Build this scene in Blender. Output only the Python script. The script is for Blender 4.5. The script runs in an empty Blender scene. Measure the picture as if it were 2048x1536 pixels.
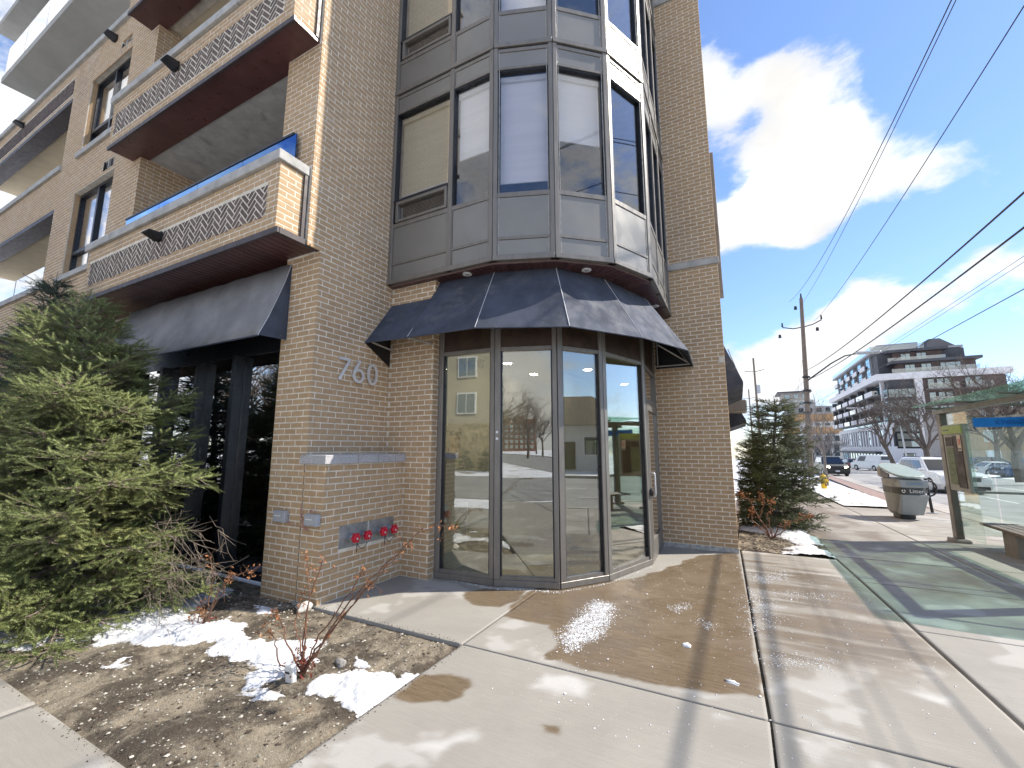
import bpy, bmesh, math, random
import numpy as np
from mathutils import Matrix, Vector, Euler

random.seed(7)
rng = np.random.default_rng(7)
R = math.radians
scene = bpy.context.scene
col = scene.collection

# ------------------------------------------------------------------ camera
F_PX, EYE = 860.0, 1.6
PITCH, YAW = math.atan(129.0 / F_PX), R(27.6)
cam_data = bpy.data.cameras.new('camera')
cam = bpy.data.objects.new('camera', cam_data)
col.objects.link(cam)
cam.location = (0, 0, EYE)
cam.rotation_euler = (R(90) + PITCH, 0, YAW)
cam_data.sensor_width = 36.0
cam_data.lens = F_PX / 2048.0 * 36.0
cam_data.clip_start = 0.05
cam_data.clip_end = 4000.0
scene.camera = cam

# ------------------------------------------------------------------ sun, sky, exposure
SUN_AZ = R(31)      # direction towards the sun, measured from +X
SUN_EL = R(45)
sun_dir = Vector((math.cos(SUN_AZ) * math.cos(SUN_EL), math.sin(SUN_AZ) * math.cos(SUN_EL), math.sin(SUN_EL)))
sd = bpy.data.lights.new('sun', 'SUN')
sd.energy = 2.0
sd.angle = R(0.55)
sd.color = (1.0, 0.93, 0.82)
sun = bpy.data.objects.new('sun', sd)
col.objects.link(sun)
sun.rotation_euler = (-sun_dir).to_track_quat('-Z', 'Y').to_euler()
sun.location = (20, 10, 40)

scene.view_settings.view_transform = 'Standard'
scene.view_settings.look = 'None'
scene.view_settings.gamma = 1.0
scene.view_settings.use_curve_mapping = False
scene.view_settings.exposure = 1.84


class NT:
    """small helper round a node tree"""
    def __init__(self, tree):
        self.t = tree
        self.n = tree.nodes
        self.l = tree.links

    def node(self, typ, **kw):
        nd = self.n.new(typ)
        for k, v in kw.items():
            if k.startswith('i_'):
                nd.inputs[k[2:].replace('_', ' ')].default_value = v
            else:
                setattr(nd, k, v)
        return nd

    def link(self, a, b):
        self.l.new(a, b)

    def math(self, op, a, b=None, c=None, clamp=False):
        nd = self.n.new('ShaderNodeMath')
        nd.operation = op
        nd.use_clamp = clamp
        for i, v in enumerate((a, b, c)):
            if v is None:
                continue
            if hasattr(v, 'is_linked') or hasattr(v, 'links'):
                self.l.new(v, nd.inputs[i])
            else:
                nd.inputs[i].default_value = v
        return nd.outputs[0]

    def mix(self, fac, a, b, mode='MIX'):
        nd = self.n.new('ShaderNodeMix')
        nd.data_type = 'RGBA'
        nd.blend_type = mode
        for sock, v in ((nd.inputs[0], fac), (nd.inputs[6], a), (nd.inputs[7], b)):
            if hasattr(v, 'links'):
                self.l.new(v, sock)
            elif isinstance(v, (int, float)):
                sock.default_value = v
            else:
                sock.default_value = (v[0], v[1], v[2], 1)
        return nd.outputs[2]

    def noise(self, vec, scale, detail=4, rough=0.55, dist=0.0, out=0):
        nd = self.n.new('ShaderNodeTexNoise')
        nd.inputs['Scale'].default_value = scale
        nd.inputs['Detail'].default_value = detail
        nd.inputs['Roughness'].default_value = rough
        nd.inputs['Distortion'].default_value = dist
        if vec is not None:
            self.l.new(vec, nd.inputs['Vector'])
        return nd.outputs[out]

    def ramp(self, fac, lo, hi, a=0.0, b=1.0, smooth=True):
        nd = self.n.new('ShaderNodeMapRange')
        nd.interpolation_type = 'SMOOTHSTEP' if smooth else 'LINEAR'
        nd.inputs['From Min'].default_value = lo
        nd.inputs['From Max'].default_value = hi
        nd.inputs['To Min'].default_value = a
        nd.inputs['To Max'].default_value = b
        self.l.new(fac, nd.inputs['Value'])
        return nd.outputs[0]


_f = np.array([-math.sin(YAW) * math.cos(PITCH), math.cos(YAW) * math.cos(PITCH), math.sin(PITCH)])
_r = np.array([math.cos(YAW), math.sin(YAW), 0.0])
_u = np.cross(_r, _f)


def sight(x, y):
    """direction in the place that the photograph's pixel x, y was taken in (survey helper)"""
    return _f + _r * (x - 1024) / F_PX - _u * (y - 768) / F_PX


SLOPE, Y_FLAT = 0.019, 7.0


def gz(y):
    return -SLOPE * max(0.0, y - Y_FLAT)


def on_ground(x, y, z=None):
    d = sight(x, y)
    if z is None:
        t = -EYE / d[2]
        if t > 0 and t * d[1] <= Y_FLAT:
            return np.array([t * d[0], t * d[1], 0.0])
        t = (SLOPE * Y_FLAT - EYE) / (d[2] + SLOPE * d[1])
        return np.array([t * d[0], t * d[1], EYE + t * d[2]])
    t = (z - EYE) / d[2]
    return np.array([t * d[0], t * d[1], z])


def on_y(x, y, yy):
    d = sight(x, y)
    return np.array([d[0] * yy / d[1], yy, EYE + d[2] * yy / d[1]])


def on_x(x, y, xx):
    d = sight(x, y)
    return np.array([xx, d[1] * xx / d[0], EYE + d[2] * xx / d[0]])


CLOUD = 2.2
world = bpy.data.worlds.new('World')
scene.world = world
world.use_nodes = True
wt = NT(world.node_tree)
wt.n.clear()
sky = wt.node('ShaderNodeTexSky', sky_type='NISHITA', sun_disc=False)
sky.sun_elevation = SUN_EL
sky.sun_rotation = math.pi / 2 - SUN_AZ
sky.air_density = 1.0
sky.dust_density = 0.1
sky.ozone_density = 2.0
tc = wt.node('ShaderNodeTexCoord')
dirv = tc.outputs['Generated']
mpw = wt.node('ShaderNodeMapping')
mpw.inputs['Scale'].default_value = (1.0, 1.0, 1.75)       # cumulus are wider than tall
mpw.inputs['Location'].default_value = (3.1, 0.4, 1.7)
wt.link(dirv, mpw.inputs[0])
cloud_n = wt.noise(mpw.outputs[0], 2.6, 10, 0.58, 0.15)
cloud_f = wt.noise(mpw.outputs[0], 11.0, 8, 0.62, 0.3)
dens = wt.math('ADD', wt.math('MULTIPLY', cloud_n, 0.78), wt.math('MULTIPLY', cloud_f, 0.26))
# cumulus heaps and gaps: centre (as seen), angular radius, weight; first one offsets the added cover
for (px, py, rad, wgt) in ((1720, 350, .75, -.14), (1560, 260, .14, .17), (1690, 230, .19, .22), (1830, 300, .18, .22), (1940, 390, .11, .18), (1600, 390, .13, .16), (1430, 150, .13, .26), (1610, 95, .10, .17), (1750, 90, .06, .10),
                           (1440, 470, .11, .24), (1590, 475, .10, .20), (1780, 570, .12, .14), (1900, 600, .10, .12), (1700, 590, .08, .10), (1500, 690, .16, .16), (1660, 690, .12, .10), (1985, 520, .06, .10),
                           (1990, 210, .16, -.18), (1870, 40, .22, -.26), (1500, 570, .13, -.24), (1640, 560, .06, -.14), (1880, 485, .11, -.26), (1720, 500, .07, -.16),
                           (1520, 30, .11, -.18), (1505, 230, .04, -.12), (1850, 690, .14, -.12), (1980, 680, .12, -.12)):
    d = Vector(sight(px, py)).normalized()
    vd = wt.node('ShaderNodeVectorMath', operation='DISTANCE')
    wt.link(dirv, vd.inputs[0])
    vd.inputs[1].default_value = d
    dens = wt.math('ADD', dens, wt.ramp(vd.outputs['Value'], 0.0, rad * 1.15, wgt, 0.0))
dens = wt.math('ADD', dens, 0.115)  # added cover all round: unseen clouds brighten and neutralise the ambient light
cover = wt.ramp(dens, 0.590, 0.695)
body = wt.ramp(dens, 0.60, 0.80)
shade_n = wt.ramp(wt.noise(mpw.outputs[0], 4.5, 5, 0.55), 0.35, 0.66, 0.84, 1.08)
cloud_col = wt.mix(body, (0.84, 0.90, 1.0), (1.0, 0.98, 0.95))
vm = wt.node('ShaderNodeVectorMath', operation='SCALE')
wt.link(cloud_col, vm.inputs[0])
wt.link(wt.math('MULTIPLY', shade_n, CLOUD), vm.inputs['Scale'])
lift = wt.node('ShaderNodeVectorMath', operation='MULTIPLY_ADD')
wt.link(sky.outputs[0], lift.inputs[0])
lift.inputs[1].default_value = (0.335, 0.35, 0.39)
lift.inputs[2].default_value = (0.06, 0.12, 0.30)
skymix = wt.mix(cover, lift.outputs[0], vm.outputs[0])
bg = wt.node('ShaderNodeBackground')
bg.inputs['Strength'].default_value = 0.15
wt.link(skymix, bg.inputs['Color'])
wo = wt.node('ShaderNodeOutputWorld')
wt.link(bg.outputs[0], wo.inputs[0])
scene.cycles.max_bounces = 7
scene.cycles.diffuse_bounces = 3
scene.cycles.glossy_bounces = 4
scene.cycles.transmission_bounces = 4
scene.cycles.transparent_max_bounces = 12
scene.cycles.caustics_reflective = False
scene.cycles.caustics_refractive = False
scene.cycles.use_denoising = True
world.cycles.sampling_method = 'MANUAL'
world.cycles.sample_map_resolution = 512

# ------------------------------------------------------------------ numpy noise

def _h(ix, iy, seed):
    n = (ix * 374761393 + iy * 668265263 + seed * 1442695041) & 0x7fffffff
    n = ((n ^ (n >> 13)) * 1274126177) & 0x7fffffff
    return ((n ^ (n >> 16)) & 0xffff) / 65535.0


def vnoise(x, y, seed=0):
    x = np.asarray(x, float); y = np.asarray(y, float)
    ix = np.floor(x).astype(np.int64); iy = np.floor(y).astype(np.int64)
    fx = x - ix; fy = y - iy
    fx = fx * fx * (3 - 2 * fx); fy = fy * fy * (3 - 2 * fy)
    a = _h(ix, iy, seed); b = _h(ix + 1, iy, seed); c = _h(ix, iy + 1, seed); d = _h(ix + 1, iy + 1, seed)
    return (a * (1 - fx) + b * fx) * (1 - fy) + (c * (1 - fx) + d * fx) * fy


def fbm(x, y, seed=0, oct=4):
    s = 0.0; a = 0.5; f = 1.0; t = 0.0
    for o in range(oct):
        s = s + a * vnoise(x * f, y * f, seed + o * 17); t += a; a *= 0.5; f *= 2.03
    return s / t


def poly_sd(px, py, poly):
    """signed distance (positive inside) of points to a polygon"""
    px = np.asarray(px, float); py = np.asarray(py, float)
    best = np.full(px.shape, 1e9); inside = np.zeros(px.shape, bool)
    n = len(poly)
    for i in range(n):
        x0, y0 = poly[i][:2]; x1, y1 = poly[(i + 1) % n][:2]
        ex, ey = x1 - x0, y1 - y0
        t = np.clip(((px - x0) * ex + (py - y0) * ey) / (ex * ex + ey * ey + 1e-12), 0, 1)
        best = np.minimum(best, np.hypot(px - x0 - t * ex, py - y0 - t * ey))
        c = ((y0 > py) != (y1 > py))
        with np.errstate(divide='ignore', invalid='ignore'):
            c &= px < ex * (py - y0) / (ey if abs(ey) > 1e-12 else 1e-12) + x0
        inside ^= c
    return np.where(inside, best, -best)


def sstep(a, b, x):
    t = np.clip((x - a) / (b - a), 0, 1)
    return t * t * (3 - 2 * t)

# ------------------------------------------------------------------ materials
MATS = {}


def pbr(name, base, rough=0.7, metal=0.0, var=0.12, scale=6.0, bump=0.0, bscale=60.0, spec=0.5, objvar=0.0, dirt=None, dscale=2.0, coords='Object', island=0.0, stretch=None, specks=None):
    """one principled material: base colour with two octaves of wear, optional fine relief"""
    m = bpy.data.materials.new(name)
    m.use_nodes = True
    t = NT(m.node_tree)
    b = t.n['Principled BSDF']
    tcn = t.node('ShaderNodeTexCoord')
    geo = t.node('ShaderNodeNewGeometry')
    vec = geo.outputs['Position'] if coords == 'World' else tcn.outputs['Object']
    if stretch:
        mp = t.node('ShaderNodeMapping')
        mp.inputs['Scale'].default_value = stretch
        t.link(vec, mp.inputs[0]); vec = mp.outputs[0]
    nz = t.noise(vec, scale, 5, 0.6)
    lo = tuple(c * (1 - var) for c in base); hi = tuple(min(1, c * (1 + var)) for c in base)
    c = t.mix(t.ramp(nz, 0.3, 0.7), lo, hi)
    if objvar or island:
        info = t.node('ShaderNodeObjectInfo')
        rnd = t.math('FRACT', t.math('ADD', info.outputs['Random'], geo.outputs['Random Per Island']))
        amt = max(objvar, island)
        g = t.ramp(rnd, 0, 1, 1 - amt, 1 + amt, False)
        vmm = t.node('ShaderNodeVectorMath', operation='SCALE')
        t.link(c, vmm.inputs[0]); t.link(g, vmm.inputs['Scale'])
        c = vmm.outputs[0]
    if dirt:
        dn = t.noise(vec, dscale, 6, 0.65, 0.4)
        c = t.mix(t.ramp(dn, 0.52, 0.74, 0, dirt[3]), c, dirt[:3])
    if specks:
        sn = t.noise(vec, specks[3], 2, 0.5)
        c = t.mix(t.ramp(sn, specks[4], specks[4] + 0.05, 0, specks[5]), c, specks[:3])
    t.link(c, b.inputs['Base Color'])
    rn = t.ramp(t.noise(vec, scale * 2.3, 3, 0.5), 0.3, 0.7, max(0.03, rough - 0.08), min(1, rough + 0.08))
    t.link(rn, b.inputs['Roughness'])
    b.inputs['Metallic'].default_value = metal
    b.inputs['Specular IOR Level'].default_value = spec
    if bump:
        bn = t.node('ShaderNodeBump')
        bn.inputs['Strength'].default_value = bump
        bn.inputs['Distance'].default_value = 0.01
        t.link(t.noise(vec, bscale, 4, 0.6), bn.inputs['Height'])
        t.link(bn.outputs[0], b.inputs['Normal'])
    MATS[name] = m
    return m


def glass(name, tint, refl_rough=0.0, trans=0.8, ior=1.52, boost=1.0, gloss_tint=(1, 1, 1)):
    """window glass: tinted see-through with a mirror coat that follows the viewing angle"""
    m = bpy.data.materials.new(name)
    m.use_nodes = True
    t = NT(m.node_tree)
    t.n.remove(t.n['Principled BSDF'])
    out = t.n['Material Output']
    tr = t.node('ShaderNodeBsdfTransparent'); tr.inputs[0].default_value = (*[c * trans for c in tint], 1)
    gl = t.node('ShaderNodeBsdfGlossy'); gl.inputs['Roughness'].default_value = refl_rough
    gl.inputs[0].default_value = (*gloss_tint, 1)
    geo = t.node('ShaderNodeNewGeometry')
    dt_ = t.node('ShaderNodeVectorMath', operation='DOT_PRODUCT')
    t.link(geo.outputs['Incoming'], dt_.inputs[0]); t.link(geo.outputs['Normal'], dt_.inputs[1])
    inv_ = t.math('SUBTRACT', 1.0, t.math('ABSOLUTE', dt_.outputs['Value']), clamp=True)
    sch = t.math('ADD', 0.045, t.math('MULTIPLY', t.math('POWER', inv_, 5.0), 0.95))
    wob = t.node('ShaderNodeBump'); wob.inputs['Strength'].default_value = 0.035; wob.inputs['Distance'].default_value = 0.02
    t.link(t.noise(geo.outputs['Position'], 1.3, 1, 0.4), wob.inputs['Height'])
    t.link(wob.outputs[0], gl.inputs['Normal'])
    fac = t.math('MULTIPLY', sch, boost, clamp=True)
    mx = t.node('ShaderNodeMixShader')
    t.link(fac, mx.inputs[0]); t.link(tr.outputs[0], mx.inputs[1]); t.link(gl.outputs[0], mx.inputs[2])
    t.link(mx.outputs[0], out.inputs[0])
    MATS[name] = m
    return m


def emit(name, colr, strength):
    m = bpy.data.materials.new(name)
    m.use_nodes = True
    t = NT(m.node_tree)
    b = t.n['Principled BSDF']
    b.inputs['Base Color'].default_value = (*colr, 1)
    b.inputs['Emission Color'].default_value = (*colr, 1)
    b.inputs['Emission Strength'].default_value = strength
    MATS[name] = m
    return m


pbr('mortar', (0.73, 0.665, 0.56), 0.9, var=0.15, scale=9, bump=0.4, bscale=220)
pbr('brick', (0.465, 0.318, 0.182), 0.85, var=0.08, scale=14, bump=0.15, bscale=160, island=0.06, dirt=(0.26, 0.185, 0.125, 0.45), dscale=0.8, coords='World', specks=(0.54, 0.47, 0.38, 1.2, 0.60, 0.16))
pbr('dark_brick', (0.125, 0.092, 0.078), 0.8, var=0.2, scale=14, bump=0.3, bscale=160, island=0.25, coords='World')
pbr('precast', (0.44, 0.43, 0.41), 0.85, var=0.14, scale=5, bump=0.4, bscale=120, dirt=(0.18, 0.17, 0.15, 0.6), dscale=3.0)
pbr('granite', (0.44, 0.43, 0.44), 0.7, var=0.45, scale=120, bump=0.3, bscale=150, dirt=(0.24, 0.24, 0.24, 0.5), dscale=6)
pbr('stucco', (0.74, 0.63, 0.45), 0.95, var=0.06, scale=3, bump=0.5, bscale=300)
pbr('grey_stucco', (0.42, 0.41, 0.38), 0.95, var=0.08, scale=2, bump=0.3, bscale=200, dirt=(0.25, 0.24, 0.21, 0.4), dscale=0.6)
pbr('soffit_red', (0.085, 0.037, 0.035), 0.35, var=0.2, scale=4, objvar=0.18)
pbr('groove_highlight', (0.17, 0.115, 0.10), 0.6)  # paler than the boards: V-groove highlights put into the colour
pbr('fascia_dark', (0.055, 0.042, 0.045), 0.5, var=0.15)
pbr('bronze', (0.205, 0.19, 0.172), 0.42, metal=0.35, var=0.10, scale=3, dirt=(0.24, 0.235, 0.23, 0.45), dscale=4.0, spec=0.5, stretch=(4, 4, 0.8))
pbr('bronze_panel', (0.235, 0.228, 0.212), 0.38, metal=0.35, var=0.07, scale=1.2, dirt=(0.22, 0.215, 0.205, 0.35), dscale=2.0, objvar=0.06)
pbr('dark_frame', (0.018, 0.021, 0.028), 0.35, metal=0.2, var=0.2)
pbr('brown_panel', (0.050, 0.030, 0.020), 0.45, metal=0.2, var=0.3, scale=5, dirt=(0.09, 0.06, 0.04, 0.5))
pbr('awning_fabric', (0.052, 0.062, 0.090), 0.82, var=0.25, scale=3, bump=0.25, bscale=700, dirt=(0.17, 0.17, 0.17, 0.5), dscale=2.2, specks=(0.6, 0.6, 0.58, 75, 0.735, 0.8))
pbr('awning_faded', (0.27, 0.27, 0.28), 0.85, var=0.2, scale=2.2, bump=0.25, bscale=700, dirt=(0.42, 0.41, 0.38, 0.6), dscale=1.1)
pbr('piping', (0.55, 0.56, 0.58), 0.6)
pbr('awning_frame', (0.45, 0.45, 0.44), 0.5, metal=0.5)
pbr('steel', (0.70, 0.70, 0.72), 0.35, metal=0.35, var=0.06, scale=30)
pbr('plate_steel', (0.34, 0.355, 0.37), 0.45, metal=0.7, var=0.2, scale=8, dirt=(0.2, 0.21, 0.2, 0.6), dscale=9)
pbr('red_cap', (0.58, 0.012, 0.035), 0.4, var=0.15, scale=20)
pbr('grey_plastic', (0.40, 0.41, 0.43), 0.5, var=0.06)
pbr('black_plastic', (0.012, 0.012, 0.014), 0.4, var=0.2)
pbr('white_paint', (0.78, 0.78, 0.76), 0.5, var=0.05)
pbr('wire_pink', (0.45, 0.20, 0.18), 0.5)
pbr('lobby_wall', (0.54, 0.51, 0.42), 0.8, var=0.05)
pbr('lobby_floor', (0.24, 0.225, 0.19), 0.35, var=0.15, scale=3)
pbr('lobby_ceiling', (0.70, 0.66, 0.55), 0.9, var=0.03)
pbr('gold_print', (0.42, 0.22, 0.04), 0.4, var=0.7, scale=9)
pbr('blind_white', (0.85, 0.84, 0.84), 0.8, var=0.04, scale=3, bump=0.3, bscale=120, stretch=(0.2, 0.2, 4))
pbr('blind_beige', (0.72, 0.65, 0.46), 0.8, var=0.05, scale=3, bump=0.3, bscale=120, stretch=(0.2, 0.2, 4))
pbr('curtain', (0.40, 0.385, 0.37), 0.9, var=0.2, scale=3, stretch=(6, 6, 0.2))
pbr('room_dark', (0.10, 0.095, 0.09), 0.9, var=0.2)
pbr('caulk', (0.42, 0.42, 0.41), 0.9, var=0.3, scale=20)
glass('lobby_glass', (0.93, 0.94, 0.84), trans=0.90, boost=4.6)
glass('bay_glass', (0.95, 0.95, 0.96), trans=0.97, boost=2.0)
glass('dark_glass', (0.5, 0.5, 0.52), trans=0.8, boost=7.0)
glass('blue_glass', (0.22, 0.40, 0.70), trans=0.6, boost=5.0, gloss_tint=(0.28, 0.52, 1.0))
glass('clear_rail', (0.80, 0.88, 0.90), trans=0.85, boost=5.0)
glass('shelter_glass', (0.90, 0.965, 0.94), trans=0.97, boost=1.3)
glass('car_glass', (0.10, 0.12, 0.13), trans=0.5, boost=2.2)
glass('far_glass', (0.12, 0.17, 0.22), trans=0.5, boost=9.0, gloss_tint=(0.75, 0.92, 1.0))
emit('lamp_glow', (1.0, 0.92, 0.80), 13.0)
emit('headlight_glow', (1.0, 0.80, 0.52), 9.0)

# concrete with wet, chalky and salt marks carried by the slabs' own masks

def concrete(name, base):
    m = bpy.data.materials.new(name)
    m.use_nodes = True
    t = NT(m.node_tree)
    b = t.n['Principled BSDF']
    geo = t.node('ShaderNodeNewGeometry')
    pos = geo.outputs['Position']
    mp = t.node('ShaderNodeMapping'); mp.inputs['Scale'].default_value = (1.2, 14.0, 1); mp.inputs['Rotation'].default_value = (0, 0, 0.05)
    t.link(pos, mp.inputs[0])
    broom = t.noise(mp.outputs[0], 4.0, 5, 0.65)
    agg = t.noise(pos, 240, 3, 0.6)
    big = t.noise(pos, 0.8, 5, 0.6, 0.5)
    info = t.node('ShaderNodeObjectInfo')
    c = t.mix(t.ramp(big, 0.3, 0.7), tuple(x * 0.88 for x in base), tuple(x * 1.08 for x in base))
    c = t.mix(t.ramp(broom, 0.35, 0.7, 0, 0.35), c, tuple(x * 0.78 for x in base))
    c = t.mix(t.ramp(agg, 0.50, 0.75, 0, 0.5), c, tuple(x * 1.35 for x in base))
    c = t.mix(t.ramp(agg, 0.45, 0.25, 0, 0.45), c, tuple(x * 0.55 for x in base))
    blot = t.noise(pos, 3.5, 5, 0.65, 0.6)
    c = t.mix(t.ramp(blot, 0.60, 0.78, 0, 0.30), c, tuple(x * 0.62 for x in base))
    wet = t.node('ShaderNodeAttribute', attribute_name='wet').outputs['Fac']
    chalk = t.node('ShaderNodeAttribute', attribute_name='chalk').outputs['Fac']
    wc = t.mix(t.ramp(broom, 0.3, 0.75), (0.125, 0.090, 0.054), (0.205, 0.152, 0.098))
    wc = t.mix(t.ramp(agg, 0.55, 0.8, 0, 0.35), wc, (0.30, 0.23, 0.15))
    c = t.mix(t.math('MULTIPLY', chalk, t.ramp(agg, 0.2, 0.6, 0.55, 1.0)), c, (0.66, 0.65, 0.63))
    c = t.mix(wet, c, wc)
    t.link(c, b.inputs['Base Color'])
    rr = t.ramp(t.noise(pos, 2.2, 4, 0.6, 0.4), 0.35, 0.65, 0.22, 0.55)
    t.link(t.math('ADD', t.math('MULTIPLY', t.math('SUBTRACT', 1.0, wet), 0.88), t.math('MULTIPLY', wet, rr)), b.inputs['Roughness'])
    bn = t.node('ShaderNodeBump'); bn.inputs['Distance'].default_value = 0.004
    t.link(t.math('SUBTRACT', 0.55, t.math('MULTIPLY', wet, 0.35)), bn.inputs['Strength'])
    t.link(t.math('ADD', agg, t.math('MULTIPLY', broom, 1.3)), bn.inputs['Height'])
    t.link(bn.outputs[0], b.inputs['Normal'])
    MATS[name] = m


concrete('concrete', (0.315, 0.295, 0.260))
concrete('sidewalk_concrete', (0.315, 0.297, 0.268))
pbr('joint_dark', (0.075, 0.065, 0.052), 0.95, var=0.4, scale=20)
pbr('asphalt', (0.27, 0.265, 0.26), 0.9, var=0.18, scale=0.9, bump=0.5, bscale=180, dirt=(0.36, 0.355, 0.345, 0.5), dscale=0.35, coords='World')
pbr('kerb_concrete', (0.36, 0.335, 0.305), 0.9, var=0.15, scale=3, bump=0.3, bscale=100)
pbr('road_paint', (0.66, 0.66, 0.64), 0.7, var=0.25, scale=6)
pbr('brick_verge', (0.27, 0.19, 0.165), 0.9, var=0.25, scale=6, bump=0.4, bscale=60, coords='World')

def snow_lawn():
    m = bpy.data.materials.new('snow_lawn'); m.use_nodes = True
    t = NT(m.node_tree); b = t.n['Principled BSDF']
    geo = t.node('ShaderNodeNewGeometry'); pos = geo.outputs['Position']
    grass = t.mix(t.ramp(t.noise(pos, 5, 6, 0.7), 0.3, 0.7), (0.13, 0.105, 0.055), (0.26, 0.20, 0.10))
    n = t.math('ADD', t.math('MULTIPLY', t.noise(pos, 0.55, 4, 0.6, 0.3), 0.7), t.math('MULTIPLY', t.noise(pos, 7, 6, 0.75), 0.45))
    c = t.mix(t.ramp(n, 0.455, 0.55), grass, (0.80, 0.82, 0.86))
    t.link(c, b.inputs['Base Color']); b.inputs['Roughness'].default_value = 0.9
    bn = t.node('ShaderNodeBump'); bn.inputs['Strength'].default_value = 0.6; bn.inputs['Distance'].default_value = 0.03
    t.link(n, bn.inputs['Height']); t.link(bn.outputs[0], b.inputs['Normal'])
    MATS['snow_lawn'] = m


snow_lawn()


def snow_mat():
    m = bpy.data.materials.new('snow'); m.use_nodes = True
    t = NT(m.node_tree); b = t.n['Principled BSDF']
    geo = t.node('ShaderNodeNewGeometry'); pos = geo.outputs['Position']
    g = t.noise(pos, 90, 4, 0.7); d = t.noise(pos, 6, 6, 0.7, 0.4)
    c = t.mix(t.ramp(d, 0.35, 0.7), (0.62, 0.635, 0.66), (0.79, 0.80, 0.82))
    c = t.mix(t.ramp(g, 0.66, 0.78, 0, 0.65), c, (0.20, 0.165, 0.12))
    rim = t.node('ShaderNodeAttribute', attribute_name='rim').outputs['Fac']
    c = t.mix(t.math('MULTIPLY', rim, t.ramp(t.noise(pos, 28, 5, 0.7), 0.38, 0.6)), c, (0.26, 0.22, 0.165))
    t.link(c, b.inputs['Base Color']); b.inputs['Roughness'].default_value = 0.7
    bn = t.node('ShaderNodeBump'); bn.inputs['Strength'].default_value = 0.6; bn.inputs['Distance'].default_value = 0.012
    t.link(t.math('ADD', t.noise(pos, 40, 5, 0.65), g), bn.inputs['Height']); t.link(bn.outputs[0], b.inputs['Normal'])
    MATS['snow'] = m


snow_mat()
pbr('salt', (0.80, 0.81, 0.82), 0.6, var=0.05, island=0.15)

def soil_mat():
    m = bpy.data.materials.new('soil'); m.use_nodes = True
    t = NT(m.node_tree); b = t.n['Principled BSDF']
    geo = t.node('ShaderNodeNewGeometry'); pos = geo.outputs['Position']
    a = t.noise(pos, 2.6, 7, 0.68, 0.5); f = t.noise(pos, 34, 6, 0.7)
    c = t.mix(t.ramp(a, 0.42, 0.62), (0.085, 0.066, 0.046), (0.315, 0.265, 0.192))
    c = t.mix(t.ramp(f, 0.46, 0.30, 0, 0.75), c, (0.035, 0.026, 0.018))
    c = t.mix(t.ramp(f, 0.58, 0.70, 0, 0.55), c, (0.46, 0.41, 0.31))
    g = t.noise(pos, 110, 3, 0.7)
    c = t.mix(t.ramp(g, 0.62, 0.72, 0, 0.7), c, (0.50, 0.47, 0.40))
    c = t.mix(t.ramp(g, 0.40, 0.28, 0, 0.7), c, (0.03, 0.022, 0.015))
    rust = t.noise(pos, 1.7, 3, 0.5)
    c = t.mix(t.ramp(rust, 0.66, 0.78, 0, 0.4), c, (0.36, 0.19, 0.07))
    t.link(c, b.inputs['Base Color']); b.inputs['Roughness'].default_value = 0.95
    bn = t.node('ShaderNodeBump'); bn.inputs['Strength'].default_value = 1.0; bn.inputs['Distance'].default_value = 0.02
    t.link(t.math('ADD', f, t.math('MULTIPLY', g, 0.5)), bn.inputs['Height']); t.link(bn.outputs[0], b.inputs['Normal'])
    MATS['soil'] = m


soil_mat()
pbr('pebble', (0.40, 0.37, 0.31), 0.9, var=0.25, scale=30, island=0.55)
pbr('mulch', (0.075, 0.052, 0.036), 0.95, var=0.3, scale=20, island=0.5)
pbr('boulder', (0.27, 0.26, 0.245), 0.95, var=0.3, scale=9, bump=0.8, bscale=40, dirt=(0.12, 0.115, 0.10, 0.6), dscale=4)
pbr('pale_rock', (0.50, 0.48, 0.44), 0.95, var=0.2, scale=14, bump=0.6, bscale=60)
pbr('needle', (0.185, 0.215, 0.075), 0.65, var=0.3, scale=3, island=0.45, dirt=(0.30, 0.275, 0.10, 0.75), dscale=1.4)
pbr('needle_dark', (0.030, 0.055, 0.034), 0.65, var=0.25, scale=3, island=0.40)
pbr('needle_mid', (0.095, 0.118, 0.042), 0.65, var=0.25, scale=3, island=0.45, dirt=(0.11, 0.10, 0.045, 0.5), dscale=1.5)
pbr('twig', (0.23, 0.185, 0.145), 0.9, var=0.2, scale=20)
pbr('bark', (0.125, 0.10, 0.085), 0.95, var=0.3, scale=12, bump=0.6, bscale=30)
pbr('grey_bark', (0.19, 0.17, 0.155), 0.95, var=0.3, scale=12, bump=0.6, bscale=30)
pbr('rose_stem', (0.17, 0.082, 0.048), 0.7, var=0.4, scale=30)
pbr('dry_leaf', (0.33, 0.145, 0.06), 0.8, var=0.3, scale=20, island=0.5)
pbr('dry_leaf_red', (0.20, 0.045, 0.028), 0.8, var=0.3, scale=20, island=0.5)
pbr('pole_wood', (0.17, 0.135, 0.11), 0.95, var=0.3, scale=3, bump=0.5, bscale=20, stretch=(8, 8, 0.6))
pbr('galvanised', (0.42, 0.43, 0.44), 0.45, metal=0.6, var=0.1)
pbr('cable', (0.022, 0.022, 0.026), 0.7)
pbr('hydrant_yellow', (0.72, 0.46, 0.012), 0.5, var=0.12, scale=8)
pbr('bin_grey', (0.235, 0.25, 0.245), 0.5, var=0.07, scale=4, dirt=(0.2, 0.2, 0.19, 0.4))
pbr('bin_side', (0.31, 0.35, 0.375), 0.5, var=0.06, scale=4, dirt=(0.26, 0.28, 0.29, 0.4))
pbr('bin_lid', (0.25, 0.31, 0.28), 0.45, var=0.06, scale=4)
pbr('bin_band', (0.055, 0.062, 0.065), 0.5)
pbr('print_blue', (0.10, 0.20, 0.62), 0.6)
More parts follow.
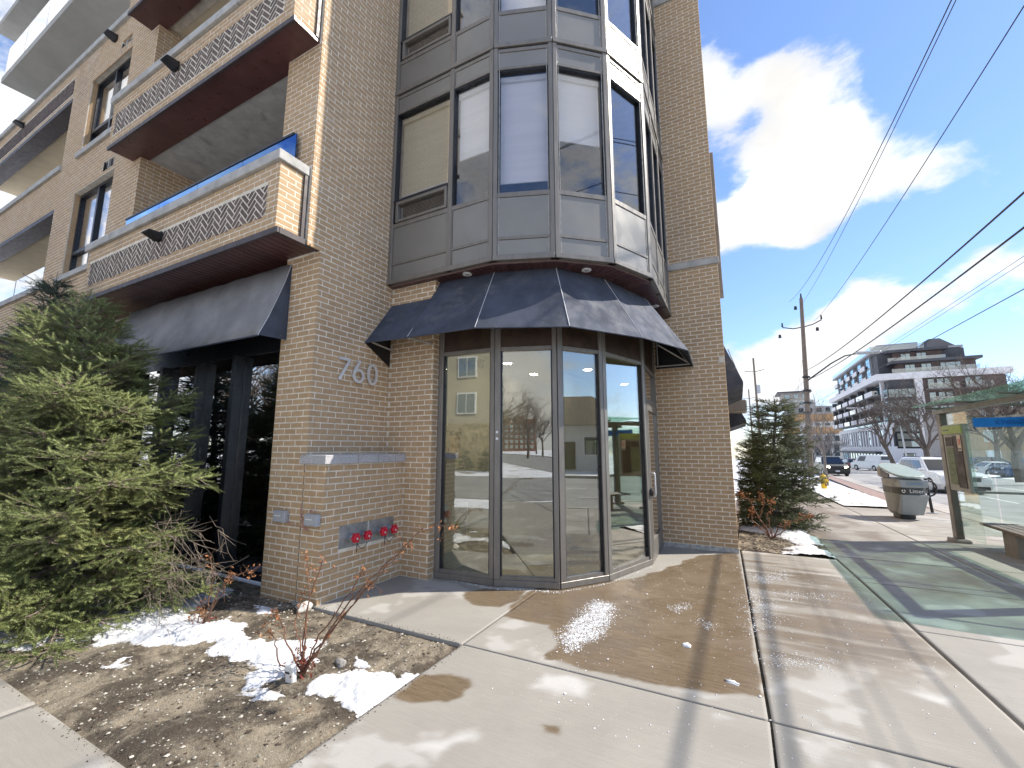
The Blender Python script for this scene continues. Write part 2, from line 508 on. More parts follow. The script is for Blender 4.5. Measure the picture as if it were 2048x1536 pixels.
pbr('shelter_metal', (0.165, 0.155, 0.135), 0.45, metal=0.35, var=0.1, scale=3)
pbr('ad_frame', (0.27, 0.275, 0.25), 0.5, metal=0.2, var=0.06)
pbr('sign_green', (0.30, 0.42, 0.08), 0.5, var=0.05)
pbr('sign_blue', (0.012, 0.24, 0.80), 0.5, var=0.04)
pbr('sign_blue_dark', (0.008, 0.07, 0.32), 0.5)
pbr('ad_dark', (0.035, 0.022, 0.018), 0.6, var=0.4, scale=3)
pbr('ad_green', (0.125, 0.165, 0.085), 0.6, var=0.2, scale=3, stretch=(1, 1, 6))
pbr('poster_red', (0.60, 0.05, 0.04), 0.6)
pbr('poster_white', (0.66, 0.60, 0.52), 0.7, var=0.05)
pbr('bench_wood', (0.20, 0.145, 0.12), 0.6, var=0.2, scale=5)
pbr('bench_block', (0.29, 0.27, 0.245), 0.8, var=0.1, scale=5)
pbr('tyre', (0.018, 0.018, 0.019), 0.85)
pbr('rim', (0.42, 0.43, 0.44), 0.35, metal=0.8)
for nm, cl in (('car_black', (0.014, 0.018, 0.018)), ('car_white', (0.72, 0.72, 0.70)), ('car_silver', (0.46, 0.47, 0.49)), ('car_blue', (0.012, 0.045, 0.13)),
               ('car_grey', (0.10, 0.10, 0.115)), ('car_dark', (0.03, 0.035, 0.045))):
    pbr(nm, cl, 0.22, metal=0.15, var=0.04, spec=0.6)
pbr('car_trim', (0.016, 0.016, 0.018), 0.55)
pbr('lens_white', (0.70, 0.71, 0.72), 0.15)
pbr('lens_red', (0.38, 0.012, 0.012), 0.25)
pbr('plate_white', (0.66, 0.68, 0.74), 0.5)
pbr('condo_white', (0.68, 0.66, 0.66), 0.8, var=0.05, scale=0.3)
pbr('condo_dark', (0.060, 0.062, 0.072), 0.6, var=0.15, scale=0.3)
pbr('condo_brick', (0.115, 0.080, 0.072), 0.85, var=0.2, scale=0.5)
pbr('condo_grey', (0.32, 0.32, 0.33), 0.7, var=0.06, scale=0.3)
pbr('condo_slab', (0.24, 0.235, 0.225), 0.85, var=0.1)
pbr('tan_brick', (0.40, 0.305, 0.19), 0.9, var=0.1, scale=1.2)
pbr('grey_brick', (0.33, 0.30, 0.27), 0.9, var=0.1, scale=1.2)
pbr('orange_clad', (0.46, 0.255, 0.10), 0.85, var=0.2, scale=0.25)
pbr('pale_clad', (0.55, 0.54, 0.52), 0.85, var=0.08, scale=0.2)
pbr('red_brick', (0.20, 0.105, 0.08), 0.9, var=0.12, scale=0.6)
pbr('beige_clad', (0.42, 0.385, 0.29), 0.9, var=0.06, scale=0.5)
pbr('field_stone', (0.36, 0.30, 0.19), 0.95, var=0.35, scale=4, bump=0.5, bscale=6)
pbr('roof_brown', (0.105, 0.078, 0.062), 0.95, var=0.2, scale=3)
pbr('siding_white', (0.60, 0.60, 0.58), 0.8, var=0.05)
pbr('lawn', (0.17, 0.14, 0.075), 0.95, var=0.3, scale=0.6, coords='World')
def roof_green():
    m = bpy.data.materials.new('green_acrylic'); m.use_nodes = True
    t = NT(m.node_tree); b = t.n['Principled BSDF']
    b.inputs['Base Color'].default_value = (0.38, 0.62, 0.51, 1); b.inputs['Roughness'].default_value = 0.25
    tr = t.node('ShaderNodeBsdfTransparent'); tr.inputs[0].default_value = (0.72, 0.88, 0.80, 1)
    mx = t.node('ShaderNodeMixShader'); mx.inputs[0].default_value = 0.45
    geo = t.node('ShaderNodeNewGeometry')
    t.link(t.ramp(t.noise(geo.outputs['Position'], 3, 4, 0.6), 0.3, 0.7, 0.12, 0.32), mx.inputs[0])
    t.link(tr.outputs[0], mx.inputs[1]); t.link(b.outputs[0], mx.inputs[2])
    t.link(mx.outputs[0], t.n['Material Output'].inputs[0])
    MATS['green_acrylic'] = m


roof_green()

# ------------------------------------------------------------------ mesh helpers
IDENT = Matrix.Identity(4)


class MB:
    """collects shapes; build() links them as one mesh object"""
    def __init__(self):
        self.v = []; self.f = []

    def add(self, vs, fs):
        o = len(self.v)
        self.v.extend([tuple(p) for p in vs]); self.f.extend([tuple(i + o for i in f) for f in fs])
        return self

    def box(self, x0, x1, y0, y1, z0, z1):
        return self.add([(x0, y0, z0), (x1, y0, z0), (x1, y1, z0), (x0, y1, z0), (x0, y0, z1), (x1, y0, z1), (x1, y1, z1), (x0, y1, z1)],
                        [(0, 3, 2, 1), (4, 5, 6, 7), (0, 1, 5, 4), (1, 2, 6, 5), (2, 3, 7, 6), (3, 0, 4, 7)])

    def obox(self, c, ux, uy, uz, a, b, d):
        """box by centre, three axes and half sizes"""
        c, ux, uy, uz = (np.array(k, float) for k in (c, ux, uy, uz))
        vs = [c + sx * a * ux + sy * b * uy + sz * d * uz for sz in (-1, 1) for sx, sy in ((-1, -1), (1, -1), (1, 1), (-1, 1))]
        return self.add(vs, [(0, 3, 2, 1), (4, 5, 6, 7), (0, 1, 5, 4), (1, 2, 6, 5), (2, 3, 7, 6), (3, 0, 4, 7)])

    def fbox(self, p0, p1, u0, u1, z0, z1, d0, d1):
        """box on a facet p0->p1 (plan): u along, z up, d outward (right-hand side of the run)"""
        p0 = np.array(p0, float); p1 = np.array(p1, float)
        e = (p1 - p0) / np.linalg.norm(p1 - p0); n = np.array([e[1], -e[0]])
        q = lambda u, d, z: (*(p0 + e * u + n * d), z)
        return self.add([q(u0, d1, z0), q(u1, d1, z0), q(u1, d0, z0), q(u0, d0, z0), q(u0, d1, z1), q(u1, d1, z1), q(u1, d0, z1), q(u0, d0, z1)],
                        [(0, 3, 2, 1), (4, 5, 6, 7), (0, 1, 5, 4), (1, 2, 6, 5), (2, 3, 7, 6), (3, 0, 4, 7)])

    def prism(self, poly, z0, z1):
        n = len(poly)
        self.add([(x, y, z0) for x, y in poly] + [(x, y, z1) for x, y in poly],
                 [tuple(range(n))[::-1], tuple(range(n, 2 * n))] + [(i, (i + 1) % n, n + (i + 1) % n, n + i) for i in range(n)])
        return self

    def slab(self, pts, off):
        """flat polygon pts given a thickness vector"""
        n = len(pts); off = np.array(off, float)
        self.add([tuple(p) for p in pts] + [tuple(np.array(p) + off) for p in pts],
                 [tuple(range(n)), tuple(range(n, 2 * n))[::-1]] + [(i, n + i, n + (i + 1) % n, (i + 1) % n) for i in range(n)])
        return self

    def tube(self, pts, rad, n=6, cap=True):
        pts = [np.array(p, float) for p in pts]
        if not hasattr(rad, '__len__'):
            rad = [rad] * len(pts)
        o = len(self.v); prev = None
        for i, p in enumerate(pts):
            t = pts[min(i + 1, len(pts) - 1)] - pts[max(i - 1, 0)]
            t = t / (np.linalg.norm(t) + 1e-9)
            if prev is None:
                a = np.cross(t, (0, 0, 1.0) if abs(t[2]) < 0.9 else (1.0, 0, 0))
            else:
                a = prev - t * (prev @ t)
            a = a / (np.linalg.norm(a) + 1e-9); prev = a; b = np.cross(t, a)
            for k in range(n):
                w = 2 * math.pi * k / n
                self.v.append(tuple(p + rad[i] * (a * math.cos(w) + b * math.sin(w))))
        for i in range(len(pts) - 1):
            for k in range(n):
                self.f.append((o + i * n + k, o + i * n + (k + 1) % n, o + (i + 1) * n + (k + 1) % n, o + (i + 1) * n + k))
        if cap:
            self.f.append(tuple(o + k for k in range(n))[::-1]); e = o + (len(pts) - 1) * n
            self.f.append(tuple(e + k for k in range(n)))
        return self

    def cyl(self, a, b, r, n=12, r2=None):
        return self.tube([a, b], [r, r if r2 is None else r2], n)

    def lathe(self, prof, cx, cy, n=16):
        o = len(self.v)
        for r, z in prof:
            for k in range(n):
                w = 2 * math.pi * k / n
                self.v.append((cx + r * math.cos(w), cy + r * math.sin(w), z))
        for i in range(len(prof) - 1):
            for k in range(n):
                self.f.append((o + i * n + k, o + i * n + (k + 1) % n, o + (i + 1) * n + (k + 1) % n, o + (i + 1) * n + k))
        self.f.append(tuple(o + k for k in range(n))[::-1]); e = o + (len(prof) - 1) * n
        self.f.append(tuple(e + k for k in range(n)))
        return self

    def build(self, name, mat, parent=None, smooth=False, bevel=0.0, seg=1):
        me = bpy.data.meshes.new(name)
        me.from_pydata(self.v, [], self.f)
        return finish(name, me, mat, parent, smooth, bevel, seg)


def mesh_np(name, verts, faces, mat, parent=None, smooth=False):
    """faces: array of tris or quads"""
    me = bpy.data.meshes.new(name)
    verts = np.ascontiguousarray(verts, np.float32); faces = np.ascontiguousarray(faces, np.int32)
    k = faces.shape[1]
    me.vertices.add(len(verts)); me.vertices.foreach_set('co', verts.ravel())
    me.loops.add(faces.size); me.loops.foreach_set('vertex_index', faces.ravel())
    me.polygons.add(len(faces)); me.polygons.foreach_set('loop_start', np.arange(0, faces.size, k, dtype=np.int32))
    me.polygons.foreach_set('loop_total', np.full(len(faces), k, np.int32))
    me.update(calc_edges=True)
    return finish(name, me, mat, parent, smooth)


def finish(name, me, mat, parent=None, smooth=False, bevel=0.0, seg=1):
    o = bpy.data.objects.new(name, me)
    col.objects.link(o)
    if mat:
        me.materials.append(MATS[mat] if isinstance(mat, str) else mat)
    me.polygons.foreach_set('use_smooth', np.full(len(me.polygons), bool(smooth)))
    if bevel:
        md = o.modifiers.new('bevel', 'BEVEL'); md.width = bevel; md.segments = seg; md.limit_method = 'ANGLE'; md.angle_limit = R(40)
    if parent is not None:
        attach(o, parent)
    return o


def world_of(o):
    m = Matrix.Translation(o.location) @ o.rotation_euler.to_matrix().to_4x4() if o.parent is None else world_of(o.parent) @ o.matrix_parent_inverse @ Matrix.Translation(o.location)
    return m


def attach(o, parent, local=False):
    """parent a mesh whose coordinates are world coordinates (or local ones)"""
    o.parent = parent
    a = parent
    while a is not None:
        if a.get('_local'):
            local = True
        a = a.parent
    if not local:
        o.matrix_parent_inverse = world_of(parent).inverted()


def thing(name, label, cat, loc=(0, 0, 0), rz=0.0, group=None, local=False):
    o = bpy.data.objects.new(name, None)
    o.empty_display_size = 0.2
    col.objects.link(o)
    o.location = loc; o.rotation_euler = (0, 0, rz)
    o['label'] = label; o['category'] = cat
    if group:
        o['group'] = group
    if local:
        o['_local'] = 1
    return o


def tag(o, label, cat, group=None, kind=None):
    o['label'] = label; o['category'] = cat
    if group:
        o['group'] = group
    if kind:
        o['kind'] = kind
    return o


def struct(o):
    o['kind'] = 'structure'
    return o


def dup(o, parent=None, **kw):
    c = o.copy(); col.objects.link(c)
    if parent is not None:
        c.parent = parent
    for k, v in kw.items():
        setattr(c, k, v)
    return c


def text_mesh(txt, size=1.0, extrude=0.0):
    cu = bpy.data.curves.new('lettering', 'FONT')
    cu.body = txt; cu.size = size; cu.extrude = extrude; cu.resolution_u = 3
    cu.align_x = 'CENTER'; cu.align_y = 'CENTER'
    o = bpy.data.objects.new('lettering', cu); col.objects.link(o)
    dg = bpy.context.evaluated_depsgraph_get()
    me = bpy.data.meshes.new_from_object(o.evaluated_get(dg))
    bpy.data.objects.remove(o)
    return me


def text_on(txt, size, origin, ux, uz, mat, parent, name='lettering', extrude=0.001, sx=1.0):
    """lettering centred at origin; ux reading direction, uz up"""
    me = text_mesh(txt, size, extrude)
    ux = np.array(ux, float); uz = np.array(uz, float); n = np.cross(ux, uz); og = np.array(origin, float)
    co = np.zeros(len(me.vertices) * 3, np.float32); me.vertices.foreach_get('co', co); co = co.reshape(-1, 3)
    w = og + co[:, :1] * sx * ux + co[:, 1:2] * uz + co[:, 2:3] * n
    me.vertices.foreach_set('co', w.astype(np.float32).ravel()); me.materials.clear()
    return finish(name, me, mat, parent)


def grid(name, quad, nu, nv, mat, zfun=None, parent=None, attrs=None, drop=None, smooth=True, skirt=0.0):
    """quad patch (plan corners, ccw) as a grid; z from zfun(x, y)"""
    a, b, c, d = (np.array(p, float)[:2] for p in quad)
    u, v = np.meshgrid(np.linspace(0, 1, nu + 1), np.linspace(0, 1, nv + 1))
    P = (1 - u)[..., None] * (1 - v)[..., None] * a + u[..., None] * (1 - v)[..., None] * b + u[..., None] * v[..., None] * c + (1 - u)[..., None] * v[..., None] * d
    X, Y = P[..., 0].ravel(), P[..., 1].ravel()
    Z = zfun(X, Y) if zfun else np.zeros_like(X)
    idx = np.arange((nu + 1) * (nv + 1)).reshape(nv + 1, nu + 1)
    F = np.stack([idx[:-1, :-1], idx[:-1, 1:], idx[1:, 1:], idx[1:, :-1]], -1).reshape(-1, 4)
    if drop is not None:
        k = drop(X, Y)
        F = F[k[F].all(1)] if True else F
    V = np.stack([X, Y, Z], 1)
    if skirt:
        rim = np.concatenate([idx[0, :-1], idx[:-1, -1], idx[-1, :0:-1], idx[:0:-1, 0]])
        o = len(V); lo = V[rim].copy(); lo[:, 2] -= skirt
        V = np.concatenate([V, lo]); n = len(rim); k = np.arange(n)
        F = np.concatenate([F, np.stack([rim[k], o + k, o + (k + 1) % n, rim[(k + 1) % n]], 1)])
    ob = mesh_np(name, V, F, mat, parent, smooth)
    if attrs:
        for an, fn in attrs.items():
            at = ob.data.attributes.new(an, 'FLOAT', 'POINT')
            at.data.foreach_set('value', fn(V[:, 0], V[:, 1]).astype(np.float32))
    return ob


def gzv(y):
    return -SLOPE * np.maximum(0.0, np.asarray(y, float) - Y_FLAT)

# ------------------------------------------------------------------ masks on the pavement (wet, chalky, salty areas)
G = lambda pts: [tuple(on_ground(*p)[:2]) for p in pts]
WET = [G([(925, 1185), (985, 1178), (1062, 1178), (1045, 1200), (1000, 1215), (940, 1210), (920, 1198)]),
       G([(1000, 1232), (1068, 1180), (1120, 1172), (1290, 1152), (1355, 1128), (1400, 1112), (1475, 1106), (1500, 1200), (1528, 1387), (1430, 1390), (1340, 1378), (1290, 1362), (1180, 1338), (1083, 1322), (1085, 1310), (1108, 1295), (1105, 1265), (1095, 1250)]),
       G([(785, 1398), (812, 1370), (850, 1350), (900, 1352), (945, 1360), (955, 1375), (935, 1392), (880, 1402), (820, 1404)]),
       G([(1080, 1452), (1118, 1455), (1116, 1470), (1090, 1472)])]
WET_SOFT = [G([(1488, 1112), (1560, 1115), (1650, 1132), (1720, 1175), (1800, 1240), (1900, 1330), (1800, 1342), (1640, 1330), (1545, 1335), (1500, 1200)])]
WET_WALK = [G([(1600, 1010), (1640, 1010), (1800, 1085), (1980, 1130), (2048, 1150), (2048, 1215), (1900, 1195), (1780, 1190), (1690, 1130), (1610, 1060)]),
            G([(1890, 1170), (2048, 1165), (2048, 1215), (1960, 1205), (1880, 1195)])]
CHALK = [G([(790, 1495), (830, 1480), (880, 1470), (920, 1455), (960, 1470), (970, 1490), (900, 1500), (880, 1530), (820, 1525)]),
         G([(1050, 1380), (1080, 1345), (1150, 1350), (1190, 1365), (1170, 1390), (1110, 1395)]),
         G([(1770, 1365), (1850, 1375), (1920, 1400), (1890, 1415), (1830, 1395)]),
         G([(640, 1500), (690, 1490), (700, 1510), (650, 1525)]),
         G([(1560, 1460), (1620, 1470), (1650, 1495), (1590, 1490)]),
         G([(1330, 1380), (1400, 1385), (1480, 1392), (1400, 1398)])]


def warp(x, y, k=0.12, f=3.0):
    return x + k * (fbm(x * f, y * f, 3) - 0.5) * 2, y + k * (fbm(x * f + 31, y * f + 7, 5) - 0.5) * 2


def wet_mask(x, y):
    wx, wy = warp(x, y, 0.07, 4.5)
    m = np.zeros_like(x)
    for p in WET:
        m = np.maximum(m, sstep(-0.012, 0.022, poly_sd(wx, wy, p)))
    for p in WET_SOFT:
        n = fbm(x * 1.3, y * 9.0, 11, 4)
        m = np.maximum(m, sstep(-0.35, 0.25, poly_sd(wx, wy, p)) * (0.25 + 0.62 * sstep(0.3, 0.62, n)))
    return m


def wet_walk(x, y):
    wx, wy = warp(x, y, 0.2, 2.0)
    m = np.zeros_like(x)
    n = fbm(x * 2.2, y * 1.4, 19, 5)
    for p in WET_WALK:
        m = np.maximum(m, sstep(-0.15, 0.2, poly_sd(wx, wy, p)) * (0.15 + 0.75 * sstep(0.38, 0.62, n)))
    far = sstep(9, 14, y) * sstep(0.40, 0.60, fbm(x * 1.1, y * 0.6, 23, 4)) * 0.6
    return np.maximum(m, far)


def chalk_mask(x, y):
    wx, wy = warp(x, y, 0.10, 5.0)
    m = np.zeros_like(x)
    for p in CHALK:
        m = np.maximum(m, sstep(-0.03, 0.09, poly_sd(wx, wy, p)) * 0.55)
    m = np.maximum(m, sstep(0.64, 0.72, fbm(x * 2.1, y * 2.1, 41, 4)) * 0.30)
    return m

# ------------------------------------------------------------------ the ground and the streets
def far_ground(x, y):
    z = gzv(y) - 0.12
    bank = sstep(19, 26, x - 0.05 * np.maximum(0, y - 20)) * 1.0
    return z + bank * sstep(30, 60, y)


ys = [-260, -60, -30, -12, 0, 7]
ground = grid('ground', [(-400, -400), (500, -400), (500, 700), (-400, 700)], 90, 110, 'snow_lawn', far_ground)
struct(ground)


def curb_x(y):
    return 4.95 + 0.012 * max(0, y) + 0.055 * max(0.0, y - 18)


def strip(name, xl, xr, y0, y1, mat, dz, step=2.0, thick=0.0, parent=None):
    """ribbon along the street between xl(y) and xr(y)"""
    mb = MB(); n = max(1, int(math.ceil((y1 - y0) / step))); vs = []; fs = []
    for i in range(n + 1):
        y = y0 + (y1 - y0) * i / n
        for x in (xl(y), xr(y)):
            vs.append((x, y, gz(y) + dz))
    for i in range(n):
        fs.append((2 * i, 2 * i + 1, 2 * i + 3, 2 * i + 2))
    mb.add(vs, fs)
    if thick:
        o = len(vs)
        mb.add([(x, y, z - thick) for x, y, z in vs], [])
        for i in range(n):
            mb.f.append((2 * i, 2 * i + 2, o + 2 * i + 2, o + 2 * i)); mb.f.append((2 * i + 1, o + 2 * i + 1, o + 2 * i + 3, 2 * i + 3))
        mb.f.append((0, o, o + 1, 1))
    return mb.build(name, mat, parent)


ROAD_W = 13.5
road = struct(strip('road', lambda y: curb_x(y), lambda y: curb_x(y) + ROAD_W, -200, 420, 'asphalt', -0.10, 6))
side_road = struct(MB().box(-150, 4.9, -15.5, -4.2, -0.13, -0.10).build('side_road', 'asphalt'))
kerb = struct(strip('kerb', lambda y: curb_x(y) - 0.16, lambda y: curb_x(y), -4.0, 300, 'kerb_concrete', 0.012, 3, 0.16))
far_kerb = struct(strip('kerb', lambda y: curb_x(y) + ROAD_W, lambda y: curb_x(y) + ROAD_W + 0.16, -200, 300, 'kerb_concrete', 0.03, 4, 0.16))
# lane lines: dashes between the lanes, the pale stop of the bus bay, an edge seam
for k, (off, dash) in enumerate(((3.4, True), (6.7, False), (6.95, False), (10.1, True))):
    mb = MB(); y = -40.0
    while y < 170:
        L = 3.0 if dash else 12.0
        q = [(curb_x(yy) + off + dx, yy, gz(yy) - 0.092) for yy, dx in ((y, 0), (y, 0.11), (y + L, 0.11), (y + L, 0))]
        mb.add(q, [(0, 1, 2, 3)])
        y += 9.0 if dash else 12.0
    struct(mb.build('lane_marking', 'road_paint', road))
struct(strip('gutter', lambda y: curb_x(y), lambda y: curb_x(y) + 0.9, -4, 60, 'kerb_concrete', -0.094, 3))
# brick-red verge by the kerb, boulevard with snow
struct(strip('verge', lambda y: curb_x(y) - 0.85, lambda y: curb_x(y) - 0.17, 17.2, 120, 'brick_verge', -0.004, 3))
def blvd_z(x, y):
    return gzv(y) + 0.012 + 0.05 * fbm(x * 0.9, y * 0.9, 8) + 0.015 * fbm(x * 6, y * 6, 9)
blvd = struct(grid('boulevard', [(2.76, 17.0), (4.25, 17.0), (6.1, 60), (2.76, 60)], 40, 400, 'snow_lawn', blvd_z))
struct(grid('boulevard', [(2.76, 60), (6.1, 60), (12.5, 200), (2.76, 200)], 20, 100, 'snow_lawn', blvd_z))

# pavement: base under the joints, then every slab a piece of its own
pavement = struct(MB().box(-2.16, 1.28, -3.0, 8.2, -0.12, -0.03).box(-4.4, -2.161, 3.203, 5.1, -0.12, -0.03).build('pavement', 'joint_dark'))
flat = lambda x, y: np.zeros_like(x)


def slab(quad, res, mat='concrete', zf=flat, wet=wet_mask, parent=None):
    q = [np.array(p, float) for p in quad]
    nu = max(2, int(np.linalg.norm(q[1] - q[0]) / res)); nv = max(2, int(np.linalg.norm(q[3] - q[0]) / res))
    return grid('slab', quad, nu, nv, mat, zf, parent, {'wet': wet, 'chalk': chalk_mask}, skirt=0.045)


xr = lambda y: 1.255 + (5.6 - y) * 0.048 if y > 3.2 else 1.37
slab([(-4.3, 3.205), (-2.148, 3.205), (-2.148, 5.05), (-4.3, 5.05)], 0.022, parent=pavement)
slab([(-2.136, 3.212), (-0.008 + 0.05, 3.212), (-0.105, 8.0), (-2.136, 8.0)], 0.022, parent=pavement)
slab([(0.062, 3.212), (xr(3.3) - 0.004, 3.212), (xr(8.0) - 0.004, 8.0), (-0.082, 8.0)], 0.022, parent=pavement)
slab([(-2.14, 1.262), (0.050, 1.262), (0.048, 3.196), (-2.14, 3.196)], 0.02, parent=pavement)
slab([(0.066, 1.262), (1.35, 1.262), (1.35, 3.194), (0.062, 3.194)], 0.02, parent=pavement)
slab([(-2.14, -3.0), (0.05, -3.0), (0.05, 1.25), (-2.14, 1.25)], 0.06, parent=pavement)
slab([(0.066, -3.0), (1.35, -3.0), (1.35, 1.25), (0.066, 1.25)], 0.06, parent=pavement)
# front sidewalk (bottom left) and public sidewalk along the street
front_walk = struct(MB().box(-60, -2.15, -1.4, 1.255, -0.12, -0.03).build('sidewalk', 'joint_dark'))
xx = -2.155
for k in range(10):
    slab([(xx - 1.9, -1.4), (xx - 0.012, -1.4), (xx - 0.012, 1.258), (xx - 1.9, 1.258)], 0.05, parent=front_walk)
    xx -= 1.912
walk = struct(strip('sidewalk', lambda y: 1.0, lambda y: 4.85, -4, 90, 'joint_dark', -0.034, 3))
yy = -4.0; k = 0
while yy < 60:
    L = 1.55
    res = 0.03 if yy < 12 else 0.09
    xl = lambda y: (1.275 + (5.6 - y) * 0.048 + 0.002) if 3.2 < y < 8 else (1.39 if y <= 3.2 else 1.16)
    slab([(max(1.14, xl(yy + .01)), yy), (2.735, yy), (2.735, yy + L - 0.012), (max(1.14, xl(yy + L)), yy + L - 0.012)], res, 'sidewalk_concrete', lambda x, y: gzv(y), wet_walk, walk)
    if yy < 16.2:
        xo = curb_x(yy) - 0.17
        slab([(2.75, yy), (xo, yy), (xo, yy + L - 0.012), (2.75, yy + L - 0.012)], 0.05, 'sidewalk_concrete', lambda x, y: gzv(y), lambda x, y: wet_walk(x, y) * 0.4, walk)
    yy += L

# garden beds
def soil_z(x, y):
    edge = np.minimum(np.minimum(y - 1.27, 3.24 - y) / 0.12, (-2.155 - x) / 0.12)
    m = sstep(0, 1, edge)
    return -0.035 + m * (0.018 + 0.045 * (fbm(x * 1.6, y * 1.6, 51) - 0.3)) + (0.022 * (fbm(x * 12, y * 12, 52) - 0.5) + 0.012 * (fbm(x * 45, y * 45, 53, 2) - 0.5)) * np.clip(m + 0.4, 0, 1)


bed = struct(grid('garden_soil', [(-8.6, 1.27), (-2.152, 1.27), (-2.152, 3.45), (-8.6, 3.45)], 430, 146, 'soil', soil_z))
struct(grid('garden_soil', [(-40, 1.27), (-8.6, 1.27), (-8.6, 3.45), (-40, 3.45)], 160, 20, 'soil', soil_z))
def bed2_z(x, y):
    return gzv(y) + 0.005 + 0.05 * (fbm(x * 2, y * 2, 61) - 0.3) + 0.025 * (fbm(x * 14, y * 14, 62) - 0.5)
bed2 = struct(grid('garden_soil', [(-0.12, 8.01), (1.155, 8.01), (1.155, 24), (-0.12, 24)], 60, 500, 'soil', bed2_z))

SNOW = [G([(-40, 1235), (0, 1240), (60, 1258), (120, 1215), (150, 1180), (215, 1185), (290, 1205), (370, 1222), (470, 1248), (500, 1275), (620, 1285), (640, 1305), (605, 1330), (560, 1330), (480, 1322), (425, 1312), (415, 1285), (330, 1285), (230, 1288), (150, 1280), (70, 1290), (0, 1302), (-40, 1310)]),
        G([(618, 1365), (660, 1340), (720, 1348), (790, 1345), (866, 1322), (838, 1352), (802, 1380), (768, 1408), (735, 1424), (690, 1416), (650, 1402), (628, 1385)]),
        G([(395, 1158), (468, 1162), (455, 1190), (385, 1218), (330, 1230), (290, 1205), (345, 1180)]),
        G([(228, 1326), (250, 1314), (285, 1316), (270, 1328)]),
        G([(480, 1345), (560, 1322), (600, 1340), (560, 1362), (500, 1375)]),
        G([(680, 1330), (700, 1312), (728, 1322), (715, 1338)]),
        G([(500, 1385), (530, 1378), (545, 1392), (515, 1398)]),
        G([(520, 1205), (560, 1210), (550, 1225), (520, 1220)]),
        G([(0, 1120), (110, 1150), (120, 1190), (0, 1215)])]


def snow_field(x, y):
    wx, wy = warp(x, y, 0.16, 4.0)
    wx, wy = warp(wx, wy, 0.06, 15.0)
    wx, wy = warp(wx, wy, 0.022, 55.0)
    s = np.full(x.shape, -1.0)
    for p in SNOW:
        s = np.maximum(s, poly_sd(wx, wy, p))
    return s + 0.03


def snow_z(x, y):
    s = snow_field(x, y)
    return soil_z(x, y) + np.where(s > 0, np.minimum(0.05, 0.003 + 0.19 * np.abs(s)) + 0.010 * (fbm(x * 7, y * 7, 71) - 0.5) + 0.005 * (fbm(x * 30, y * 30, 72, 3) - 0.5), -0.012 + 0.4 * np.clip(s, -0.2, 0)) - 0.006


snow = grid('snow', [(-8.6, 1.28), (-2.05, 1.28), (-2.05, 3.2), (-8.6, 3.2)], 640, 190, 'snow', snow_z, drop=lambda x, y: snow_field(x, y) > -0.02, attrs={'rim': lambda x, y: 1 - sstep(0.0, 0.045, snow_field(x, y))})
tag(snow, 'patches of melting white snow lying on the brown garden soil', 'snow', kind='stuff')
SNOW2 = [G([(1478, 1040), (1530, 1052), (1580, 1066), (1640, 1100), (1672, 1125), (1610, 1122), (1560, 1108), (1590, 1095), (1570, 1080), (1520, 1070), (1478, 1062)]), [(0.6, 9.2), (1.1, 9.2), (1.1, 14), (0.9, 14)], [(0.0, 11.5), (0.5, 11.5), (0.6, 20), (0.0, 20)]]
def snow2_f(x, y):
    wx, wy = warp(x, y, 0.2, 3.5); wx, wy = warp(wx, wy, 0.07, 14.0)
    s = np.full(x.shape, -1.0)
    for p in SNOW2:
        s = np.maximum(s, poly_sd(wx, wy, p))
    return s
snow2 = grid('snow', [(-0.11, 8.02), (1.15, 8.02), (1.15, 20), (-0.11, 20)], 90, 600, 'snow',
             lambda x, y: bed2_z(x, y) * 1.0 + np.where(snow2_f(x, y) > 0, np.minimum(0.05, 0.008 + 0.25 * np.abs(snow2_f(x, y))), -0.03), drop=lambda x, y: snow2_f(x, y) > -0.03, attrs={'rim': lambda x, y: 1 - sstep(0.0, 0.06, snow2_f(x, y))})
tag(snow2, 'thin snow on the narrow planting strip beside the sidewalk', 'snow', kind='stuff')


def scatter(name, pts, sizes, mat, parent=None, flatten=0.6):
    """many tiny irregular octahedra as one mesh"""
    base = np.array([(1, 0, 0), (-1, 0, 0), (0, 1, 0), (0, -1, 0), (0, 0, 1), (0, 0, -1)], float)
    tri = np.array([(0, 2, 4), (2, 1, 4), (1, 3, 4), (3, 0, 4), (2, 0, 5), (1, 2, 5), (3, 1, 5), (0, 3, 5)])
    n = len(pts); a = rng.uniform(0, 6.28, n); c, s = np.cos(a), np.sin(a)
    b = base[None] * rng.uniform(0.55, 1.2, (n, 6, 1)) * np.asarray(sizes)[:, None, None]
    b[..., 2] *= flatten
    x = b[..., 0] * c[:, None] - b[..., 1] * s[:, None]; y = b[..., 0] * s[:, None] + b[..., 1] * c[:, None]
    V = np.stack([x, y, b[..., 2]], -1) + np.asarray(pts)[:, None, :]
    F = (tri[None] + 6 * np.arange(n)[:, None, None]).reshape(-1, 3)
    return mesh_np(name, V.reshape(-1, 3), F, mat, parent)


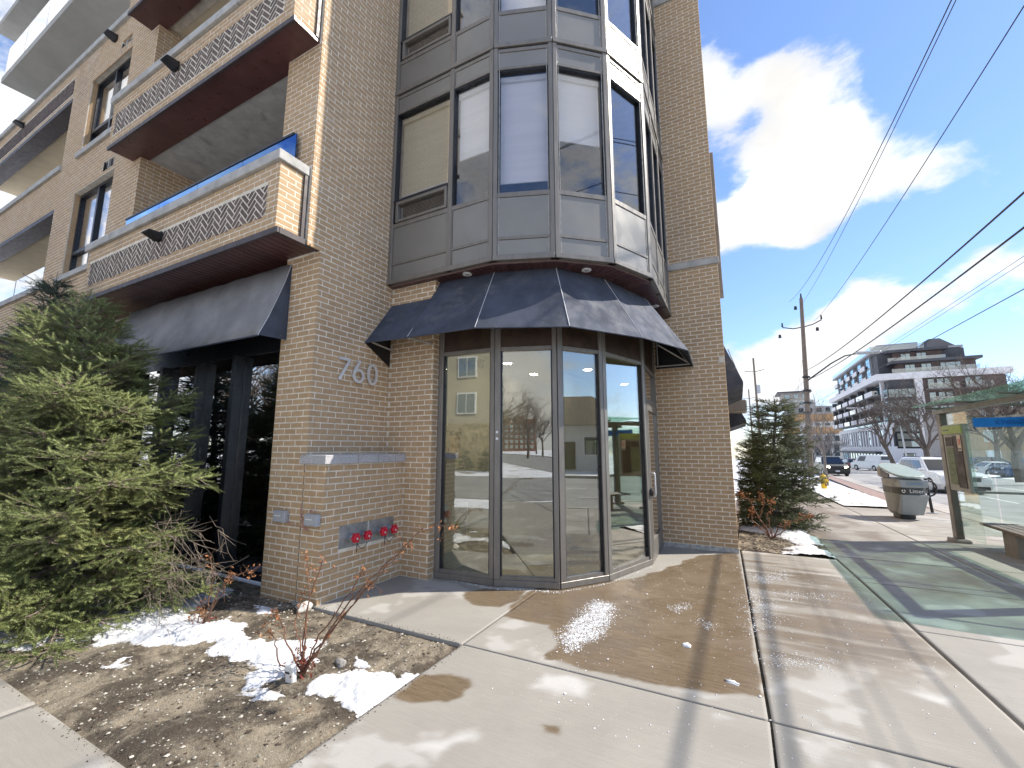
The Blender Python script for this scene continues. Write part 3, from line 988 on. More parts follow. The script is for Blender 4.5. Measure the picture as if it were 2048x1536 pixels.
# pebbles and clods on the soil
n = 3000
px_ = rng.uniform(-7.0, -2.2, n); py_ = rng.uniform(1.3, 3.2, n)
sz = 0.004 + 0.012 * rng.random(n) ** 3
tag(scatter('gravel', np.stack([px_, py_, soil_z(px_, py_) + sz * 0.2], 1), sz, 'pebble'), 'small pale stones strewn over the garden soil', 'gravel', kind='stuff')
n = 2600
px_ = rng.uniform(-7.5, -2.2, n); py_ = rng.uniform(1.3, 3.2, n)
k_ = (fbm(px_ * 2, py_ * 2, 77) > 0.5) | (py_ > 2.75)
px_, py_ = px_[k_], py_[k_]; sz = 0.005 + 0.015 * rng.random(len(px_)) ** 3
tag(scatter('mulch', np.stack([px_, py_, soil_z(px_, py_) + sz * 0.2], 1), sz, 'mulch', flatten=0.35), 'dark bark crumbs and dead leaves on the garden soil', 'mulch', kind='stuff')
n = 2600
px_ = rng.uniform(-0.1, 1.1, n); py_ = 8.03 + 6 * rng.random(n) ** 1.5; sz = 0.008 + 0.018 * rng.random(n) ** 2
tag(scatter('mulch', np.stack([px_, py_, bed2_z(px_, py_) + sz * 0.2], 1), sz, 'mulch', flatten=0.35), 'brown leaf litter on the planting strip beside the right brick wall', 'mulch', kind='stuff')

# crumbs of soil washed over the slab edges
n = 700
q_ = rng.random(n)
cx_ = np.where(q_ < 0.45, -2.15 + np.abs(rng.normal(0, 0.035, n)), np.where(q_ < 0.75, rng.uniform(-4.0, -2.2, n), rng.uniform(-5.0, -2.2, n)))
cy_ = np.where(q_ < 0.45, rng.uniform(1.3, 3.2, n), np.where(q_ < 0.75, 3.205 + np.abs(rng.normal(0, 0.03, n)), 1.258 - np.abs(rng.normal(0, 0.035, n))))
sz = 0.0022 + 0.006 * rng.random(n) ** 3
tag(scatter('soil_crumbs', np.stack([cx_, cy_, sz * 0.3], 1), sz, 'mulch'), 'dark soil crumbs spilled along the paving edges', 'soil', kind='stuff')

# de-icing salt: heaps on the wet slab, stray grains everywhere
def blob_pts(poly, n, spread=0.05):
    poly = np.array(poly); lo, hi = poly.min(0) - spread, poly.max(0) + spread
    out = []
    while len(out) < n:
        p = rng.uniform(lo, hi, (n * 3, 2)); s = poly_sd(*warp(p[:, 0], p[:, 1], 0.08, 7), poly)
        keep = rng.random(len(p)) < np.clip(0.05 + (s + spread) / (2 * spread), 0, 1) ** 2.0
        out.extend(p[keep & (s > -spread * 1.3)])
    return np.array(out[:n])


S = [blob_pts(G([(1190, 1200), (1232, 1207), (1218, 1240), (1190, 1282), (1140, 1303), (1118, 1275), (1155, 1232)]), 8000, 0.07),
     blob_pts(G([(1345, 1215), (1375, 1205), (1370, 1222), (1350, 1226)]), 260, 0.08),
     blob_pts(G([(1500, 1150), (1565, 1145), (1575, 1160), (1520, 1166)]), 900, 0.12),
     blob_pts(G([(1500, 1180), (1545, 1200), (1540, 1255), (1508, 1262)]), 900, 0.16),
     blob_pts(G([(1545, 1180), (1700, 1190), (1690, 1200), (1560, 1200)]), 500, 0.14),
     blob_pts(G([(1565, 1310), (1650, 1320), (1640, 1335), (1560, 1330)]), 400, 0.14),
     blob_pts(G([(1400, 1240), (1440, 1252), (1420, 1260)]), 120, 0.08)]
line = np.stack([np.interp(rng.uniform(0, 1, 900), [0, .3, .6, .8, 1], [-3.4, -2.65, -1.9, -1.5, -1.16]), np.zeros(900)], 1)
line[:, 1] = np.interp(line[:, 0], [-3.4, -2.65, -1.9, -1.5, -1.16], [4.62, 4.58, 4.82, 5.38, 6.4]) - np.abs(rng.normal(0, 0.03, 900))
S.append(line)
st = np.stack([rng.uniform(-1.6, 1.2, 1500), rng.uniform(2.6, 7.6, 1500)], 1)
S.append(st)
S = np.concatenate(S)
sz = 0.002 + 0.006 * rng.random(len(S)) ** 3
big = rng.random(len(S)) < 0.02
sz[big] *= 2.0
tag(scatter('salt_grains', np.stack([S[:, 0], S[:, 1], gzv(S[:, 1]) + sz * 0.3], 1), sz, 'salt'), 'white de-icing salt grains heaped and strewn on the wet paving', 'salt', kind='stuff')


def lump(name, c, r, mat, label, cat, seed=1, group=None):
    """irregular rock / lump as one displaced sphere"""
    bm = bmesh.new(); bmesh.ops.create_icosphere(bm, subdivisions=3, radius=1.0)
    for v in bm.verts:
        p = v.co; q = 1 + 0.6 * (float(fbm(np.array(p.x * 1.4 + seed * 7), np.array(p.y * 1.4 + p.z * 1.9), seed)) - 0.5) * 2 + 0.08 * (float(fbm(np.array(p.x * 5), np.array(p.y * 5 + p.z * 4 + seed), seed + 3)) - 0.5)
        v.co = Vector((p.x * r[0] * q, p.y * r[1] * q, max(-0.35, p.z) * r[2] * q))
    me = bpy.data.meshes.new(name); bm.to_mesh(me); bm.free()
    o = finish(name, me, mat, None, True); o.location = c; o.rotation_euler = (0, 0, seed)
    return tag(o, label, cat, group)


lump('boulder', (-5.62, 2.15, 0.04), (0.30, 0.17, 0.16), 'boulder', 'large grey boulder half under the bright spruce branches', 'boulder', 2)
lump('rock', (-3.98, 3.10, 0.01), (0.085, 0.06, 0.06), 'pale_rock', 'pale rock at the foot of the brick corner', 'rock', 5)
lump('rock', (-2.78, 2.52, -0.005), (0.055, 0.036, 0.032), 'boulder', 'small dark rock in the snow by the rose bush', 'rock', 9)
lump('ice_lump', tuple(on_ground(1373, 1292)) , (0.035, 0.03, 0.022), 'salt', 'white lump of ice on the wet slab', 'ice', 3)
lump('ice_lump', tuple(on_ground(1465, 1366)), (0.045, 0.02, 0.014), 'salt', 'flat sliver of white ice near the slab corner', 'ice', 6)
# small white utility marker box beside the rose bush
mk = thing('marker_box', 'small white plastic marker box leaning by the rose bush roots', 'marker', (-2.86, 2.19, 0))
MB().obox((-2.88, 2.18, 0.045), (1, 0.1, 0), (-0.1, 1, 0.12), (0, -0.12, 1), 0.035, 0.02, 0.065).build('body', 'white_paint', mk, bevel=0.006)
MB().obox((-2.888, 2.157, 0.06), (1, 0.1, 0), (-0.1, 1, 0.12), (0, -0.12, 1), 0.02, 0.003, 0.006).build('slot', 'black_plastic', mk)
# ------------------------------------------------------------------ the apartment building
apt = thing('apartment_building', 'tan brick apartment building with curved glazed entrance, black awnings and number 760', 'building', (-4.27, 4.4, 0))
BL, BH, GAP = 0.2032, 0.0677, 0.0115
BRICKS = []        # (x, y, z centre, e(x,y), n(x,y), width, height, wall part)


def brick_face(p0, p1, z0, z1, part, holes=(), phase=0.0):
    """running bond on the face from p0 to p1 (outside on the right-hand side); holes are (u0, u1, z0, z1)"""
    p0 = np.array(p0, float); p1 = np.array(p1, float); W = np.linalg.norm(p1 - p0); e = (p1 - p0) / W; n = np.array([e[1], -e[0]])
    i0 = int(math.floor(z0 / BH)); i1 = int(math.ceil(z1 / BH))
    for i in range(i0, i1):
        za, zb = max(z0, i * BH), min(z1, (i + 1) * BH)
        if zb - za < 0.02:
            continue
        zm = (za + zb) / 2
        spans = [(0.0, W)]
        for (h0, h1, ha, hb) in holes:
            if ha < zm < hb:
                ns = []
                for a, b in spans:
                    if h1 <= a or h0 >= b:
                        ns.append((a, b))
                    else:
                        if h0 > a: ns.append((a, h0))
                        if h1 < b: ns.append((h1, b))
                spans = ns
        off = (i % 2) * BL / 2 + phase
        for a, b in spans:
            k = int(math.floor((a - off) / BL))
            u = k * BL + off
            while u < b - 0.012:
                ua, ub = max(a, u), min(b, u + BL)
                if ub - ua > 0.03:
                    um = (ua + ub) / 2; c = p0 + e * um
                    ea = 0.0 if ua == a else GAP / 2; eb = 0.0 if ub == b else GAP / 2
                    c = p0 + e * (ua + ea + ub - eb) / 2
                    BRICKS.append((c[0], c[1], zm, e[0], e[1], n[0], n[1], ub - ua - ea - eb, zb - za - GAP, part))
                u += BL


def wall_part(name, mat='mortar'):
    return lambda mb: mb.build(name, mat, apt)


RC = 0.0020      # mortar is set this far behind the brick faces
XW, YG, YU, YB = -4.27, 3.23, 3.05, 2.70      # 760 wall, ground pillar face, upper wall face, balcony face
# cores (mortar) of the walls
pil = MB().box(-4.88 + RC, XW - RC, YG + RC, 4.6, -0.1, 3.96).box(-4.91 + RC, XW - RC, YU + RC, 4.6, 3.965, 14.0).build('pillar_wall', 'mortar', apt)
boxw = MB().box(XW - 0.02, -3.95 - RC, YG + RC, 4.47, -0.1, 1.43).build('low_wall', 'mortar', apt)
pier = MB().box(XW - 0.02, -3.5 - RC, 4.46 + RC, 4.70, -0.1, 3.88).build('entrance_pier', 'mortar', apt)
rwall = MB().box(-1.30, -0.115 - RC, 7.78 + RC, 8.0, -0.3, 14.0).build('right_wall', 'mortar', apt)
brick_face((-4.88, YG), (XW, YG), -0.0677, 3.93, pil)
brick_face((XW, YG), (XW, 4.46), 1.53, 3.93, pil, phase=0.06)
brick_face((XW, YU), (XW, 4.36), 3.93, 14.0, pil, phase=0.04)
brick_face((-4.91, YU), (XW, YU), 4.95, 6.62, pil); brick_face((-4.91, YU), (XW, YU), 7.60, 9.28, pil); brick_face((-4.91, YU), (XW, YU), 10.3, 14.0, pil)
brick_face((XW, YG), (-3.95, YG), -0.0677, 1.43, boxw, phase=0.002)
brick_face((-3.95, YG), (-3.95, 4.46), 0.0, 1.43, boxw, holes=((0.235, 1.08, 0.505, 0.758),), phase=0.05)
brick_face((XW, 4.46), (-3.5, 4.46), 0.0, 3.88, pier, holes=((0, 0.32, 0, 1.43),), phase=0.03)
brick_face((-3.5, 4.46), (-3.5, 4.60), 0.0, 3.88, pier, phase=0.1)
brick_face((-1.27, 7.78), (-0.115, 7.78), 0.07, 4.72, rwall, phase=0.05)
brick_face((-0.95, 7.78), (-0.115, 7.78), 4.84, 10.2, rwall, phase=0.05); brick_face((-0.95, 7.78), (-0.115, 7.78), 10.35, 14.0, rwall)
brick_face((-0.115, 7.78), (-0.115, 8.0), 0.07, 14.0, rwall)
# upper facade between and beside the balconies
HOLES = [(-11.72, -9.92, 4.96, 6.76), (-11.72, -9.92, 7.68, 9.37), (-8.90, -4.91, 4.95, 6.70), (-8.90, -4.91, 7.60, 9.40), (-19.5, -12.7, 4.96, 6.70), (-19.5, -12.7, 7.60, 9.40),
         (-10.42, -10.0, 6.84, 7.03), (-10.42, -10.0, 9.52, 9.71), (-19.5, -12.75, 9.50, 9.93)]
XL = -20.0
fac = MB()
xs = sorted({XL, -4.91} | {h[0] for h in HOLES if h[0] > XL} | {h[1] for h in HOLES})
zs = sorted({3.97, 10.16} | {h[2] for h in HOLES} | {h[3] for h in HOLES})
for i in range(len(xs) - 1):
    for j in range(len(zs) - 1):
        xm, zm = (xs[i] + xs[i + 1]) / 2, (zs[j] + zs[j + 1]) / 2
        if not any(h[0] < xm < h[1] and h[2] < zm < h[3] for h in HOLES):
            fac.box(xs[i], xs[i + 1], YU + RC, YU + 0.30, zs[j], zs[j + 1])
fac = fac.build('facade_wall', 'mortar', apt)
brick_face((XL, YU), (-4.91, YU), 3.97, 10.16, fac, holes=[(h[0] - XL, h[1] - XL, h[2], h[3]) for h in HOLES] + [(-9.28 - XL, -4.3 - XL, 3.9, 4.93), (-9.17 - XL, -4.3 - XL, 6.63, 7.58), (-9.17 - XL, -4.3 - XL, 9.28, 10.2)])
# ground storey left of the window and storeys above the parapet
gl = MB().box(XL, -9.0, YG + 0.2 + RC, 3.9, -0.1, 3.96).build('ground_wall', 'mortar', apt)
brick_face((XL, YG + 0.2), (-9.0, YG + 0.2), 0, 3.94, gl)
# window reveals and loggia returns in brick
for (xa, xb, za, zb) in ((-8.90, -4.91, 4.95, 6.70), (-8.90, -4.91, 7.60, 9.40)):
    MB().box(xa - 0.25, xa - RC, YU + 0.301, 5.0, za - 0.9, zb + 0.02).build('loggia_side', 'mortar', apt)
    MB().box(xa - 0.01, xa + 0.004, YU + 0.02, 4.9, za - 0.9, zb + 0.02).build('loggia_side', 'mortar', apt)
    brick_face((xa + 0.008, YU), (xa + 0.008, 4.9), za - 0.3, zb - 0.02, fac)
    MB().box(xa, xb, 4.9, 5.0, za - 0.9, zb + 0.05).build('loggia_back', 'stucco', apt)
    MB().box(xa - 0.02, xb + 0.3, YU + 0.12, 4.9, zb + 0.02, zb + 0.12).build('loggia_ceiling', 'stucco', apt)
    MB().box(xa, xb, YU + 0.02, 4.9, za - 0.95, za - 0.75).build('loggia_floor', 'precast', apt)
    sd_ = MB().box(xa + 1.4, xb - 0.5, 4.86, 4.895, za - 0.7, zb - 0.25).build('balcony_door', 'dark_frame', apt)
    MB().box(xa + 1.46, xb - 1.8, 4.84, 4.858, za - 0.62, zb - 0.32).build('pane', 'dark_glass', sd_); MB().box(xb - 1.74, xb - 0.56, 4.84, 4.858, za - 0.62, zb - 0.32).build('pane', 'dark_glass', sd_)
for (za, zb) in ((4.96, 6.70), (7.60, 9.40)):
    MB().box(-19.5, -12.7, 4.7, 4.8, za - 0.2, zb + 0.05).build('loggia_back', 'stucco', apt)
    MB().box(-19.5, -12.7, YU + 0.31, 4.7, zb + 0.01, zb + 0.1).build('loggia_ceiling', 'stucco', apt)
    MB().box(-19.5, -12.68, YU + 0.005, YU + 0.32, zb - 0.10, zb - 0.003).build('lintel_cladding', 'fascia_dark', apt)
    MB().box(-12.70, -12.6, YU + 0.31, 4.75, za - 0.2, zb + 0.05).build('loggia_side', 'stucco', apt)
    MB().box(-19.5, -12.7, YU + 0.31, 4.7, za - 0.25, za - 0.1).build('loggia_floor', 'precast', apt)
for x0 in (-19.5, -17.2, -14.95):
    MB().box(x0, x0 + 2.2, YU + 0.13, YU + 0.142, 5.06, 5.55).build('glass_railing', 'clear_rail', apt)

# herringbone panels
HB = []


def herringbone(x0, x1, z0, z1, y, part):
    L, Wd = 0.2, 0.0667
    g = 0.0165
    c45 = math.cos(math.pi / 4)
    xc, zc = (x0 + x1) / 2, (z0 + z1) / 2
    span = int((x1 - x0) / Wd) + 8
    out = []
    for i in range(-span, span):
        for j in range(-span, span):
            # herringbone lattice: step (W, W) along, (L, -L)... across
            ox, oy = i * Wd + j * L, i * Wd - j * L
            for (a, b, w, h) in ((0, 0, L, Wd), (0, Wd, Wd, L)):
                rx, ry = ox + a, oy + b
                cx, cy = rx + w / 2, ry + h / 2
                X, Z = (cx - cy) * c45 + xc, (cx + cy) * c45 + zc
                if not (x0 - 0.12 < X < x1 + 0.12 and z0 - 0.12 < Z < z1 + 0.12):
                    continue
                poly = [(rx + g / 2, ry + g / 2), (rx + w - g / 2, ry + g / 2), (rx + w - g / 2, ry + h - g / 2), (rx + g / 2, ry + h - g / 2)]
                poly = [((p - q) * c45 + xc, (p + q) * c45 + zc) for p, q in poly]
                for ax, lim, sgn in ((0, x0, 1), (0, x1, -1), (1, z0, 1), (1, z1, -1)):      # clip to the panel
                    res = []
                    for k in range(len(poly)):
                        p, q = poly[k], poly[(k + 1) % len(poly)]
                        ip, iq = (p[ax] - lim) * sgn >= 0, (q[ax] - lim) * sgn >= 0
                        if ip: res.append(p)
                        if ip != iq:
                            t = (lim - p[ax]) / (q[ax] - p[ax]); res.append((p[0] + t * (q[0] - p[0]), p[1] + t * (q[1] - p[1])))
                    poly = res
                    if len(poly) < 3: break
                if len(poly) < 3: continue
                ar = abs(sum(poly[k][0] * poly[(k + 1) % len(poly)][1] - poly[(k + 1) % len(poly)][0] * poly[k][1] for k in range(len(poly)))) / 2
                if ar > 0.0006: out.append(poly)
    for poly in out:
        HB.append((part, y, poly))


def hb_piece(mb, y, poly, d=0.012):
    n = len(poly)
    a = sum(poly[k][0] * poly[(k + 1) % n][1] - poly[(k + 1) % n][0] * poly[k][1] for k in range(n))
    if a < 0: poly = poly[::-1]
    yy_ = y + random.uniform(-0.0015, 0.0015)
    mb.add([(x, yy_, z) for x, z in poly] + [(x, yy_ + d, z) for x, z in poly], [tuple(range(n))] + [(i, i + n, (i + 1) % n + n, (i + 1) % n) for i in range(n)])


def coping(name, x0, x1, y0, y1, z0, z1, n, parent, mat='precast'):
    for k in range(n):
        a, b = x0 + (x1 - x0) * k / n, x0 + (x1 - x0) * (k + 1) / n
        MB().box(a + 0.004, b - 0.004, y0, y1, z0, z1).build(name, mat, parent, bevel=0.006)


# projecting balconies
for bi, (zb, xl_, nb) in enumerate(((3.95, -9.28, 49), (6.63, -9.17, 0), (9.30, -9.17, 0))):
    bal = MB().box(xl_ + RC, -4.34 - RC, YB + RC, YU - 0.002, zb + 0.06, zb + 0.84).build('balcony', 'mortar', apt)
    xr_ = -4.34
    W_ = xr_ - xl_
    pz0, pz1 = zb + 0.22, zb + 0.62
    px0, px1 = xl_ + 0.12, xr_ - 0.20
    brick_face((xl_, YB), (xr_, YB), zb + 0.05, zb + 0.85, bal, holes=((px0 - xl_, px1 - xl_, pz0, pz1),))
    brick_face((xr_, YB), (xr_, YU - 0.01), zb + 0.05, zb + 0.85, bal)
    herringbone(px0 + 0.004, px1 - 0.004, pz0 + 0.004, pz1 - 0.004, YB + 0.0005, bal)
    coping('coping', xl_ - 0.05, xr_ + 0.04, YB - 0.045, YU - 0.004, zb + 0.85, zb + 0.97, 4, bal)
    MB().box(xr_ + 0.001, xr_ + 0.03, YU - 0.06, YU - 0.012, zb + 0.05, zb + 0.84).build('gap_strip', 'fascia_dark', bal)  # dark strip drawn for the shaded gap between balcony end and pillar
    # dark red soffit
    if nb:
        pitch = W_ / nb
        MB().box(xl_, xr_ + 0.04, YB + 0.02, 3.62, zb + 0.012, zb + 0.05).build('soffit_base', 'groove_highlight', bal)
        first = MB().box(0.006, pitch - 0.006, YB + 0.02, 3.60, zb, zb + 0.0115).build('soffit_board', 'soffit_red', None)
        first.location.x = xl_
        attach(first, bal)
        for k in range(1, nb):
            b2 = dup(first); b2.location.x = xl_ + k * pitch
        MB().box(xl_ - 0.02, xr_ + 0.05, YB - 0.012, YB + 0.02, zb - 0.02, zb + 0.052).box(xr_ + 0.002, xr_ + 0.05, YB + 0.0205, YG, zb - 0.02, zb + 0.052).build('soffit_trim', 'fascia_dark', bal, bevel=0.004)
    else:
        MB().box(xl_, xr_ + 0.02, YB + 0.02, YU + 0.12, zb, zb + 0.045).build('soffit', 'soffit_red', bal)
        MB().box(xl_ - 0.015, xr_ + 0.03, YB - 0.010, YB + 0.02, zb - 0.015, zb + 0.052).build('soffit_trim', 'fascia_dark', bal)
    for k in range(4):
        a = xl_ + 0.35 + k * 1.1
        MB().box(a, a + 1.09, YU - 0.06, YU - 0.048, zb + 0.975, zb + 1.47).build('glass_railing', 'blue_glass', bal)
    MB().box(xl_ + 0.33, xr_ - 0.25, YU - 0.07, YU - 0.038, zb + 1.471, zb + 1.50).build('handrail', 'dark_frame', bal)
# more soffit over the ground floor further left
MB().box(XL, -9.35, 2.9, 3.6, 3.95, 3.968).build('soffit_strip', 'soffit_red', apt)
MB().box(XL, -9.35, 2.88, 2.899, 3.93, 4.02).build('soffit_trim', 'fascia_dark', apt)
herringbone(-19.3, -12.80, 9.53, 9.90, YU + 0.0005, fac)
MB().box(-19.5, -12.75, YU + 0.02, YU + 0.28, 9.50, 9.93).build('panel_bed', 'mortar', apt)
coping('coping', XL, -9.22, YU - 0.06, YU + 0.32, 10.16, 10.29, 6, apt)
coping('coping', -19.5, -12.66, YU - 0.05, YU + 0.3, 7.57, 7.69, 4, apt)
coping('coping', -19.5, -12.66, YU - 0.05, YU + 0.3, 4.86, 4.98, 4, apt)
# windows of the facade
for (za, zb) in ((4.96, 6.76), (7.68, 9.37)):
    x0, x1 = -11.72, -9.92
    w = MB().box(x0, x0 + 0.06, YU + 0.10, YU + 0.18, za, zb).box(x1 - 0.06, x1, YU + 0.10, YU + 0.18, za, zb).box(x0 + 0.06, x1 - 0.06, YU + 0.10, YU + 0.18, zb - 0.06, zb).box(x0 + 0.06, x1 - 0.06, YU + 0.10, YU + 0.18, za, za + 0.06) \
        .box(-10.86, -10.79, YU + 0.095, YU + 0.18, za + 0.06, zb - 0.06).box(x0 + 0.06, -10.861, YU + 0.095, YU + 0.18, za + 0.48, za + 0.55).box(-10.789, x1 - 0.06, YU + 0.095, YU + 0.18, za + 0.48, za + 0.55).build('window', 'dark_frame', apt)
    for (a, b, c, d) in ((x0 + 0.06, -10.86, za + 0.55, zb - 0.06), (-10.79, x1 - 0.06, za + 0.55, zb - 0.06), (x0 + 0.06, -10.86, za + 0.06, za + 0.48), (-10.79, x1 - 0.06, za + 0.06, za + 0.48)):
        MB().box(a, b, YU + 0.14, YU + 0.150, c, d).build('pane', 'bay_glass', w)
        MB().box(a + 0.05 + (b - a) * 0.45, b, YU + 0.24, YU + 0.25, c, d).build('curtain', 'curtain', w)
    MB().box(x0, x1, YU + 0.9, YU + 0.95, za, zb).build('room', 'room_dark', w)
    MB().box(x0 - 0.12, x1 + 0.1, YU - 0.05, YU + 0.10, za - 0.11, za - 0.001).build('sill', 'precast', w, bevel=0.005)
    MB().box(x0, x0 + 0.003, YU + 0.02, YU + 0.1, za, zb).build('reveal', 'brick', w)
    v = MB().box(-10.42, -10.0, YU + 0.03, YU + 0.06, zb + 0.08, zb + 0.27).build('vent', 'dark_frame', apt)
    MB().box(-10.225, -10.195, YU - 0.006, YU + 0.028, zb + 0.08, zb + 0.27).build('vent_bar', 'precast', v)
    for xv in (-10.43, -10.0):
        MB().box(xv, xv + 0.01, YU - 0.006, YU + 0.028, zb + 0.07, zb + 0.28).build('vent_frame', 'precast', v)
# wedge-shaped wall lamps
for (x, y, z) in ((-6.92, YB, 4.47), (-7.07, YB, 7.22), (-10.77, YU, 9.90), (-16.0, YU, 9.92), (-17.8, YU, 7.2)):
    l = MB().slab([(x - 0.09, y - 0.01, z + 0.07), (x - 0.09, y - 0.02, z - 0.035), (x - 0.09, y - 0.19, z + 0.03), (x - 0.09, y - 0.17, z + 0.06)], (0.18, 0, 0)).build('wall_lamp', 'black_plastic', apt, bevel=0.008)
    MB().box(x - 0.05, x + 0.05, y - 0.02, y + 0.004, z - 0.04, z + 0.1).build('bracket', 'black_plastic', l)
# upper set-back storeys with deep slab balconies (top left)
MB().box(XL, -9.3, 4.6, 5.0, 10.0, 16.0).build('setback_wall', 'grey_stucco', apt)
MB().box(-13.2, -11.9, 4.3, 4.6, 10.2, 13.0).build('fluted_pier', 'grey_stucco', apt)
for k in range(9):
    MB().box(-13.15 + k * 0.14, -13.08 + k * 0.14, 4.27, 4.299, 10.2, 11.85).build('flute', 'grey_stucco', apt)
for zz, xa, xb in ((11.9, -17.95, -11.8), (14.55, -19.8, -11.0)):
    sl = MB().box(xa, xb, 2.86, 4.6, zz, zz + 0.18).build('balcony_slab', 'grey_stucco', apt, bevel=0.01)
    for k in range(4):
        a = xa + k * (xb - xa) / 4
        MB().box(a + 0.01, a + (xb - xa) / 4 - 0.01, 2.90, 2.912, zz + 0.19, zz + 1.15).build('glass_railing', 'clear_rail', sl)
    MB().box(xa, xa + 0.012, 2.93, 4.5, zz + 0.19, zz + 1.15).build('glass_railing', 'clear_rail', sl)
sw = MB().box(-16.5, -14.2, 4.55, 4.599, 12.1, 14.3).build('window', 'dark_frame', apt)
MB().box(-16.4, -15.4, 4.53, 4.549, 12.2, 14.2).build('pane', 'far_glass', sw); MB().box(-15.3, -14.3, 4.53, 4.549, 12.2, 14.2).build('pane', 'far_glass', sw)
MB().box(XL, -17.6, 3.6, 4.6, 10.3, 11.8).build('terrace_wall', 'white_paint', apt)

# ground-floor window under the left awning
gw = MB().box(-9.0, -4.88, 3.44, 3.52, 2.86, 3.2).box(-9.0, -4.88, 3.42, 3.52, 0.02, 0.10)
for x in (-4.915, -6.02, -6.94, -7.96, -8.95):
    gw.box(x - 0.045, x + 0.045, 3.34, 3.52, 0.101, 2.859)
gw = gw.build('shop_window', 'dark_frame', apt, bevel=0.004)
for a, b in ((-8.9, -8.01), (-7.91, -6.99), (-6.89, -6.07), (-5.97, -4.965)):
    MB().box(a, b, 3.46, 3.47, 0.10, 2.86).build('pane', 'dark_glass', gw)
MB().box(-9.0, -4.88, 3.44, 3.6, 3.201, 3.95).build('header', 'black_plastic', gw)
for k in range(34):
    a = -8.9 + k * 0.118
    MB().obox((a + 0.05, 3.62 + 0.02 * (k % 2), 1.5), (1, 0.35 * (-1) ** k, 0), (-0.35 * (-1) ** k, 1, 0), (0, 0, 1), 0.055, 0.004, 1.4).build('drape', 'curtain', gw)
MB().box(-9.0, -4.9, 3.75, 3.8, 0, 3.2).build('room', 'room_dark', gw)

# awnings

def fabric(name, panels, mat, parent, seams=(), thick=0.006):
    """panels: list of 3D quads (top left, top right, bottom right, bottom left), gently sagged"""
    mb = MB()
    for q in panels:
        q = [np.array(p, float) for p in q]; N, Mm = 6, 8
        nrm = np.cross(q[1] - q[0], q[3] - q[0]); nrm = nrm / (np.linalg.norm(nrm) + 1e-9)
        if nrm[2] < 0: nrm = -nrm
        vs = []
        for j in range(Mm + 1):
            for i in range(N + 1):
                u, v = i / N, j / Mm
                p = (1 - v) * ((1 - u) * q[0] + u * q[1]) + v * ((1 - u) * q[3] + u * q[2])
                vs.append(p - nrm * (0.016 * math.sin(math.pi * u) * math.sin(math.pi * v) + 0.005 * math.sin(9 * u + 4 * v) * math.sin(math.pi * v)))
        o = len(vs)
        fs = [(j * (N + 1) + i, j * (N + 1) + i + 1, (j + 1) * (N + 1) + i + 1, (j + 1) * (N + 1) + i) for j in range(Mm) for i in range(N)]
        mb.add(vs, fs)
    ob = mb.build(name, mat, parent, smooth=False)
    md = ob.modifiers.new('thickness', 'SOLIDIFY'); md.thickness = thick; md.offset = 0
    return ob


# entrance awning
UZ = 3.86
Up = [(XW + .005, 4.45, 3.61), (-3.52, 4.45, 3.61), (-3.50, 4.56, UZ), (-2.66, 4.60, UZ), (-1.90, 4.84, UZ), (-1.46, 5.48, UZ), (-1.12, 6.5, UZ), (-1.18, 7.765, UZ)]
LZ = 2.975
Lo = [(XW + .005, 3.985, LZ), (-3.585, 4.03, LZ), (-2.605, 4.06, LZ), (-1.615, 4.51, LZ), (-0.975, 5.43, LZ), (-0.55, 6.44, LZ), (-0.60, 7.765, LZ)]
aw = fabric('awning', [(Up[0], Up[1], Lo[1], Lo[0]), (Up[2], Up[3], Lo[2], Lo[1]), (Up[3], Up[4], Lo[3], Lo[2]), (Up[4], Up[5], Lo[4], Lo[3]), (Up[5], Up[6], Lo[5], Lo[4]), (Up[6], Up[7], Lo[6], Lo[5])], 'awning_fabric', apt)
aw['label'] = 'black canvas awning over the curved entrance'
sm = MB()
sm.add([Up[1], Up[2], Lo[1]], [(0, 1, 2)])
sm.build('gusset', 'awning_fabric', aw)
for a, b in ((Up[1], Lo[1]), (Up[3], Lo[2]), (Up[4], Lo[3]), (Up[5], Lo[4]), (Up[6], Lo[5])):
    MB().tube([np.array(a) + (0, -.004, .006), np.array(b) + (0, -.004, .006)], 0.0045, 5).build('seam', 'piping', aw)
for k in range(6):
    a, b = np.array(Lo[k]), np.array(Lo[k + 1])
    MB().tube([a, b], 0.010, 6).build('hem_rail', 'awning_fabric', aw)
fr = MB()
MB().slab([Up[7], (-1.2, 7.765, LZ), Lo[6]], (0, -0.004, 0)).build('end_panel', 'black_plastic', aw)
MB().slab([Up[0], (XW + .006, 4.45, 2.72), Lo[0]], (0.004, 0, 0)).build('end_panel', 'black_plastic', aw)
for a, b in (((-1.2, 7.72, LZ + .04), (-0.64, 7.72, LZ + .04)), ((-1.13, 7.5, LZ + .02), (-1.13, 7.5, 3.5)), ((-1.1, 7.72, 3.75), (-0.66, 7.72, LZ + .05)), ((-1.08, 7.3, 3.3), (-0.68, 7.6, LZ + .06)), ((-3.5, 4.7, LZ), (-3.59, 4.05, LZ)), ((-4.2, 4.44, 2.95), (-4.2, 4.02, 2.99))):
    MB().tube([a, b], 0.012, 6).build('frame_bar', 'awning_frame', aw)
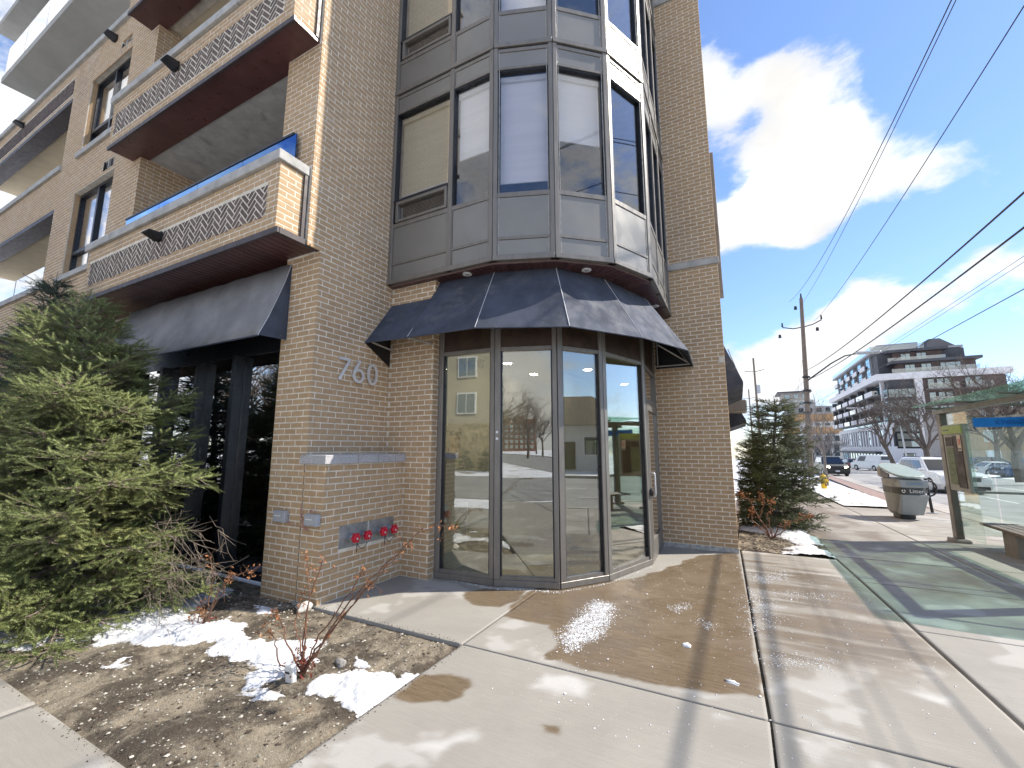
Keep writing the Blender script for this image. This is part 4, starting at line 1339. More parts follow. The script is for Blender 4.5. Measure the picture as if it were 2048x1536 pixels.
# left awning
x0, x1 = -8.95, -4.78
prof = [(3.23, 3.88), (3.16, 3.62), (3.08, 3.38), (2.99, 3.13), (2.885, 2.885)]
vs = []; fs = []
NX = 40
for (py2, pz) in prof:
    for i in range(NX + 1):
        x = x0 + (x1 - x0) * i / NX
        vs.append((x, py2 + 0.006 * math.sin(i * 1.3 + pz * 3), pz + 0.004 * math.sin(i * 0.9)))
for j in range(len(prof) - 1):
    for i in range(NX):
        a = j * (NX + 1) + i
        fs.append((a, a + NX + 1, a + NX + 2, a + 1))
la = MB().add(vs, fs).build('awning', 'awning_faded', apt, smooth=True)
la['label'] = 'faded grey canvas awning over the dark shop window'
md = la.modifiers.new('thickness', 'SOLIDIFY'); md.thickness = 0.006
for x in (x0, x1):
    MB().slab([(x, a, b) for a, b in prof] + [(x, 3.23, 2.90)], (0.005, 0, 0)).build('side_panel', 'awning_fabric', la)
MB().tube([(x0, 2.885, 2.88), (x1, 2.885, 2.88)], 0.010, 6).build('hem_rail', 'awning_fabric', la)
MB().tube([(x1, 2.885, 2.885)] + [(x1 + 0.004, a - .004, b) for a, b in prof[::-1]], 0.004, 5).build('seam', 'piping', la)

# low wall coping and house number
coping_pts = [(3.195, 3.66), (3.66, 3.97), (3.97, 4.27), (4.27, 4.50)]
for a, b in coping_pts:
    MB().box(XW - 0.055 if a < 3.3 else XW + 0.003, -3.915, a + 0.003 if a < 3.3 else a + 0.003, min(b - 0.003, 4.452 if b > 4.4 else b), 1.432, 1.53).build('coping_stone', 'granite', boxw, bevel=0.005)
MB().box(-3.949, -3.915, 4.452, 4.50, 1.432, 1.53).build('coping_stone', 'granite', boxw)


def stroke(name, pts, w, d, parent, mat='steel', closed=False):
    """flat bar following a path on the 760 wall (y, z), standing off the brick"""
    pts = [np.array(p, float) for p in pts]; n = len(pts); L = []; Rr = []
    for i in range(n):
        t = (pts[(i + 1) % n] - pts[i - 1]) if closed else (pts[min(i + 1, n - 1)] - pts[max(i - 1, 0)])
        t = t / (np.linalg.norm(t) + 1e-9); nn = np.array([-t[1], t[0]])
        L.append(pts[i] + nn * w / 2); Rr.append(pts[i] - nn * w / 2)
    x0_, x1_ = XW + 0.02, XW + 0.02 + d
    vs = []
    for i in range(n):
        for (p, x) in ((L[i], x0_), (Rr[i], x0_), (Rr[i], x1_), (L[i], x1_)):
            vs.append((x, p[0], p[1]))
    fs = []
    m = n if closed else n - 1
    for i in range(m):
        j = (i + 1) % n
        for k in range(4):
            fs.append((4 * i + k, 4 * i + (k + 1) % 4, 4 * j + (k + 1) % 4, 4 * j + k))
    if not closed:
        fs += [(0, 1, 2, 3), tuple(4 * (n - 1) + k for k in (3, 2, 1, 0))]
    return MB().add(vs, fs).build(name, mat, parent)


WST = 0.034
d7 = stroke('digit', [(3.578, 2.693), (3.735, 2.693)], WST, 0.02, apt); d7['label'] = 'brushed steel figure 7'
stroke('bar', [(3.728, 2.680), (3.59, 2.43)], WST, 0.0185, d7)
ring = [(3.885 + 0.076 * math.cos(a), 2.515 + 0.076 * math.sin(a)) for a in np.linspace(0, 2 * math.pi, 28, endpoint=False)]
d6 = stroke('digit', ring, WST, 0.02, apt, closed=True); d6['label'] = 'brushed steel figure 6'
stroke('bar', [(3.818, 2.552), (3.838, 2.60), (3.87, 2.655), (3.905, 2.71)], WST, 0.0185, d6)
ov = [(4.122 + 0.073 * math.cos(a), 2.567 + 0.128 * math.sin(a)) for a in np.linspace(0, 2 * math.pi, 32, endpoint=False)]
d0 = stroke('digit', ov, WST, 0.02, apt, closed=True); d0['label'] = 'brushed steel figure 0'

# fire department connections on the low wall
for ya, yb, caps in ((3.467, 3.878, (3.625, 3.80)), (3.898, 4.309, (4.055, 4.235))):
    pl = MB().box(-3.962, -3.946, ya, yb, 0.508, 0.755).build('hose_connection', 'plate_steel', apt, bevel=0.003)
    for yc in caps:
        MB().cyl((-3.947, yc, 0.613), (-3.885, yc, 0.613), 0.047, 18).build('coupling', 'plate_steel', pl, bevel=0.003)
        c_ = MB().cyl((-3.884, yc, 0.613), (-3.840, yc, 0.613), 0.046, 18).build('cap', 'red_cap', pl, bevel=0.006)
        for k in range(6):
            w = k * math.pi / 3
            MB().obox((-3.862, yc + 0.046 * math.cos(w), 0.613 + 0.046 * math.sin(w)), (1, 0, 0), (0, math.cos(w), math.sin(w)), (0, -math.sin(w), math.cos(w)), 0.02, 0.008, 0.008).build('lug', 'red_cap', c_)
        MB().cyl((-3.8395, yc, 0.605), (-3.834, yc, 0.605), 0.012, 10).build('boss', 'steel', c_)
    a, b = caps
    ch = [(-3.848, a + (b - a) * t, 0.56 - 0.075 * math.sin(math.pi * t)) for t in np.linspace(0, 1, 9)]
    MB().tube(ch, 0.004, 5).build('chain', 'black_plastic', pl)
    MB().tube([(-3.845, a + .005, 0.575), (-3.85, a + .008, 0.46)], 0.005, 5).build('chain', 'black_plastic', pl)
# grey junction boxes with loose wires
for (xc, zc, w, h) in ((-4.585, 0.852, 0.105, 0.062), (-4.065, 0.848, 0.10, 0.06)):
    jb = MB().box(xc - w, xc + w, YG - 0.055, YG + 0.002, zc - h, zc + h).build('junction_box', 'grey_plastic', apt, bevel=0.006)
    MB().box(xc - w + 0.012, xc + w - 0.012, YG - 0.060, YG - 0.0552, zc - h + 0.012, zc + h - 0.012).build('cover', 'grey_plastic', jb, bevel=0.002)
    MB().box(xc - w * 0.62, xc + w * 0.35, YG - 0.0616, YG - 0.0602, zc + 0.005, zc + 0.014).build('print', 'white_paint', jb)
    MB().box(xc + w, xc + w + 0.012, YG - 0.04, YG - 0.02, zc - 0.02, zc + 0.01).build('latch', 'grey_plastic', jb)
wr = MB()
for pts in ([(-4.47, 0.80), (-4.40, 0.775), (-4.30, 0.775), (-4.22, 0.76), (-4.17, 0.74), (-4.14, 0.775)], [(-4.27, 1.0), (-4.275, 0.92), (-4.24, 0.83), (-4.20, 0.76), (-4.15, 0.745), (-4.13, 0.77)], [(-4.25, 0.96), (-4.24, 0.88), (-4.21, 0.79), (-4.16, 0.735), (-4.12, 0.75)], [(-4.12, 0.92), (-4.10, 0.955), (-4.09, 0.925)], [(-4.05, 0.92), (-4.035, 0.95)]):
    wr.tube([(x, YG - 0.02, z) for x, z in pts], 0.0035, 5)
wr.build('loose_wires', 'wire_pink', apt)

# right wall trims
MB().box(-0.94, -0.085, 7.735, 7.80, 4.722, 4.835).build('band', 'precast', apt, bevel=0.005)
MB().box(-0.98, -0.085, 7.735, 7.80, 10.205, 10.34).build('band', 'precast', apt, bevel=0.005)
MB().box(-1.27, -0.11, 7.765, 7.80, -0.04, 0.068).build('base_flashing', 'caulk', apt)
MB().box(-0.20, -0.118, 7.768, 7.781, 3.0, 3.10).build('notice', 'poster_white', apt)
MB().box(-1.30, -0.34, 8.001, 22, -0.4, 13.9).build('street_wall', 'brick', apt)
for zz in (5.0, 6.3, 7.2):
    MB().box(-0.345, -0.075, 8.3 + zz * 0.2, 9.6 + zz * .2, zz, zz + 0.9).build('balcony_edge', 'bronze', apt)
# awnings and canopy on the street side seen end-on
for ya, yb, zt, zl in ((8.5, 11.2, 3.5, 2.72), (13.2, 15.8, 3.0, 2.30)):
    sa = MB().slab([(-0.335, ya, zt + 0.5), (0.14 if ya < 9 else 0.22, ya, zl + 0.05), (0.14 if ya < 9 else 0.22, ya, zl), (-0.335, ya, zl - 0.2)], (0, yb - ya, 0)).build('street_awning', 'awning_fabric', apt)
    MB().tube([(-0.06, ya + 0.05, zt - 0.12), (0.12, ya + 0.05, zl + 0.05)], 0.01, 5).build('frame_bar', 'awning_frame', sa)
MB().box(-0.335, 0.24, 12.0, 13.0, 2.52, 2.80).build('canopy', 'bronze', apt, bevel=0.02)

# ------------------------------------------------------------------ glazed bay above the entrance
BAY = [(-4.27, 4.36), (-2.55, 4.36), (-1.825, 4.63), (-1.245, 5.12), (-0.912, 5.85), (-0.93, 7.775)]
bayp = MB()
inner = [(-4.25, 4.50), (-2.60, 4.50), (-1.92, 4.75), (-1.37, 5.22), (-1.05, 5.90), (-1.06, 7.77)]
back = [(-1.06, 8.0), (-4.25, 8.0)]
for z in (3.905, 6.78, 9.48, 12.1):
    bayp.prism(inner + back, z, z + 0.12)
bayp.box(-4.26, -1.0, 7.99, 8.1, 3.9, 12.2).box(-4.40, -4.262, 4.601, 8.1, 3.9, 12.25).box(-1.05, -0.99, 7.79, 8.1, 3.9, 12.2)
bay = bayp.build('bay_window', 'room_dark', apt)
bay['label'] = 'curved bay of grey metal panels and tall panes'
# board soffit of the bay (boards radiate along the face normals)
MB().prism([(-4.26, 4.39), (-2.56, 4.39), (-1.85, 4.66), (-1.28, 5.15), (-0.95, 5.87), (-0.965, 7.77), (-4.26, 7.77)], 3.870, 3.90).build('soffit_base', 'groove_highlight', bay)
for k in range(len(BAY) - 1):
    p0, p1 = np.array(BAY[k]), np.array(BAY[k + 1]); L = np.linalg.norm(p1 - p0); nbd = int(L / 0.085)
    for j in range(nbd):
        MB().fbox(p0, p1, j * L / nbd + 0.003, (j + 1) * L / nbd - 0.006, 3.862 - 0.0015 * (k % 2), 3.8695, -0.72, -0.03).build('soffit_board', 'soffit_red', bay)
for (x, y) in ((-3.0, 4.475), (-1.575, 5.07), (-1.04, 6.95)):
    MB().lathe([(0.062, 3.852), (0.062, 3.86), (0.03, 3.861)], x, y, 20).build('downlight', 'white_paint', bay)
    MB().lathe([(0.028, 3.848), (0.028, 3.854)], x, y, 14).build('downlight_lens', 'grey_plastic', bay)
STOREY = [dict(b0=3.89, low=(3.965, 4.165), pan=(4.205, 4.735), win=(4.80, 6.565), span=(6.605, 6.825), top=6.895),
          dict(b0=6.895, low=None, pan=(6.965, 7.41), win=(7.475, 9.245), span=(9.285, 9.505), top=9.575),
          dict(b0=9.575, low=None, pan=(9.645, 10.09), win=(10.155, 11.925), span=(11.965, 12.185), top=12.25)]
for k in range(len(BAY) - 1):
    p0, p1 = np.array(BAY[k]), np.array(BAY[k + 1]); L = np.linalg.norm(p1 - p0)
    cuts = [0.0, L] if k in (1, 2, 3) else ([0.0, 1.055, L] if k == 0 else [0.0, 0.66, 1.30, L])
    for s_i, S_ in enumerate(STOREY):
        # mullions
        for ci, c in enumerate(cuts):
            w0, w1 = (c - 0.034, c + 0.034)
            if ci == 0: w0 = 0.0 if k else 0.0; w1 = 0.055
            if ci == len(cuts) - 1: w0, w1 = L - 0.055, L
            MB().fbox(p0, p1, w0, w1, S_['b0'] + 0.0, S_['top'] - 0.002, -0.09, 0.022).build('mullion', 'bronze', bay, bevel=0.004)
            if ci in (0, len(cuts) - 1) and 0 < k < 4:
                cc = 0.075 if ci == 0 else L - 0.075
                MB().fbox(p0, p1, cc - 0.003, cc + 0.003, S_['b0'], S_['top'] - 0.01, 0.0, 0.010).build('caulk_line', 'caulk', bay)
        MB().fbox(p0, p1, 0.0, L, S_['b0'] - 0.0, S_['b0'] + 0.066, -0.05, 0.036).build('sill_rail', 'bronze', bay, bevel=0.005)
        MB().fbox(p0, p1, 0.0, L, S_['top'] - 0.018, S_['top'] - 0.006, -0.05, 0.012).build('shadow_gap', 'dark_frame', bay)
        for ci in range(len(cuts) - 1):
            a = cuts[ci] + (0.055 if ci == 0 else 0.034); b = cuts[ci + 1] - (0.055 if ci == len(cuts) - 2 else 0.034)
            panels = [S_['pan'], S_['span']] + ([S_['low']] if S_['low'] else [])
            for (z0, z1) in panels:
                MB().fbox(p0, p1, a + 0.016, b - 0.016, z0, z1, -0.06, 0.004).build('panel', 'bronze_panel', bay, bevel=0.004)
            # rails between panels and the window
            zr = [(S_['b0'] + 0.066, S_['pan'][0] if not S_['low'] else S_['low'][0])]
            if S_['low']: zr.append((S_['low'][1], S_['pan'][0]))
            zr += [(S_['pan'][1], S_['win'][0]), (S_['win'][1], S_['span'][0]), (S_['span'][1], S_['top'] - 0.018)]
            for (z0, z1) in zr:
                MB().fbox(p0, p1, a, b, z0 + 0.001, z1 - 0.001, -0.07, 0.014).build('rail', 'bronze', bay, bevel=0.003)
            for (z0, z1) in panels:
                MB().fbox(p0, p1, a, a + 0.0155, z0, z1, -0.07, 0.012).build('stile', 'bronze', bay); MB().fbox(p0, p1, b - 0.0155, b, z0, z1, -0.07, 0.012).build('stile', 'bronze', bay)
            z0, z1 = S_['win']
            # dark glazing beads
            for args in ((a, a + 0.012, z0, z1), (b - 0.012, b, z0, z1), (a + 0.012, b - 0.012, z1 - 0.02, z1)):
                MB().fbox(p0, p1, *args, -0.08, 0.0).build('bead', 'dark_frame', bay)
            zp = z0
            if k == 0 and ci == 0:        # small hopper light at the foot of the first column
                zp = z0 + 0.36
                MB().fbox(p0, p1, a, b, zp - 0.035, zp + 0.0, -0.07, 0.02).build('transom', 'dark_frame', bay)
                hp = MB().fbox(p0, p1, a + 0.05, b - 0.012, z0 + 0.005, z0 + 0.045, -0.06, 0.03).fbox(p0, p1, a + 0.05, b - 0.012, zp - 0.085, zp - 0.04, -0.06, 0.03).fbox(p0, p1, a + 0.05, a + 0.09, z0 + 0.046, zp - 0.086, -0.06, 0.03).fbox(p0, p1, b - 0.05, b - 0.012, z0 + 0.046, zp - 0.086, -0.06, 0.03).build('hopper_light', 'bronze', bay, bevel=0.004)
                MB().fbox(p0, p1, a + 0.09, b - 0.05, z0 + 0.045, zp - 0.085, -0.02, -0.014).build('pane', 'bay_glass', hp)
            MB().fbox(p0, p1, a + 0.012, b - 0.012, zp, z1 - 0.02, -0.045, -0.038).build('pane', 'bay_glass', bay)
            drop = {0: (5.30, 5.55)[ci] if k == 0 else 0, 1: 5.02, 2: 5.60}.get(k, 99)
            if s_i == 1: drop = {0: (7.9, 99)[min(ci, 1)], 1: 7.0, 2: 99}.get(k, 99)
            if s_i == 2: drop = 10.8 if k < 3 else 99
            if drop < z1:
                bl = MB().fbox(p0, p1, a + 0.02, b - 0.02, max(z0, drop), z1 - 0.10, -0.125, -0.12).build('blind', 'blind_beige' if (k == 0 and ci == 0) else 'blind_white', bay)
                MB().fbox(p0, p1, a + 0.02, b - 0.02, z1 - 0.099, z1 - 0.03, -0.14, -0.085).build('headrail', 'blind_beige' if (k == 0 and ci == 0) else 'white_paint', bl)
                MB().fbox(p0, p1, a + 0.02, b - 0.02, max(z0, drop) - 0.02, max(z0, drop), -0.13, -0.115).build('bottom_rail', 'white_paint', bl)

# ------------------------------------------------------------------ storefront and lobby
SF = [(-3.50, 4.595), (-2.675, 4.655), (-1.94, 4.905), (-1.535, 5.465), (-1.205, 6.50), (-1.255, 7.775)]
lob = MB().prism([(-3.46, 4.72), (-2.69, 4.70), (-1.98, 4.95), (-1.59, 5.49), (-1.27, 6.52), (-1.31, 7.77), (-1.31, 11), (-3.46, 11)], -0.02, 0.022).build('lobby_floor', 'lobby_floor', apt)
MB().prism([(-3.46, 4.72), (-2.69, 4.70), (-1.98, 4.95), (-1.59, 5.49), (-1.27, 6.52), (-1.31, 7.77), (-1.31, 11), (-3.46, 11)], 2.86, 2.93).build('lobby_ceiling', 'lobby_ceiling', apt)
lw = MB().box(-3.56, -3.46, 4.72, 11, 0.0, 2.86).build('lobby_wall', 'lobby_wall', apt)
MB().box(-3.459, -1.31, 10.0, 10.1, 0.0, 2.86).build('lobby_wall', 'lobby_wall', apt)
MB().box(-1.31, -1.22, 7.80, 11, 0.0, 2.86).build('lobby_wall', 'lobby_wall', apt)
MB().box(-2.62, -2.48, 6.6, 9.99, 0.022, 2.86).build('lobby_partition', 'lobby_wall', apt)
MB().box(-3.459, -3.445, 4.74, 9.9, 0.023, 0.12).build('skirting', 'lobby_ceiling', lw)
gr = MB().box(-3.459, -3.44, 4.87, 5.24, 0.37, 0.85).build('air_grille', 'white_paint', lw, bevel=0.004)
for c_ in range(3):
    for r_ in range(4):
        MB().box(-3.4395, -3.432, 4.905 + c_ * 0.105, 4.99 + c_ * 0.105, 0.42 + r_ * 0.1, 0.50 + r_ * 0.1).build('grille_slot', 'grey_plastic', gr)
pc = MB().box(-3.459, -3.43, 4.70, 5.02, 1.46, 1.83).build('picture', 'black_plastic', lw)
MB().box(-3.4295, -3.425, 4.75, 4.97, 1.52, 1.77).build('print', 'gold_print', pc)
for (x, y) in ((-2.95, 5.5), (-3.0, 6.54), (-2.06, 6.56), (-1.9, 8.4)):  # the last one is added, unseen, for more light inside the lobby
    d_ = MB().lathe([(0.085, 2.845), (0.085, 2.859), (0.07, 2.8595)], x, y, 18).build('ceiling_light', 'white_paint', apt)
    MB().lathe([(0.06, 2.838), (0.06, 2.844)], x, y, 16).build('lamp', 'lamp_glow', d_)
MB().lathe([(0.03, 2.74), (0.055, 2.78), (0.06, 2.859)], -3.2, 5.15, 14).build('dome_camera', 'black_plastic', apt)

sf = MB()
for k in range(len(SF) - 1):
    p0, p1 = np.array(SF[k]), np.array(SF[k + 1]); L = np.linalg.norm(p1 - p0)
    sf.fbox(p0, p1, 0, L, 0.004, 0.075, -0.05, 0.03)
sf = sf.build('storefront', 'bronze', apt, bevel=0.004)
sf['label'] = 'curved storefront of tall panes in bronze frames'
for k in range(len(SF) - 1):
    p0, p1 = np.array(SF[k]), np.array(SF[k + 1]); L = np.linalg.norm(p1 - p0)
    if k < 4:
        for (a, b) in ((0.0, 0.075), (L - 0.055, L)):
            MB().fbox(p0, p1, a, b, 0.076, 3.86, -0.07, 0.028).build('post', 'bronze', sf, bevel=0.004)
        MB().fbox(p0, p1, 0.076, L - 0.056, 2.825, 2.875, -0.06, 0.02).build('head_rail', 'bronze', sf, bevel=0.003)
        MB().fbox(p0, p1, 0.076, L - 0.056, 0.076, 0.115, -0.055, 0.012).build('sill_bead', 'bronze', sf)
        MB().fbox(p0, p1, 0.076, L - 0.056, 2.876, 3.86, -0.05, 0.004).build('transom_panel', 'brown_panel', sf)
        MB().fbox(p0, p1, 0.076, 0.092, 0.116, 2.824, -0.06, 0.006).build('glazing_bead', 'dark_frame', sf); MB().fbox(p0, p1, L - 0.072, L - 0.056, 0.116, 2.824, -0.06, 0.006).build('glazing_bead', 'dark_frame', sf)
        MB().fbox(p0, p1, 0.092, L - 0.072, 0.116, 2.824, -0.026, -0.016).build('pane', 'lobby_glass', sf)
    else:
        # the door side: frame, transom light, leaf with glass, pull and lock
        for (a, b) in ((0.0, 0.075), (L - 0.075, L)):
            MB().fbox(p0, p1, a, b, 0.076, 3.86, -0.07, 0.03).build('post', 'bronze', sf, bevel=0.004)
        MB().fbox(p0, p1, 0.076, L - 0.076, 2.30, 2.37, -0.06, 0.02).build('head_rail', 'bronze', sf, bevel=0.003); MB().fbox(p0, p1, 0.076, L - 0.076, 2.825, 2.875, -0.06, 0.02).build('head_rail', 'bronze', sf, bevel=0.003)
        MB().fbox(p0, p1, 0.076, L - 0.076, 2.371, 2.824, -0.02, -0.012).build('pane', 'lobby_glass', sf)
        MB().fbox(p0, p1, 0.076, L - 0.076, 2.876, 3.86, -0.05, 0.0).build('transom_panel', 'brown_panel', sf)
        a, b = 0.085, L - 0.085
        dr = MB().fbox(p0, p1, a, a + 0.1, 0.08, 2.29, -0.02, 0.035).fbox(p0, p1, b - 0.1, b, 0.08, 2.29, -0.02, 0.035).fbox(p0, p1, a + 0.1, b - 0.1, 2.17, 2.29, -0.02, 0.035).fbox(p0, p1, a + 0.1, b - 0.1, 0.08, 0.30, -0.02, 0.035).build('door', 'bronze', sf, bevel=0.004)
        MB().fbox(p0, p1, a + 0.1, b - 0.1, 0.30, 2.17, 0.0, 0.008).build('door_pane', 'lobby_glass', dr)
        e = (p1 - p0) / L; nn = np.array([e[1], -e[0]])
        q = lambda u, d, z: (*(p0 + e * u + nn * d), z)
        MB().tube([q(a + 0.06, 0.036, 1.24), q(a + 0.06, 0.085, 1.24), q(a + 0.06, 0.09, 1.2), q(a + 0.06, 0.09, 0.95), q(a + 0.06, 0.085, 0.91), q(a + 0.06, 0.036, 0.91)], 0.012, 8).build('pull_handle', 'steel', dr, smooth=True)
        MB().cyl(q(0.035, 0.031, 0.98), q(0.035, 0.075, 0.98), 0.055, 16).build('key_switch', 'black_plastic', sf, bevel=0.006)
# two screw-fixed key locks on the second post
p0, p1 = np.array(SF[1]), np.array(SF[2]); e = (p1 - p0) / np.linalg.norm(p1 - p0); nn = np.array([e[1], -e[0]])
for z in (1.72, 1.80):
    c = p0 + e * 0.035
    MB().cyl((*(c + nn * 0.028), z), (*(c + nn * 0.036), z), 0.016, 12).build('key_lock', 'steel', sf)
MB().box(-1.94, -1.93, 7.0, 7.12, 1.55, 1.75).build('notice', 'poster_red', lw)

# ------------------------------------------------------------------ lay the bricks
arr = np.array([b[:9] for b in BRICKS], float)
vv = arr[:, :3] - np.array([0, 0, EYE]); dist = np.linalg.norm(vv, axis=1)
facing = -(vv[:, 0] * arr[:, 5] + vv[:, 1] * arr[:, 6]) / dist
zc = vv @ _f; ix = 1024 + F_PX * (vv @ _r) / np.maximum(zc, 0.1); iy = 768 - F_PX * (vv @ _u) / np.maximum(zc, 0.1)
seen = (zc > 0.2) & (ix > 0) & (ix < 2048) & (iy > 0) & (iy < 1536) & (facing > 0.05)
score = np.where(seen, arr[:, 7] * arr[:, 8] * facing / dist ** 2, -1)
order = np.argsort(-score)
single = set(order[:300].tolist())
bcache = {}


def brick_mesh(w, h):
    key = (round(w, 3), round(h, 3))
    if key not in bcache:
        mb = MB(); w2, h2, c = key[0] / 2, key[1] / 2, 0.002
        d = 0.014
        mb.add([(-w2, d, -h2), (w2, d, -h2), (w2, d, h2), (-w2, d, h2), (-w2, c, -h2), (w2, c, -h2), (w2, c, h2), (-w2, c, h2),
                (-w2 + c, 0, -h2 + c), (w2 - c, 0, -h2 + c), (w2 - c, 0, h2 - c), (-w2 + c, 0, h2 - c)],
               [(8, 9, 10, 11), (4, 5, 9, 8), (5, 6, 10, 9), (6, 7, 11, 10), (7, 4, 8, 11), (0, 1, 5, 4), (1, 2, 6, 5), (2, 3, 7, 6), (3, 0, 4, 7)])
        me = bpy.data.meshes.new('brick'); me.from_pydata(mb.v, [], mb.f); me.materials.append(MATS['brick']); bcache[key] = me
    return bcache[key]


inv = {}
for i in order[:300]:
    b = BRICKS[i]
    o = bpy.data.objects.new('brick', brick_mesh(b[7], b[8])); col.objects.link(o)
    # local x along the wall, local +y into the wall
    o.rotation_euler = (random.uniform(-.006, .006), random.uniform(-.004, .004), math.atan2(b[4], b[3]) + random.uniform(-.005, .005))
    j = random.uniform(-0.0012, 0.0012)
    o.location = (b[0] + b[5] * j, b[1] + b[6] * j, b[2] + random.uniform(-.0008, .0008))
    o.parent = b[9]
    if b[9].name not in inv:
        inv[b[9].name] = world_of(b[9]).inverted()
    o.matrix_parent_inverse = inv[b[9].name]
rest = np.array([i for i in range(len(BRICKS)) if i not in single])
A = arr[rest]; n = len(A)
e = np.stack([A[:, 3], A[:, 4], np.zeros(n)], 1); nr = np.stack([A[:, 5], A[:, 6], np.zeros(n)], 1); zz = np.array([0, 0, 1.0])
j = rng.uniform(-0.0012, 0.0012, n)[:, None]
cen = A[:, :3] + nr * j
w2 = A[:, 7:8] / 2; h2 = A[:, 8:9] / 2; cc = 0.0018
corner = lambda sx, sz, d, ins: cen + e * sx * (w2 - ins) + zz * sz * (h2 - ins) - nr * d
V = np.stack([corner(-1, -1, 0, cc), corner(1, -1, 0, cc), corner(1, 1, 0, cc), corner(-1, 1, 0, cc), corner(-1, -1, 0.013, 0), corner(1, -1, 0.013, 0), corner(1, 1, 0.013, 0), corner(-1, 1, 0.013, 0)], 1)
Fq = np.array([(0, 1, 2, 3), (4, 5, 1, 0), (5, 6, 2, 1), (6, 7, 3, 2), (7, 4, 0, 3)])
bw = mesh_np('brickwork', V.reshape(-1, 3), (Fq[None] + 8 * np.arange(n)[:, None, None]).reshape(-1, 4), 'brick', apt)
bw['kind'] = 'stuff'
# herringbone bricks: the nearest as pieces, the far panels as one part
HB.sort(key=lambda h: np.linalg.norm([np.mean([p[0] for p in h[2]]), h[1], np.mean([p[1] for p in h[2]]) - EYE]))
far_hb = MB()
for k, (part, y, poly) in enumerate(HB):
    if k < 300:
        m1 = MB(); hb_piece(m1, y, poly); m1.build('herringbone_brick', 'dark_brick', part)
    else:
        hb_piece(far_hb, y, poly)
fh = far_hb.build('herringbone_brickwork', 'dark_brick', apt); fh['kind'] = 'stuff'
# ------------------------------------------------------------------ vegetation

def shoots_mesh(name, P, D, Ln, Rad, mat, parent, needles=30):
    """bottle-brush conifer shoots: P base points, D directions, Ln lengths, Rad needle length"""
    n = len(P); P = np.asarray(P); D = np.asarray(D); D = D / np.linalg.norm(D, axis=1, keepdims=True)
    up = np.where(np.abs(D[:, 2:3]) > 0.9, np.array([[1.0, 0, 0]]), np.array([[0, 0, 1.0]]))
    A = np.cross(D, up); A /= np.linalg.norm(A, axis=1, keepdims=True); B = np.cross(D, A)
    t = (np.arange(needles) + rng.random((n, needles))) / needles
    w = np.arange(needles)[None] * 2.39996 + rng.uniform(0, 6.28, (n, 1))
    root = P[:, None] + D[:, None] * (t * Ln[:, None])[..., None]
    side = A[:, None] * np.cos(w)[..., None] + B[:, None] * np.sin(w)[..., None]
    r = Rad[:, None] * (0.75 + 0.4 * rng.random((n, needles))) * (1 - 0.45 * t ** 3)
    tip = root + (side * 0.80 + D[:, None] * 0.62) * r[..., None]
    tw = np.cross(side, D[:, None])
    wd = (0.0026 + 0.05 * r)[..., None]
    V = np.stack([root - tw * wd, root + tw * wd, tip], 2).reshape(-1, 3)
    F = np.arange(len(V)).reshape(-1, 3)
    return mesh_np(name, V, F, mat, parent)


